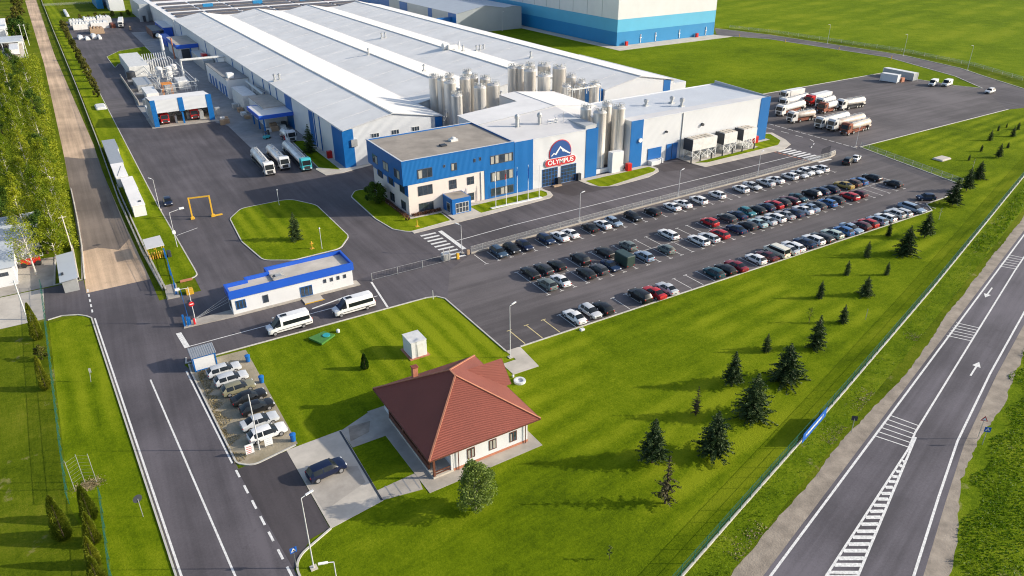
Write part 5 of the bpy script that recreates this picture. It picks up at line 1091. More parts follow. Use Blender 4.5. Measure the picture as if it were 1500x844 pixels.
for rk, rows in (('A', CARS_A), ('B', CARS_B), ('C', CARS_C), ('D', CARS_D)):
    rows = sorted(rows)
    for i, (x, y, k, c, nose) in enumerate(rows):
        rz = math.pi/2*(1 if nose == '+' else -1)+rnd(-.04, .04)
        nb_ = [rows[j] for j in (i-1, i+1) if 0 <= j < len(rows)]
        lab = '%s %s, %s from the left in the %s' % (c, 'car trailer' if k == 'trailer' else k, ORD[i], ROWN[rk])
        if i > 0 and len((lab+' right of a '+rows[i-1][3]+' one').split()) <= 16: lab += ', right of a '+rows[i-1][3]+' one'
        if k == 'trailer':
            t = thing('car_trailer', 'tall dark green tarpaulin trailer parked among the cars of the lower middle row', 'trailer', (x, y, ZC), 0, 'cars in the car park')
            MB().bbox(x-1.0, x+1.0, y-2.0, y+1.8, .5, 2.5, .12).build('tarpaulin', 'car dark green', t)
            MB().box(x-.95, x+.95, y-1.95, y+1.75, .38, .5).bar((x, y+1.8, .45), (x, y+2.9, .45), .1, .1).build('chassis', 'dark', t)
            for s in (-1, 1): MB().tube((x+s*.75, y-.2, .33), (x+s*1.0, y-.2, .33), .31, n=14).build('wheel', 'black', t)
            for s in (-1, 1): MB().box(x+s*.75-.12, x+s*.75+.12, y-2.03, y-1.95, .55, .7).build('taillight', 'tail', t)
            continue
        car(k, c, x, y, rz, lab, 'cars in the car park')
for k, c, x, y, rz, lab in (('suv', 'black', 170.4, 113.6, .35, 'black suv standing aslant by the gate at the far corner of the car park'), ('sedan', 'white', 174.0, 114.0, .4, 'white sedan beside the black suv by the car park gate'),
    ('hatchback', 'dark blue', 162.0, 87.0, 2.6, 'dark blue hatchback standing aslant at the right end of the lawn row'), ('hatchback', 'navy', 15.1, 177, -1.62, 'navy hatchback driving alone on the yard before the yellow gantry')):
    car(k, c, x, y, rz, lab, 'single cars')
for i, (k, c, x, y, rz, lab) in enumerate((('estate', 'silver', 10.6, 98.7, .06, 'silver estate nearest the blue framed hut on the gravel lot'), ('estate', 'silver', 11.0, 95.9, .04, 'silver estate with dark roof window, second from the hut'), ('estate', 'olive gold', 11.3, 93.0, .06, 'olive gold estate on the gravel lot'),
    ('sedan', 'black', 12.0, 89.9, .07, 'black sedan in the middle of the gravel lot'), ('hatchback', 'black', 12.4, 87.1, .06, 'small black hatchback beside the silver sedan on the gravel lot'), ('sedan', 'silver', 11.9, 83.8, .05, 'silver sedan between black hatchback and white estate on the gravel lot'), ('estate', 'white', 12.1, 80.8, .06, 'white estate nearest the two white sign boards'))):
    t = car(k, c, x, y, rz, lab, 'cars on the gravel lot'); t.location.z = .03
t = car('suv', 'navy', 16.2, 70.0, .1, 'navy blue suv alone on the concrete apron before the house', 'single cars'); t.location.z = .04
mb_ = make_car('minibus', 'minibus', car_parts(**SPEC['minibus']), M['car white']); proto['minibus'] = mb_
for o in (MB().bbox(.2, 1.2, -.35, .35, -47.33, -47.25, .03).build('roof_hatch', 'carglass', mb_), MB().bbox(2.2, 2.5, -.15, .15, -47.3, -47.2, .03).build('roof_vent', 'greyc', mb_)): pass
for s in (1, -1): MB().box(-3.4, 2.2, s*1.02-.03, s*1.02+.03, -49.3, -49.2).build('side_trim', 'plate', mb_)
mini = []
for x, y, lab in ((22.4, 106.3, 'white minibus beside the lawn, nearer the gravel lot'), (33.3, 106.5, 'white minibus beside the lawn, nearer the car park')):
    if not mini: t = mb_; t.location = (x, y, ZC); t.rotation_euler = (0, 0, math.pi+.03); t['label'] = lab; t['group'] = 'minibuses in the entry lane'
    else: t = dup(mb_, (x, y, ZC), math.pi+.03, lab, 'minibuses in the entry lane')
    mini.append(t)
for x, y, rz, lab in ((275.6, 156.2, 3.4, 'white van nearer the containers on the truck park'), (279.2, 153.2, 3.3, 'white van further right, beside another white van')):
    car('panel van', 'white', x, y, rz, lab, 'vans on the truck park')
car('suv', 'white', 280.5, 138.2, 3.25, 'white pickup alone at the road end of the truck park', 'single cars')
# ------------------------------------------------------------------ tank trucks
def truck(x, y, rz, cab, tank, L, label, group, chassis='rust', box=False, artic=False, z=.02):
    t = thing('tank_truck', label, 'truck', (0, 0, 0), 0, group)
    pc = [(0, .7), (2.3, .7), (2.38, 1.7), (2.16, 3.1), (1.7, 3.5), (.1, 3.35)]
    c = MB()
    for s0, s1, ins in ((-1.22, 1.22, 0),):
        ring = lambda yy, k: [(L/2-2.4+1.2+(px-1.2)*k, yy, 2.1+(pz-2.1)*k) for px, pz in pc]
        c.loft([ring(-1.25, .94), ring(-1.17, 1), ring(1.17, 1), ring(1.25, .94)])
    c.build('cab', cab, t)
    X = L/2-2.4
    MB().add([(X+2.41, -1.05, 1.85), (X+2.41, 1.05, 1.85), (X+2.2, 1.0, 3.0), (X+2.2, -1.0, 3.0)], [(0, 1, 2, 3)]).build('windscreen', 'carglass', t)
    for s in (1, -1):
        MB().box(X+1.1, X+2.05, s*1.24-.02, s*1.24+.02, 1.95, 2.85).build('side_window', 'carglass', t)
        MB().bbox(X+2.3, X+2.42, s*.95-.2, s*.95+.2, .8, 1.1, .03).build('headlight', 'light', t)
        MB().box(X+2.1, X+2.35, s*1.45-.1, s*1.45+.1, 1.9, 2.7).build('mirror', 'dark', t)
    MB().box(X+2.33, X+2.42, -.7, .7, .85, 1.6).build('grille', 'plate', t)
    MB().box(-L/2, X+1.8, -.5, .5, .75, 1.05).box(-L/2, -L/2+.15, -1.15, 1.15, .6, .9).box(-L/2+2.5, X-.6, -1.15, -1.0, .45, .95).box(-L/2+2.5, X-.6, 1.0, 1.15, .45, .95).build('chassis', chassis, t)
    if box: MB().bbox(-L/2+.1, X-.15, -1.25, 1.25, 1.1, 3.5, .06).build('box_body', tank, t)
    else:
        a, b = -L/2+.1, X-.25
        ring = lambda xx, k: [(xx, 1.22*k*math.cos(2*math.pi*i/20), 2.15+1.02*k*math.sin(2*math.pi*i/20)) for i in range(20)]
        MB().loft([ring(a, .6), ring(a+.12, .9), ring(a+.35, 1), ring(b-.35, 1), ring(b-.12, .9), ring(b, .6)]).build('tank', tank, t, True)
        cw = MB().box(a+.4, b-.4, -.35, .35, 3.14, 3.2)
        for k in range(4): xx = a+1+(b-a-2)*k/3; cw.lathe(xx, 0, [(.28, 3.2), (.28, 3.36)], 10)
        for s in (-1, 1): cw.tube((a+.4, s*.55, 3.4), (b-.4, s*.55, 3.4), .03, n=4); cw.tube((a+.4, s*.55, 3.0), (a+.4, s*.55, 3.4), .03, n=4)
        cw.tube((a, -.3, 1), (a, -.3, 3.3), .03, n=4).tube((a, .1, 1), (a, .1, 3.3), .03, n=4)
        cw.build('catwalk', 'galv', t)
        MB().box(a-.02, a+1.0, -1.2, 1.2, 1.0, 1.5).build('rear_cabinet', tank, t)
    ax = [X+1.3, -L/2+1.3, -L/2+2.6]+([-L/2+3.9] if L > 11 else [])+([X-1.2] if L > 10 else [])
    for xx in ax:
        for s in (1, -1): MB().tube((xx, s*.85, .5), (xx, s*1.2, .5), .5, n=16, mi=0).tube((xx, s*1.19, .5), (xx, s*1.22, .5), .28, n=10, mi=1).build('wheel', ['black', 'galv'], t)
    for s in (1, -1): MB().box(-L/2-.03, -L/2+.02, s*.9-.2, s*.9+.2, .8, .95).build('taillight', 'tail', t)
    t.location = (x, y, z); t.rotation_euler = (0, 0, rz); return t
D = math.radians
TG = 'tank trucks on the truck park'
for x, y, r, cab, tank, L, lab, ch, bx in (
    (194.2, 148.4, 176, 'tankw', 'tankd', 10.2, 'white tank truck with dusty tank, foremost on the left of the truck park', 'rust', False),
    (199.6, 157.0, 188, 'tankw', 'tankw', 14.0, 'long white tank truck second from the left front on the truck park', 'rust', False),
    (198.0, 140.0, 184, 'tarp', 'tankw', 14.8, 'long white tanker with pale grey cab in the right group of trucks', 'dark', False),
    (199.6, 136.3, 182, 'tarp', 'tankd', 15.8, 'tank truck with brown stained tank, second from the right front', 'rust', False),
    (197.6, 131.6, 185, 'rust', 'tankd', 12.6, 'low truck with rust red cab and stained pale tank, nearest the lawn', 'rust', False),
    (208.4, 163.0, 188, 'tankw', 'tankw', 14.8, 'long white tanker behind the left pair of trucks', 'rust', False),
    (214.6, 169.2, 180, 'tankw', 'tankw', 9.8, 'white box truck farthest back on the truck park', 'dark', True),
    (217.2, 160.6, 184, 'red', 'tankw', 11.8, 'white truck with bright red cab at the back of the truck park', 'rust', True),
    (221.0, 150.6, 177, 'tankw', 'steel', 11.5, 'shiny steel tanker with white cab rear right on the truck park', 'dark', False),
    (215.8, 156.4, 188, 'tankw', 'tankw', 9.0, 'short white tank truck right of the red cab truck', 'rust', False),
    (210.8, 151.6, 186, 'rust', 'tankw', 8.8, 'short white tank with rust red cab in the middle of the trucks', 'rust', False)):
    truck(x, y, D(r), cab, tank, L, lab, TG, ch, bx)
truck(40.6, 192.4, D(-92), 'tankw', 'steel', 17.5, 'steel tanker with white cab, leftmost of three beside the shaded hall wall', 'tank trucks beside the big hall', 'dark')
truck(45.0, 194.0, D(-91), 'plain', 'steel', 15.5, 'steel tanker with cream cab, middle of three beside the shaded hall wall', 'tank trucks beside the big hall', 'dark')
M['cabteal'] = mat('turquoise cab paint', (.06, .42, .47), .35, .05, 1.)
truck(49.6, 192.6, D(-92), 'cabteal', 'steel', 21, 'steel tanker with turquoise cab, rightmost of three beside the shaded hall wall', 'tank trucks beside the big hall', 'dark')
truck(25.9, 255.6, D(-88), 'red', 'steel', 9, 'red cab truck in the left bay of the open truck shed', 'red trucks in the truck shed', 'dark', z=.12)
truck(35.0, 256.4, D(-90), 'red', 'steel', 9, 'red cab truck in the right bay of the open truck shed', 'red trucks in the truck shed', 'dark', z=.12)
truck(53.4, 213.5, D(-85), 'plain', 'steel', 7, 'small tank wagon with a red tail behind the turquoise cab tanker', 'tank trucks beside the big hall', 'red')
truck(40.4, 503, D(-97), 'tankw', 'tankw', 22, 'long white box trailer truck at the far end of the yard', 'single trucks', 'dark', True)
tag(MB().bbox(42.1, 42.9, 479, 482, .1, 2.0, .05).build('pallet_load', 'card'), 'brown stack beside the far white trailer', 'pallet load')
fk = thing('forklift', 'dark forklift standing before the loading dock canopy', 'forklift', (48.8, 219, 0), .5)
f = MB().bbox(-1.2, .6, -.6, .6, .3, 1.0, .06).build('body', 'cabteal', fk); f = MB()
for px in (-.9, .4):
    for py in (-.5, .5): f.box(px-.04, px+.04, py-.04, py+.04, 1.0, 2.1)
f.box(-1.0, .5, -.6, .6, 2.1, 2.16).build('cage', 'dark', fk); MB().box(.65, .75, -.4, .4, .1, 2.4).box(.75, 1.7, -.3, -.2, .1, .16).box(.75, 1.7, .2, .3, .1, .16).build('mast', 'dark', fk)
for px in (-.8, .35):
    for py in (-.6, .6): MB().tube((px, py-.1, .28), (px, py+.1, .28), .28, n=12).build('wheel', 'black', fk)
for o in list(fk.children):                         # built around the origin: undo the shift that build() applied
    for v in o.data.vertices: v.co += fk.location
# containers on the truck park
def container(x, y, rz, L, m, lab):
    t = thing('container', lab, 'container', (0, 0, 0), 0, 'containers on the truck park')
    MB().box(-L/2, L/2, -1.25, 1.25, .15, 2.75).build('wall', m, t); MB().box(-L/2-.04, L/2+.04, -1.29, 1.29, 2.75, 2.88).build('roof', 'tankw', t)
    f = MB()
    for sx in (-1, 1):
        for sy in (-1, 1): f.box(sx*L/2-.09, sx*L/2+.09, sy*1.25-.09, sy*1.25+.09, 0, 2.8)
    f.build('corner_post', 'tankw', t); t.location = (x, y, .02); t.rotation_euler = (0, 0, rz); return t
container(268.6, 169.0, D(-80), 6.2, 'white', 'short white container in front of a longer grey one')
container(277.6, 171.0, D(-92), 13, 'greyc', 'long grey container behind the short white one on the truck park')
tag(MB().bbox(270.8, 272.6, 165.6, 166.6, .02, 1.6, .05).build('pallet_load', 'brick'), 'small reddish stack at the end of the short white container', 'pallet load')
# ------------------------------------------------------------------ plants
def leafcard(mb, c, s, d=None, ratio=.5):
    a = Vector((rnd(-1, 1), rnd(-1, 1), rnd(-.6, .6))).normalized() if d is None else Vector(d).normalized()
    b = a.cross(Vector((rnd(-1, 1), rnd(-1, 1), rnd(-1, 1)))).normalized()
    c = Vector(c); i = len(mb.v)
    mb.v += [tuple(c-a*s*.5), tuple(c+b*s*ratio*.5), tuple(c+a*s*.5), tuple(c-b*s*ratio*.5)]; mb.f.append((i, i+1, i+2, i+3)); mb.mi.append(0)
def fir_meshes(h=6., R=1.9, sparse=1., clear=.06):
    tr = MB().tube((0, 0, 0), (0, 0, h*.97), h*.022, .02, 7); cr = MB()
    n = int(17*sparse**.5)
    for k in range(n):
        t = k/(n-1); z = h*(clear+(1-clear)*t**.95); Rk = R*(1-t)**.72*rnd(.72, 1.12)+.12
        m = max(4, int((11-5*t)*sparse))
        for j in range(m):
            a = 2*math.pi*j/m+rnd(-.35, .35)+k; l = Rk*rnd(.6, 1.15)
            if random.random() > .5+.5*sparse: continue
            dz = -.18*l+rnd(-.1, .1); d = Vector((math.cos(a), math.sin(a), 0))
            steps = max(2, int(l/.17))
            for q in range(steps):
                u = (q+.6)/steps; p = d*l*u+Vector((0, 0, z+dz*u*u+.25*l*u*.6))
                w = (.55-.32*u)*min(1., .45+l*.35)
                side = d.cross(Vector((0, 0, 1)))
                for s in (-1, 1): leafcard(cr, p+side*s*w*.35+Vector((0, 0, rnd(-.06, .06))), w*1.25, d*.7+side*s*.9+Vector((0, 0, rnd(-.35, .1))), .42)
                leafcard(cr, p+Vector((rnd(-.06, .06), rnd(-.06, .06), rnd(-.05, .12))), w, d+Vector((0, 0, rnd(.0, .6))), .45)
    for q in range(10): leafcard(cr, (0, 0, h*(.93+.007*q)), .3, (rnd(-.5, .5), rnd(-.5, .5), 1), .35)
    return tr, cr
FIRP = []
def fir(x, y, h, lab, var=0, name='fir_tree', cat='fir tree', group='young firs on the lawn', crown='fir'):
    hp = h/6.
    if len(FIRP) <= var or FIRP[var] is None:
        while len(FIRP) <= var: FIRP.append(None)
        sp = [(2.6, 1.15, .04), (1.9, 1.1, .05), (2.3, 1.05, .1), (1.6, .55, .12), (1.95, 1.15, .16)][var]
        t = thing(name, lab, cat, (0, 0, 0), 0, group)
        tr, cr = fir_meshes(6., *sp); tr.build('trunk', 'bark', t); cr.build('crown', crown, t, fix=False)
        FIRP[var] = t; t.location = (x, y, 0); t.scale = (hp,)*3; t.rotation_euler = (0, 0, rnd(0, 6)); return t
    w_ = rnd(.84, 1.1); return dup(FIRP[var], (x, y, 0), rnd(0, 6), lab, group, (hp*w_, hp*w_, hp), mats={'crown': M[crown]})
where = {0: 'alone on the round grass island in the yard', 31: 'in the shaded lawn strip beside the big hall'}
fl = {17: 'slender fir midway between the bushiest fir and the car park', 18: 'bushy dark fir standing highest of the cluster on the slope to the fence', 20: 'bushy dark fir, upper left of the dense pair in the lawn', 21: 'tall ragged dark fir, lower right of the dense pair in the lawn', 22: 'dark fir on a pale trunk below the dense pair', 23: 'broad dark fir nearest the house', 24: 'sparse yellowish fir nearest the photo bottom', 25: 'thin brownish fir left of the dense pair', 19: 'thin small fir just above the dense pair'}
order = sorted([i for i in range(len(FIRS)) if i not in where and i not in fl], key=lambda i: FIRS[i][0])
for i, (x, y, h) in enumerate(FIRS):
    if i in where: lab = 'dark conical fir '+where[i]
    elif i in fl: lab = fl[i]
    else:
        s = 'small' if h < 2.6 else 'medium' if h < 4.7 else 'tall'
        lab = '%s dark fir, %s along the tree line from house towards the upper right' % (s, ORD[order.index(i)])
    v = 3 if i in (24, 25) else 1 if h < 3.6 or i in (0, 31, 17) else (0, 2, 4)[i % 3]
    fir(x, y, h*.97, lab, v, crown='fir_b' if i in (24, 25) else 'fir', group='young firs on the lawn' if i not in where else 'single firs')
def broad_meshes(h, R, clumps=16, per=220, leaf=.34, trunk=.16, low=.25, lean=0., poplar=False, white=False):
    tr, cr = MB(), MB()
    top = Vector((lean, 0, h*.93)); tr.tube((0, 0, 0), (lean*.4, 0, h*.5), trunk, trunk*.6, 8).tube((lean*.4, 0, h*.5), top, trunk*.6, .03, 7)
    cs = []
    for k in range(clumps):
        t = low+(1-low)*((k+.5)/clumps)**(.85)
        prof = math.sin(math.pi*min(1, max(.06, (t-low)/(1-low)*.82+.14)))**.75
        if poplar: prof = .55+.45*prof if t < .8 else prof*.9
        a = k*2.4+rnd(-.5, .5); rr = R*prof*rnd(.35, .8)
        c = Vector((math.cos(a)*rr+lean*t, math.sin(a)*rr, h*t)); cs.append((c, R*rnd(.26, .46)*(.6+.4*prof)))
        z0 = max(h*.12, c.z-rr*1.1); tr.tube((lean*z0/h, 0, z0), c, trunk*.28, .02, 5)
    for c, r in cs:
        for q in range(per):
            d = Vector((random.gauss(0, 1), random.gauss(0, 1), random.gauss(0, .85))).normalized()*r*(random.random()**.42)
            leafcard(cr, c+d, leaf*rnd(.6, 1.3), None, .62)
    return tr, cr
def tree(name, lab, cat, x, y, meshes, bark, leaf, group=None):
    t = thing(name, lab, cat, (0, 0, 0), 0, group)
    tr, cr = meshes; tr.build('trunk', bark, t); cr.build('crown', leaf, t, fix=False); t.location = (x, y, 0); t.rotation_euler = (0, 0, rnd(0, 6)); return t
tree('garden_tree', 'loose pale green leafy tree at the corner of the red-roofed house', 'tree', 28.4, 55.5, broad_meshes(6.4, 2.5, 26, 330, .23, .13, .14), 'birch', 'leaf_m')
tree('office_bush', 'large dark bush at the shaded side of the office', 'bush', 55.6, 152.5, broad_meshes(4.4, 3.0, 14, 240, .4, .14, .12), 'bark', 'leaf_d')
tree('sapling', 'tiny pale sapling low in the lawn near the photo bottom', 'sapling', 36.8, 42.1, broad_meshes(1.9, .3, 6, 26, .2, .03, .3), 'bark', 'leaf_m')
tree('sapling', 'bare leafless sapling behind the dark firs near the car park corner', 'sapling', 153.2, 78.4, broad_meshes(2.9, .7, 6, 6, .15, .05, .4), 'birch', 'bushy')
tree('sapling', 'yellowish sapling beside the slender fir', 'sapling', 94.1, 63.8, broad_meshes(2.8, .6, 7, 24, .2, .05, .3), 'bark', 'leaf')
tree('sapling', 'faint bare sapling among the far firs', 'sapling', 191.8, 93.4, broad_meshes(3, .6, 6, 12, .15, .05, .4), 'birch', 'bushy')
# columnar thujas
def thuja_meshes(h, R):
    tr, cr = MB().tube((0, 0, 0), (0, 0, h*.8), .09, .04, 6), MB()
    for q in range(int(4200*h*R/5)):
        t = random.random()**1.25; a = rnd(0, 6.283); prof = (1-t)**.6*min(1, .55+t*4)
        r = R*prof*(.86+.09*math.sin(a*3+t*9)+rnd(-.22, .06)); leafcard(cr, (math.cos(a)*r, math.sin(a)*r, .1+h*t), rnd(.12, .26), (math.cos(a)*.7, math.sin(a)*.7, .8), .7)
    return tr, cr
tree('small_bush', 'lone dark bush in the lawn beside the white cube', 'bush', 28.4, 89.0, thuja_meshes(2.5, .75), 'bark', 'leaf_d')
TH = 'thujas along the green fences'
for x, y, h, R, lab in ((-11.2, 75.1, 5.9, 1.25, 'broad thuja left of the others at the lower left fence'), (-8.5, 76.6, 4.8, 1.1, 'thuja beside the wire frame, rearmost of the fence row'), (-8.5, 72.6, 4.3, 1.0, 'thuja in the middle of the lower left fence row'), (-8.7, 69.2, 3.9, .9, 'thuja fourth along the lower left fence row'), (-8.6, 66.4, 3.7, .95, 'thuja cut by the photo bottom at the lower left fence'), (-8.2, 63.6, 3.4, .9, 'lowest thuja of the fence row at the photo bottom'),
    (-12.2, 124.1, 6.4, 1.1, 'tallest thuja at the upper end of the teal fence'), (-11.7, 107.9, 5.4, .95, 'slender thuja halfway down the teal fence')):
    tree('thuja', lab, 'thuja', x, y, thuja_meshes(h, R), 'bark', 'thuja', TH)
tree('small_bush', 'low yellow green bush under the tallest thuja', 'bush', -11.9, 117, broad_meshes(2.3, 1.1, 8, 110, .25, .06, .1), 'bark', 'bushy')
# thicket west of the dirt road
PV = []
for k, (h, R, n, per, lf) in enumerate(((12.5, 2.7, 24, 220, .30), (10.5, 3.1, 22, 230, .30), (13.5, 2.3, 25, 210, .29), (8.5, 3.0, 18, 260, .30))): PV.append((broad_meshes(h, R, n, per, lf, .2, .12, poplar=True), ('leaf', 'leaf', 'leaf', 'leaf_d')[k]))
pr2 = {}
spots = [(-9.6, 160.5, 3), (-7.6, 166, 1), (-12.5, 167.5, 0), (-16, 174, 3), (-8.8, 175, 2), (-6.6, 180.5, 1), (-13.2, 183, 0), (-9.4, 188, 1), (-17.5, 190, 3), (-6.9, 194, 2), (-12, 199, 1), (-8, 206, 0), (-15.2, 208, 2), (-19.5, 216, 3), (-7.4, 217, 1), (-11.6, 221, 0), (-16.4, 228, 1), (-8.2, 231, 3), (-12.6, 238, 2), (-18.6, 243, 0), (-7.8, 247, 1), (-13.4, 254, 1), (-9, 262, 0), (-17.5, 266, 3), (-12, 274, 1), (-8, 282, 3), (-15.2, 288, 0), (-10.5, 299, 1), (-17.8, 306, 1), (-12.6, 318, 3), (-9, 330, 1), (-15.5, 338, 0), (-11, 352, 3), (-16.5, 362, 1), (-12, 372, 3), (-20, 380, 3), (-14.5, 384, 3)]
shade = ['tall yellow green tree', 'spreading yellow green tree', 'slim tall yellow green tree', 'dark green tree']
for i, (x, y, v) in enumerate(spots):
    lab = '%s, %s tree of the thicket from the ribbed roof' % (shade[v], ORD[i] if i < 28 else ('twenty-ninth', 'thirtieth', 'thirty-first', 'thirty-second', 'thirty-third', 'thirty-fourth', 'thirty-fifth', 'thirty-sixth', 'thirty-seventh')[i-28])
    if v not in pr2: pr2[v] = tree('thicket_tree', lab, 'tree', x, y, PV[v][0], 'birch' if v != 3 else 'bark', PV[v][1], 'thicket trees by the dirt road')
    else: dup(pr2[v], (x, y, 0), rnd(0, 6), lab, None, rnd(.82, 1.1))
tree('birch_tree', 'sparse birch with white trunk before the ribbed roof', 'birch', -11.8, 150.9, broad_meshes(10.5, 3.3, 20, 85, .3, .17, .3, .2), 'birch', 'leaf')
tree('birch_tree', 'leafy yellow green birch beside the ribbed roof, nearer the track', 'birch', -8.2, 156.5, broad_meshes(8.5, 2.6, 18, 160, .36, .14, .2, 0), 'birch', 'leaf')
un = MB()
for q in range(26000):
    y = 160+250*random.random()**1.1; x = -4.6+rnd(-16, .9)*random.random()
    un_h = rnd(.2, 2.2)*(.5 if x > -5 else 1.); leafcard(un, (x, y, un_h), rnd(.3, .7), None, .6)
tag(un.build('undergrowth', 'leaf', fix=False), 'yellow green undergrowth between the thicket trees', 'undergrowth', kind='stuff')
# shrubs along the grass strip and beyond
BV = [broad_meshes(4.2, 1.8, 12, 150, .42, .1, .08), broad_meshes(3.4, 1.5, 10, 150, .4, .08, .08)]
pb_ = {}
sps = [(11.6, 306, 1), (11.8, 322, 0), (11.4, 338, 1), (11.8, 352, 0), (11.6, 366, 0), (11.3, 378, 1), (11.6, 392, 0), (11.2, 416, 1), (11.6, 430, 0), (11.0, 440, 0), (11.4, 452, 1), (11, 463, 0), (11.4, 474, 0), (11, 486, 1), (11.3, 498, 0), (11, 512, 0), (11.4, 527, 1)]
for i, (x, y, v) in enumerate(sps):
    lab = 'brownish green shrub, %s in the row along the yard kerb from the containers' % ORD[i]
    if v not in pb_: pb_[v] = tree('shrub', lab, 'shrub', x, y, BV[v], 'bark', 'bushy', 'shrubs along the yard kerb')
    else: dup(pb_[v], (x, y, 0), rnd(0, 6), lab, None, rnd(.8, 1.15))
far = [(-9, 470, 1.9), (-8, 500, 2.0), (-12, 485, 2.2), (-9, 530, 1.7), (-11, 560, 1.9), (-8, 590, 1.5), (-10, 625, 1.8), (-7.5, 660, 1.5), (-12, 690, 1.8), (-14, 520, 2)]
for i, (x, y, s) in enumerate(far): dup(pb_[i % 2], (x, y, 0), rnd(0, 6), '%s big bush beside the far end of the dirt road, from near to far' % ORD[i], 'bushes beside the far dirt road', s, mats={'crown': M['leaf_d' if i < 4 else 'bushy']})
for i in range(9): dup(pb_[i % 2], (22+i*4.6, 548+rnd(-6, 6), 0), rnd(0, 6), '%s low bush from the left behind the far stores' % ORD[i], 'bushes behind the far stores', .8, mats={'crown': M['bushy']})
hd = MB()
for q in range(2600):
    t = random.random()
    if t < .45: x, y = rnd(59, 66), rnd(139.4, 140.2)
    else: x, y = rnd(57.2, 58.2), rnd(139.5, 156)
    leafcard(hd, (x, y, rnd(.1, .75)), rnd(.15, .3), None, .6)
tag(hd.build('hedge', 'hedge', fix=False), 'russet low hedge at the foot of the office walls', 'hedge')
tree('small_bush', 'small russet bush at the corner of the office lawn', 'bush', 57.3, 138.2, broad_meshes(1.4, .6, 6, 90, .2, .05, .1), 'bark', 'hedge')
# weeds along the highway
wd = MB()
def weeds(n, s0, s1, t0, t1, hmax, size):
    for q in range(n):
        p = hw(rnd(s0, s1), rnd(t0, t1)); cl = .5+.5*math.sin(p[0]*.9)*math.sin(p[1]*1.3+p[0]*.31)
        if random.random() > cl*.9+.25: continue
        leafcard(wd, (p[0], p[1], rnd(.02, hmax)), rnd(.5, 1.)*size, (rnd(-.6, .6), rnd(-.6, .6), rnd(.3, 1)), .4)
weeds(9000, -5, 110, 2.9, 6.4, .2, .26); weeds(4000, 100, 220, 3.4, 6.5, .3, .6)
for q in range(34000):
    k = random.random()**1.5; s = -8+150*k; p = hw(s, 0); e = -11.6-(2.8 if s < 14 else 1. if s < 28 else 0)+(.6*math.sin(s*.7))+(1.6 if s > 55 else 0)
    p = hw(s, e-abs(random.gauss(0, 5)))
    leafcard(wd, (p[0], p[1], rnd(.02, .12+.32*max(0, math.sin(p[0]*.8+2*math.sin(p[1]*.5))*math.sin(p[1]*.9)))), rnd(.15, .36), (rnd(-.8, .8), rnd(-.8, .8), rnd(.2, 1)), .45)
tag(wd.build('verge_weeds', 'weed', fix=False), 'tall weeds growing along both sides of the highway', 'weeds', kind='stuff')
sw_ = MB()
for q in range(2500):
    s = rnd(-4, 60); p = hw(s, 3.2+abs(random.gauss(0, .9))); 
    if math.sin(s*.55)+math.sin(s*.21+1) > .5: leafcard(sw_, (p[0], p[1], rnd(.02, .08)), rnd(.12, .3), (rnd(-1, 1), rnd(-1, 1), rnd(0, .3)), .4)
for q in range(1200):
    x, y = random.gauss(-8.3, .7), random.gauss(82.9, .5); leafcard(sw_, (x, y, rnd(.02, .06)), rnd(.12, .28), (rnd(-1, 1), rnd(-1, 1), rnd(0, .3)), .35)
for q in range(3000):
    y = rnd(77.5, 102); x = 7.0+(102-y)*-.0+rnd(0, 1.5)*abs(math.sin(y*.7)+.3*math.sin(y*2.3)); leafcard(sw_, (x+.2, y, rnd(.03, .12)), rnd(.12, .3), (rnd(-1, 1), rnd(-1, 1), rnd(0, .6)), .35)
tag(sw_.build('dry_grass', 'straw', fix=False), 'dry straw patches beside the highway shoulder, under the wire frame and on the gravel lot', 'dry grass', kind='stuff')
# ------------------------------------------------------------------ fences
def fence(name, lab, pts, h, step, mesh, post, base=None, bh=.3, group='fences', pw=.06, skip=None, z0=0):
    t = thing(name, lab, 'fence', (*pts[0], 0), 0, group)
    mb = MB(); rl = MB(); ps = []
    for a, b in zip(pts, pts[1:]):
        a, b = Vector(a), Vector(b); L = (b-a).length; n = max(1, round(L/step))
        mb.add([(*a, bh if base else .05), (*b, bh if base else .05), (*b, h), (*a, h)], [(0, 1, 2, 3)])
        for z in (h-.03, (h+bh)/2): rl.bar((*a, z), (*b, z), .035, .035)
        for k in range(n): ps.append(a.lerp(b, k/n))
    ps.append(Vector(pts[-1]))
    mb.build('mesh_panel', mesh, t, fix=False); rl.build('rail', post, t)
    if base: ribbon(MB(), pts, .22, 0, bh).build('base_wall', base, t, fix=False)
    if len(ps) <= 60:
        for p in ps: MB().box(p.x-pw/2, p.x+pw/2, p.y-pw/2, p.y+pw/2, 0, h+.06).build('post', post, t)
    else:
        for p in ps[:90]: MB().box(p.x-pw/2, p.x+pw/2, p.y-pw/2, p.y+pw/2, 0, h+.06).build('post', post, t)
        if len(ps) > 90:
            q = MB()
            for p in ps[90:]: q.box(p.x-pw/2, p.x+pw/2, p.y-pw/2, p.y+pw/2, 0, h+.06)
            q.build('far_posts', post, t, kind='stuff')
    return t
fence('car_park_fence', 'grey wire fence on a low concrete wall between car park and factory road', [(60.7, 116.1), (76.3, 116.8), (91.2, 117.3), (120.9, 117.9), (142.1, 118.2), (156.3, 118.7), (169.9, 119.0), (173, 119.8)], 1.6, 2.8, 'grey_mesh', 'galv', 'conc', .35)
fence('slope_fence', 'thin grey fence along the kerb at the far end of the car park', [(185, 120.6), (178.6, 88.4)], 1.6, 3, 'grey_mesh', 'galv')
fence('highway_fence', 'long dark green wire fence on a white kerb beside the highway verge', [(36.5, 35.0), (53.5, 40.0), (69.4, 44.6), (83, 48.6), (122.2, 60.4), (204.9, 86.2), (300, 114.5)], 1.9, 2.5, 'dgreen_mesh', 'tealp', 'kerb', .22)
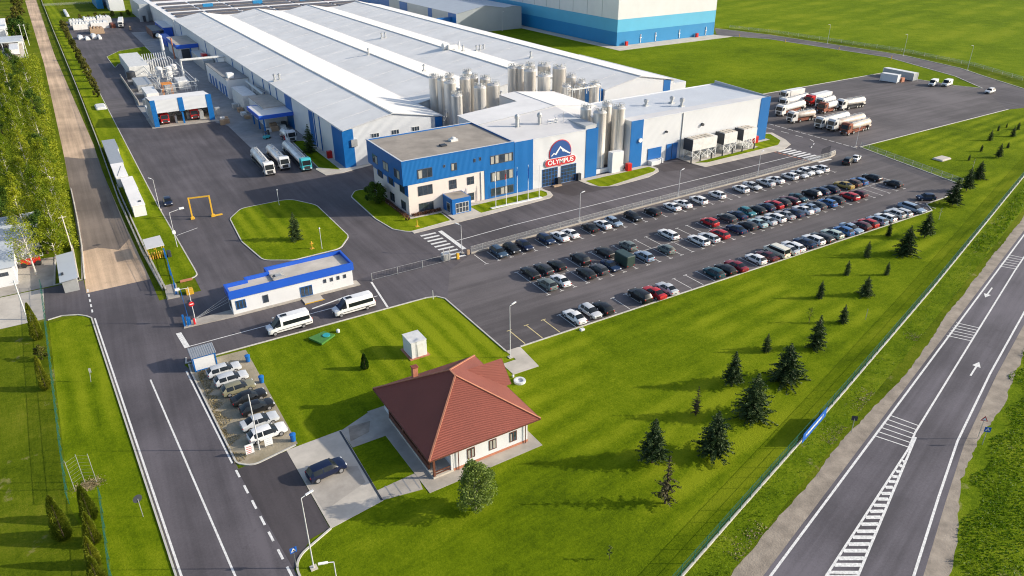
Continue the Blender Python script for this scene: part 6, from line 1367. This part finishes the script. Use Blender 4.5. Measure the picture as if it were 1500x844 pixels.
fence('verge_fence', 'teal green wire fence between the rough meadow and the mown strip', [(-11.1, 144), (-10.6, 91.7), (-10.4, 80.6)], 1.7, 2.5, 'teal_mesh', 'tealp')
fence('verge_fence', 'teal green fence with thujas behind it at the lower left edge', [(-7.2, 79.6), (-7.4, 66.8), (-7.5, 50)], 1.7, 2.5, 'teal_mesh', 'tealp')
fence('track_fence', 'grey fence on a low pale wall along the right side of the dirt track', [(7.2, 131.5), (6.3, 150.9), (5.7, 184.8), (6.1, 240), (6.2, 330), (5.6, 500), (5.4, 690)], 1.7, 3.2, 'grey_mesh', 'galv', 'conc_l', .55)
fence('inner_fence', 'pale railing on a concrete kerb beside the containers', [(7.6, 131), (7.0, 150), (6.5, 184), (6.4, 194)], 1.3, 2.6, 'grey_mesh', 'post', 'conc_l', .4)
fence('field_fence', 'thin wire fence behind the far curved road', [(320, 300), (326, 272), (330, 205), (323, 168), (311, 143)], 1.5, 6, 'grey_mesh', 'galv')
fence('field_fence', 'thin wire fence at the top left beyond the stores', [(5, 640), (45, 640)], 1.6, 6, 'grey_mesh', 'galv')
for pts, lab in (([(-5.4, 276), (-6.2, 340), (-6.4, 368)], 'long pale low wall at the far thicket edge beside the track'), ([(-7.2, 249), (-7.4, 271)], 'short pale low wall between the thicket trees, farther one'), ([(-6.2, 201), (-6.5, 226)], 'short pale low wall between the thicket trees, nearer one'), ([(-5.3, 143.8), (-5.3, 185)], 'pale low wall beside the track from the metal roofed shed to the thicket')):
    tag(ribbon(MB(), pts, .35, 0, .7).build('low_wall', 'conc_l', fix=False), lab, 'low wall', 'pale low walls by the track')
fence('kerb_fence', 'low concrete edging with thin posts on the left side of the dirt track', [(-4.3, 143.5), (-3.6, 161), (-3.3, 178), (-3.2, 200)], .5, 3, 'grey_mesh', 'post', 'conc_l', .3)
# gates
gt = thing('sliding_gate', 'long grey sliding gate across the yard entrance by the zebra crossing', 'gate', (40, 115.4, 0))
g = MB(); 
for z in (.22, 1.5): g.bar((40, 115.4, z), (55.5, 115.4, z), .04, .04)
g.build('rail', 'galv', gt); g = MB()
for k in range(52): g.box(40.15+k*.3, 40.18+k*.3, 115.38, 115.42, .25, 1.5)
g.build('bars', 'dark', gt)
for x in (40, 45, 50, 55.5): MB().box(x-.04, x+.04, 115.3, 115.5, 0, 1.55).build('post', 'galv', gt)
tag(MB().bbox(54.6, 56.2, 115.9, 117, .02, 1.3, .04).box(54.7, 54.8, 116, 116.1, 1.3, 2.4).box(56, 56.1, 116, 116.1, 1.3, 2.4).build('gate_motor', 'galv'), 'grey gate machine beside the zebra crossing', 'gate machine')
tag(MB().bbox(57.2, 57.7, 115.2, 115.7, .02, 1.2, .04).build('yellow_bollard', 'yellow'), 'yellow bollard at the end of the car park wall', 'bollard')
tag(MB().bbox(59.8, 60.4, 116, 116.4, .02, 1.0, .04).build('brown_cabinet', 'card'), 'small brown cabinet at the start of the car park wall', 'cabinet')
fb_ = thing('footgate', 'dark barred gate with pale blocks at the far corner of the car park', 'gate', (172, 120, 0))
g = MB()
for k in range(12): g.tube((166.6+k*.4, 119.2+k*.07, .1), (166.6+k*.4, 119.2+k*.07, 3.0), .05, n=5)
g.build('bars', 'dark', fb_); MB().bbox(171.8, 173.6, 119.9, 120.4, .02, 1.2, .05).build('block', 'conc_l', fb_)
bg = thing('blue_gate', 'open blue steel gate leaf beside the small shelter', 'gate', (9.6, 138, 0))
g = MB(); a, b = Vector((9.9, 145.4)), Vector((9.0, 128))
for z in (.3, 1.0, 1.9): g.bar((*a, z), (*b, z), .09, .09)
for k in range(40): p = a.lerp(b, k/39); g.box(p.x-.025, p.x+.025, p.y-.025, p.y+.025, .3, 1.9)
g.build('leaf', 'blue_s', bg)
for y in (145.4, 137, 128.6): MB().box(9.35+(y-137)*.05-.12, 9.35+(y-137)*.05+.12, y-.12, y+.12, 0, 2.3).build('post', 'blue_s', bg)
ba = thing('barrier', 'lowered blue barrier arm between gate kerb and blue gate', 'barrier', (9.0, 116.2, 0))
MB().bbox(8.75, 9.2, 115.9, 116.6, .1, 1.3, .03).build('cabinet', 'blue_s', ba); MB().bar((8.95, 116.3, 1.1), (9.6, 127.4, 1.25), .09, .14).build('arm', 'blue_s', ba)
MB().bbox(8.0, 8.3, 115.8, 116.1, .1, 2.2, .03).build('post', 'blue_s', ba); MB().box(8.55, 8.7, 115.6, 115.75, .1, 1.9).build('post', 'blue_s', ba)
tag(MB().bbox(10.4, 11.6, 127.2, 128.2, .02, 1.0, .04).build('yellow_box', 'yellow'), 'small yellow box beside the blue gate', 'box')
tag(MB().bbox(10.3, 12.4, 132.9, 133.15, .1, .5, .03).build('pale_block', 'brick'), 'pale brown block at the corner of the grass strip', 'block')
tw = MB()
for z in (.6, 1.2, 1.8): tw.tube((10.2, 117.3, .2+z*.1), (15.8, 118.2, z+.8), .03, n=4)
tag(tw.build('guy_wires', 'galv'), 'thin wires running from gate kerb to gatehouse', 'wires')
# overheight gantry
ga = thing('height_gantry', 'yellow height limit gantry standing on the yard', 'gantry', (20.2, 164, 0))
g = MB(); g.box(17.95, 18.25, 164.2, 164.5, 0, 4.9).box(22.05, 22.35, 163.4, 163.7, 0, 4.9).bar((18.1, 164.35, 4.75), (22.2, 163.55, 4.75), .26, .26)
g.build('frame', 'yellow', ga); MB().bbox(17.7, 18.5, 164, 164.7, 0, .5, .05).bbox(21.8, 22.6, 163.2, 163.9, 0, .5, .05).box(22.6, 24.2, 163.4, 163.7, 0, .3).build('base', 'yellow', ga)
# ------------------------------------------------------------------ lamps, poles, flags
def lamp(x, y, h, ang, lab, group='street lamps', arm=1.2, base=True, r=.075):
    t = thing('street_lamp', lab, 'street lamp', (x, y, 0), 0, group)
    MB().tube((x, y, 0), (x, y, h), r, r*.6, 8).build('pole', 'post', t)
    c, s = math.cos(ang), math.sin(ang)
    MB().tube((x, y, h), (x+c*arm*.5, y+s*arm*.5, h+.12), r*.6, n=6).build('arm', 'post', t)
    m = MB(); m.bar((x+c*arm*.4, y+s*arm*.4, h+.12), (x+c*arm*1.1, y+s*arm*1.1, h+.2), .22, .1); m.build('lamp_head', 'signwhite', t)
    if base: MB().box(x-.35, x+.35, y-.35, y+.35, 0, .12).build('base', 'conc_l', t)
    return t
for x, y, h, a, lab in ((48.0, 80.4, 8.7, .3, 'street lamp at the lawn corner below the car park entry'), (10.4, 57.0, 9.4, .2, 'tall street lamp at the kerb curve below the concrete apron'), (10.5, 48.0, 9.2, 2.9, 'street lamp cut by the photo bottom'),
    (88.2, 118.4, 6.3, .2, 'street lamp behind the wall, leftmost above the parked cars'), (116.4, 118.6, 6.2, .2, 'street lamp behind the wall, middle of the car park'), (142.8, 118.9, 6.1, .2, 'street lamp behind the wall, right of the middle'), (59.4, 117.4, 5.8, 2., 'street lamp beside the zebra crossing and grey gate'),
    (184.6, 121.8, 5.2, .5, 'street lamp at the far car park corner'), (12.9, 173.8, 7.2, 2.2, 'street lamp on the grass strip by the navy car'), (321, 237.8, 8.6, 3, 'leftmost lamp along the far curved road'), (321.2, 198.4, 9, 3, 'middle lamp along the far curved road'), (313.4, 165.3, 9.5, 3, 'rightmost lamp along the far curved road'),
(212.5, 361, 9.5, .3, 'white lamp before the grey gabled hall')):
    lamp(x, y, h, a, lab)
for x, y, h, lab in ((36.8, 133.6, 4.4, 'thin pole on the round grass island, nearer the gatehouse'), (36.4, 162.4, 3.6, 'thin pole at the upper edge of the round grass island')):
    t = thing('garden_light', lab, 'pole', (x, y, 0), 0, 'thin poles on the grass island'); MB().tube((x, y, 0), (x, y, h), .05, n=6).build('pole', 'post', t); MB().lathe(x, y, [(.12, h), (.2, h+.1), (.05, h+.3)], 8).build('head', 'galv', t)
tag(MB().tube((35.2, 134.9, 0), (35.2, 134.9, 1.7), .09, n=8).box(34.9, 35.5, 134.7, 135.1, 1.1, 1.3).box(34.8, 35.6, 134.5, 135.3, 0, .15).build('yellow_hydrant', 'yellow'), 'yellow hydrant on the round grass island', 'hydrant')
tag(MB().tube((57.6, 134.2, 0), (57.6, 134.2, 1.6), .1, n=8).box(57.2, 58, 133.8, 134.6, 0, .15).build('yellow_hydrant', 'yellow'), 'yellow hydrant at the corner of the office lawn', 'hydrant')
for i, (x, y) in enumerate(((301, 275), (305.6, 250), (308.6, 222), (309.2, 196))):
    tag(MB().tube((x, y, 0), (x, y, 1.6), .14, n=6).build('marker_post', 'yellow'), '%s short yellow post along the inside of the far curved road' % ORD[i], 'post', 'yellow posts by the far road')
tag(MB().tube((46.3, 103.2, 0), (46.3, 103.2, 1.7), .06, n=6).build('marker_post', 'post'), 'short grey post at the rounded lawn corner near the minibuses', 'post')
cm = thing('camera_mast', 'white mast with camera arm on the grass strip', 'mast', (12.6, 150, 0))
MB().tube((12.6, 150, 0), (12.6, 150, 7.4), .07, .05, 8).tube((12.6, 150, 7.4), (15, 150.4, 7.7), .05, n=6).build('pole', 'post', cm); MB().bbox(14.5, 15.4, 150.1, 150.6, 7.6, 7.9, .03).bbox(12.3, 12.9, 149.8, 150.2, 3.0, 3.6, .04).build('camera_box', 'signwhite', cm)
cm = thing('camera_mast', 'white mast with camera arm at the barrier', 'mast', (9.9, 116.3, 0))
MB().tube((9.9, 116.3, 0), (9.9, 116.3, 6.6), .07, .05, 8).tube((9.9, 116.3, 6.4), (8, 116.6, 6.4), .05, n=6).build('pole', 'post', cm); MB().bbox(8.0, 8.7, 116.4, 116.8, 6.3, 6.6, .03).build('camera_box', 'signwhite', cm)
for x, y, z, lab in ((9.86, 116.15, 3.6, 'red no entry sign on the camera mast'),):
    sg = thing('no_entry_sign', lab, 'sign', (x, y, 0))
    MB().tube((x, y, z), (x, y-.05, z), .42, n=20).build('disc', 'signred', sg); MB().box(x-.28, x+.28, y-.08, y-.05, z-.07, z+.07).build('bar', 'signwhite', sg)
tag(MB().bbox(9.5, 9.8, 115.6, 115.9, .1, 1.2, .04).build('red_post', 'signred'), 'short red post at the foot of the barrier', 'post')
pl = MB(); pl.box(75.8, 89.2, 134.3, 134.95, .1, .32); tag(pl.build('flag_plinth', 'plain'), 'long white plinth under the flagpoles', 'plinth')
for i, (x, m) in enumerate(((77.0, 'signwhite'), (79.7, 'signred'), (82.6, 'signblue'), (85.5, 'signblue'), (88.5, None))):
    fl_ = ['white flag, leftmost on the plinth', 'red flag, second on the plinth', 'blue flag, middle of the plinth', 'furled dark blue flag, fourth on the plinth', 'no flag, rightmost on the plinth'][i]
    t = thing('flagpole', 'white flagpole with '+fl_, 'flagpole', (x, 134.6, 0), 0, 'flagpoles before the office')
    MB().tube((x, 134.6, .3), (x, 134.6, 8.6 if i < 4 else 8), .08, .05, 8).build('pole', 'signwhite', t)
    if m:
        v = []; w = .9 if i < 3 else .35
        for k in range(6):
            u = k/5
            for z in (8.3, 7.1 if i < 3 else 5.8): v.append((x+.08-u*w*.55, 134.6-u*w*.5+.14*math.sin(u*7+i), z-u*.9))
        MB().add(v, [(2*k, 2*k+1, 2*k+3, 2*k+2) for k in range(5)]).build('flag', m, t, fix=False)
# banner on the highway fence
bn = thing('fence_banner', 'blue banner with white writing hung on the green highway fence', 'banner', (71.5, 45.2, 0))
a, b = Vector((68.0, 44.0, 0)), Vector((75.2, 46.15, 0)); d = (b-a).normalized(); nn = Vector((d.y, -d.x, 0))
q = MB(); s = nn*.22; u = nn*.26
q.add([tuple(p+o+Vector((0, 0, z))) for o in (s, u) for p, z in ((a, .45), (b, .45), (b, 1.9), (a, 1.9))], [(0, 1, 2, 3), (7, 6, 5, 4), (0, 4, 5, 1), (2, 6, 7, 3), (1, 5, 6, 2), (3, 7, 4, 0)]); q.build('cloth', 'signblue', bn)
q = MB(); xs_ = .9
while xs_ < 6.7:                                    # rows of illegible white letters
    w = rnd(.12, .26); p0 = a+d*xs_+nn*.275; p1 = a+d*(xs_+w)+nn*.275
    q.quad(p0+Vector((0, 0, 1.0)), p1+Vector((0, 0, 1.0)), p1+Vector((0, 0, 1.42)), p0+Vector((0, 0, 1.42))); xs_ += w+rnd(.05, .1)+(.25 if random.random() < .15 else 0)
q.build('lettering', 'signwhite', bn, fix=False)
# road signs
def roadsign(name, x, y, h, shape, col, lab, ang, back=False):
    t = thing(name, lab, 'road sign', (x, y, 0), 0, 'road signs')
    MB().tube((x, y, 0), (x, y, h), .04, n=6).build('post', 'galv', t)
    c, s = math.cos(ang), math.sin(ang); k = {'square': 4, 'round': 20, 'tri': 3}[shape]; r = .5
    def pl_(r, off, m, nm, k=k, dz=0, ph=None):
        ph = ph if ph is not None else (math.pi/4 if k == 4 else math.pi/2)
        ring = [Vector((x+c*off-s*math.cos(ph+2*math.pi*i/k)*r, y+s*off+c*math.cos(ph+2*math.pi*i/k)*r, h+dz+math.sin(ph+2*math.pi*i/k)*r)) for i in range(k)]
        o = [p+Vector((c, s, 0))*.02 for p in ring]
        MB().add([tuple(p) for p in ring+o], [tuple(range(k)), tuple(range(2*k-1, k-1, -1))]+[(i, (i+1) % k, (i+1) % k+k, i+k) for i in range(k)]).build(nm, m, t)
    pl_(r, .05, col, 'sign_plate')
    if not back:
        if shape == 'square': pl_(.3, .08, 'signwhite', 'white_triangle', 3); pl_(.12, .11, 'dark', 'pictogram', 3, -.03)
        if shape == 'tri': pl_(.3, .08, 'signwhite', 'centre', 3)
    return t
roadsign('crossing_sign', 87.4, 32.2, 2.4, 'square', 'signblue', 'blue square crossing sign with white triangle on the far highway shoulder', -2.4)
roadsign('warning_sign', 88.2, 33.2, 3.0, 'tri', 'signred', 'red edged triangle sign above the blue square sign', -2.4)
roadsign('dark_sign', 75.6, 42.2, 2.3, 'square', 'dark', 'dark backed road sign on the near highway shoulder', .8, True)
roadsign('dark_sign', -3.5, 74.0, 2.6, 'round', 'dark', 'dark round road sign beside the near road at left', 1.9, True)
roadsign('crossing_sign', 8.9, 57.9, 2.6, 'square', 'signblue', 'blue square crossing sign at the kerb curve below the apron', -1.5)
tag(MB().tube((-6.2, 106.5, 0), (-5.9, 106.6, 2.1), .04, n=6).box(-6.05, -5.75, 106.5, 106.56, 1.5, 2.2).build('small_sign', 'galv'), 'thin leaning grey sign in the mown strip beside the road', 'road sign')
tag(MB().tube((102.6, 59.6, 0), (102.6, 59.6, 2), .04, n=6).build('marker_stake', 'galv'), 'thin grey stake on the highway verge', 'stake')
for x, y, lab in ((9.3, 78.2, 'white sign board on the gravel lot, left of the pole'), (11.7, 78.6, 'white sign board on the gravel lot, right of the pole')):
    t = thing('sign_board', lab, 'sign', (x, y, 0), 0, 'sign boards on the gravel lot'); MB().box(x-.5, x+.5, y-.04, y+.04, .35, 1.7).build('board', 'signwhite', t); MB().box(x-.45, x-.38, y+.04, y+.1, 0, 1.5).box(x+.38, x+.45, y+.04, y+.1, 0, 1.5).build('leg', 'galv', t)
    q = MB()
    for k in range(4): q.box(x-.38, x+.38-rnd(0, .2), y-.055, y-.04, .5+k*.28, .58+k*.28)
    q.build('red_bars', 'signred' if x < 10 else 'post', t)
tag(MB().tube((10.5, 78.7, 0), (10.5, 78.7, 8.4), .09, .06, 8).build('bare_pole', 'post'), 'bare grey pole between the two white sign boards', 'pole')
for x, y, lab in ((14.3, 100, 'blue bin at the gravel lot end nearest the hut'), (14.6, 93.4, 'blue bin beside the olive gold car'), (14.6, 78.2, 'blue bin at the corner of the concrete apron')):
    t = thing('rubbish_bin', lab, 'bin', (x, y, 0), 0, 'blue bins by the gravel lot'); MB().lathe(x, y, [(.3, .06), (.36, 1.0)], 12).build('body', 'binblue', t); MB().lathe(x, y, [(.4, 1.0), (.4, 1.1), (.15, 1.2)], 12).build('lid', 'binblue', t)
wf = thing('wire_frame', 'frame of three tall posts with wires on straw ground', 'frame', (-8.6, 83.4, 0))
for x, y in ((-9.7, 82.8), (-8.6, 83.6), (-7.4, 83.0)): MB().tube((x, y, 0), (x, y, 4.2), .035, n=6).build('post', 'galv', wf)
q = MB()
for k in range(7): q.tube((-9.7, 82.8, 1+k*.5), (-8.6, 83.6, 1+k*.5), .006, n=4).tube((-8.6, 83.6, 1+k*.5), (-7.4, 83, 1+k*.5), .006, n=4)
q.build('wire', 'galv', wf)

tag(MB().bbox(191.6, 195.8, 101.2, 104, .05, .45, .2).build('sand_heap', 'conc_l'), 'pale flat heap on the lawn beyond the far car park corner', 'heap')
tag(MB().bbox(61.4, 62.2, 80.9, 81.5, 0, .3, .08).build('stone_block', 'plain'), 'small white block at the lawn edge below the first parked cars', 'stone')
tag(MB().bbox(95.6, 98, 138.9, 139.9, .03, .3, .1).build('pallet', 'card'), 'flat brown pallet before the left blue gate', 'pallet')
# ------------------------------------------------------------------ west side
wsd = thing('ribbed_shed', 'long shed with grey ribbed metal roof among the trees', 'shed', (-20, 165, 0))
MB().box(-34, -10.4, 160, 170.5, 0, 4.2).build('wall', 'white', wsd)
q = MB().add([(-34.5, 159.4, 4.2), (-10, 159.4, 4.4), (-10, 171.2, 5.4), (-34.5, 171.2, 5.2)], [(0, 1, 2, 3)])
for k in range(16): q.bar((-34.5, 159.4+k*.78, 4.24+k*.066), (-10, 159.4+k*.78, 4.44+k*.066), .08, .08)
q.build('roof', 'greyroof', wsd)
w2 = thing('white_workshop', 'white workshop with grey roof and dark windows at the left edge', 'workshop', (-24, 152, 0))
MB().box(-40, -14.7, 148.2, 159, 0, 3.6).build('wall', 'plain', w2); MB().add([(-40, 147.8, 3.6), (-14.3, 147.8, 3.6), (-14.3, 159.3, 4.6), (-40, 159.3, 4.6)], [(0, 1, 2, 3)]).build('roof', 'greyroof', w2)
for x in (-19.5, -17.2): window(w2, x, x+1.6, 2.0, 2.7, 148.2, 3)
w3 = thing('lean_shed', 'grey container shed with slanted metal roof beside the track', 'shed', (-6.5, 146, 0))
MB().box(-7.7, -5.4, 139.6, 152, 0, 2.3).build('wall', 'galv', w3); MB().add([(-8.0, 139, 2.35), (-5.1, 139, 2.6), (-5.1, 152.4, 2.6), (-8, 152.4, 2.35)], [(0, 1, 2, 3)]).build('roof', 'greyroof', w3)
MB().box(-7.6, -7.2, 142, 143, 2.45, 2.6).build('roof_hatch', 'dark', w3)
rm_ = thing('red_machine', 'red farm machine half hidden under the birches', 'machine', (-12.6, 153.8, 0))
MB().bbox(-14.0, -10.8, 155.4, 156.4, .5, 1.4, .1).build('body', 'red', rm_)
for x in (-13.6, -11.2): MB().tube((x, 155.2, .5), (x, 156.6, .5), .5, n=12).build('wheel', 'black', rm_)
for i, (x, y, h, m, lab) in enumerate(((-5.4, 159.4, 7.5, 'birch', 'pale pole beside the kerb of the track'), (-6.2, 182.3, 9, 'birch', 'taller pale pole by the thicket edge'), (-13.6, 132.4, 7.2, 'post', 'lamp pole on the concrete yard at left'), (-8.9, 407, 9, 'tarp', 'left pale pole of the far pair by the track'), (-8.0, 408, 15, 'tarp', 'tallest pale pole of the far group by the track'), (-6.9, 452, 10, 'tarp', 'pale pole beyond the far pair'))):
    t = thing('utility_pole', lab, 'pole', (x, y, 0), 0, 'poles by the dirt track'); MB().tube((x, y, 0), (x, y, h), .14, .1, 8).build('pole', m, t); MB().bar((x-.7, y, h-.4), (x+.7, y, h-.4), .1, .1).build('crossarm', m, t)
b1 = thing('white_barn', 'white barn with flat pale roof at the far left', 'barn', (-22, 500, 0)); MB().box(-34, -16, 475, 520, 0, 6).build('wall', 'plain', b1); MB().box(-34.3, -15.7, 474.7, 520.3, 6, 6.3).build('roof', 'roofm', b1)
b2 = thing('open_barn', 'low open barn with pale roof beside the far poles', 'barn', (-20, 450, 0)); MB().box(-34, -9, 441, 462, 3.4, 3.8).build('roof', 'greyroof', b2); MB().box(-34, -9.2, 461.6, 462, 0, 3.4).box(-9.5, -9.2, 441.2, 441.5, 0, 3.4).box(-18, -17.7, 441.2, 441.5, 0, 3.4).build('wall', 'plain', b2)
t = thing('flat_trailer', 'white covered trailer before the low open barn', 'trailer', (-13, 438, 0)); MB().bbox(-15, -11.2, 420, 457, .9, 3.0, .1).build('cover', 'tankw', t)
for x in (-14.6, -11.6): MB().tube((x-.2, 424, .5), (x+.2, 424, .5), .5, n=12).build('wheel', 'black', t)
# ------------------------------------------------------------------ light, sky, camera
az = math.radians(-31); el = math.radians(22.5)
sd = Vector((math.cos(az)*math.cos(el), math.sin(az)*math.cos(el), math.sin(el)))
sun = bpy.data.lights.new('sun', 'SUN'); sun.energy = 3.9; sun.angle = math.radians(.6); sun.color = (1.0, .91, .765)
so = bpy.data.objects.new('sun', sun); COL.objects.link(so); so.rotation_euler = sd.to_track_quat('Z', 'Y').to_euler(); so.location = (0, 0, 200)
w = bpy.data.worlds.new('World'); S.world = w; w.use_nodes = True
nt = w.node_tree; bgd = nt.nodes['Background']; sk = nt.nodes.new('ShaderNodeTexSky'); sk.sky_type = 'NISHITA'; sk.sun_disc = False
sk.sun_elevation = el; sk.sun_rotation = math.atan2(sd.x, sd.y); sk.altitude = 200; sk.air_density = .9; sk.dust_density = 2.2; sk.ozone_density = 1.0
nt.links.new(sk.outputs[0], bgd.inputs[0]); bgd.inputs[1].default_value = .15
cam = bpy.data.cameras.new('camera'); co = bpy.data.objects.new('camera', cam); COL.objects.link(co); S.camera = co
cam.sensor_width = 36; cam.lens = 1085/1500*36; cam.clip_end = 6000; cam.clip_start = .5
R_ = Matrix(((0.85475698, 0.24370535, -0.45825561), (-0.51897564, 0.38871184, -0.76129323), (-0.00740185, 0.88854421, 0.4587313)))
co.matrix_world = Matrix.Translation((0, 0, 60)) @ R_.to_4x4()
S.view_settings.view_transform = 'Standard'; S.view_settings.look = 'None'; S.view_settings.exposure = .52; S.view_settings.gamma = 1
S.view_settings.use_curve_mapping = False
S.cycles.max_bounces = 6; S.cycles.transparent_max_bounces = 12; S.cycles.use_denoising = True; S.cycles.denoising_input_passes = 'RGB_ALBEDO_NORMAL'; S.cycles.denoising_prefilter = 'NONE'; S.cycles.filter_width = 1.1
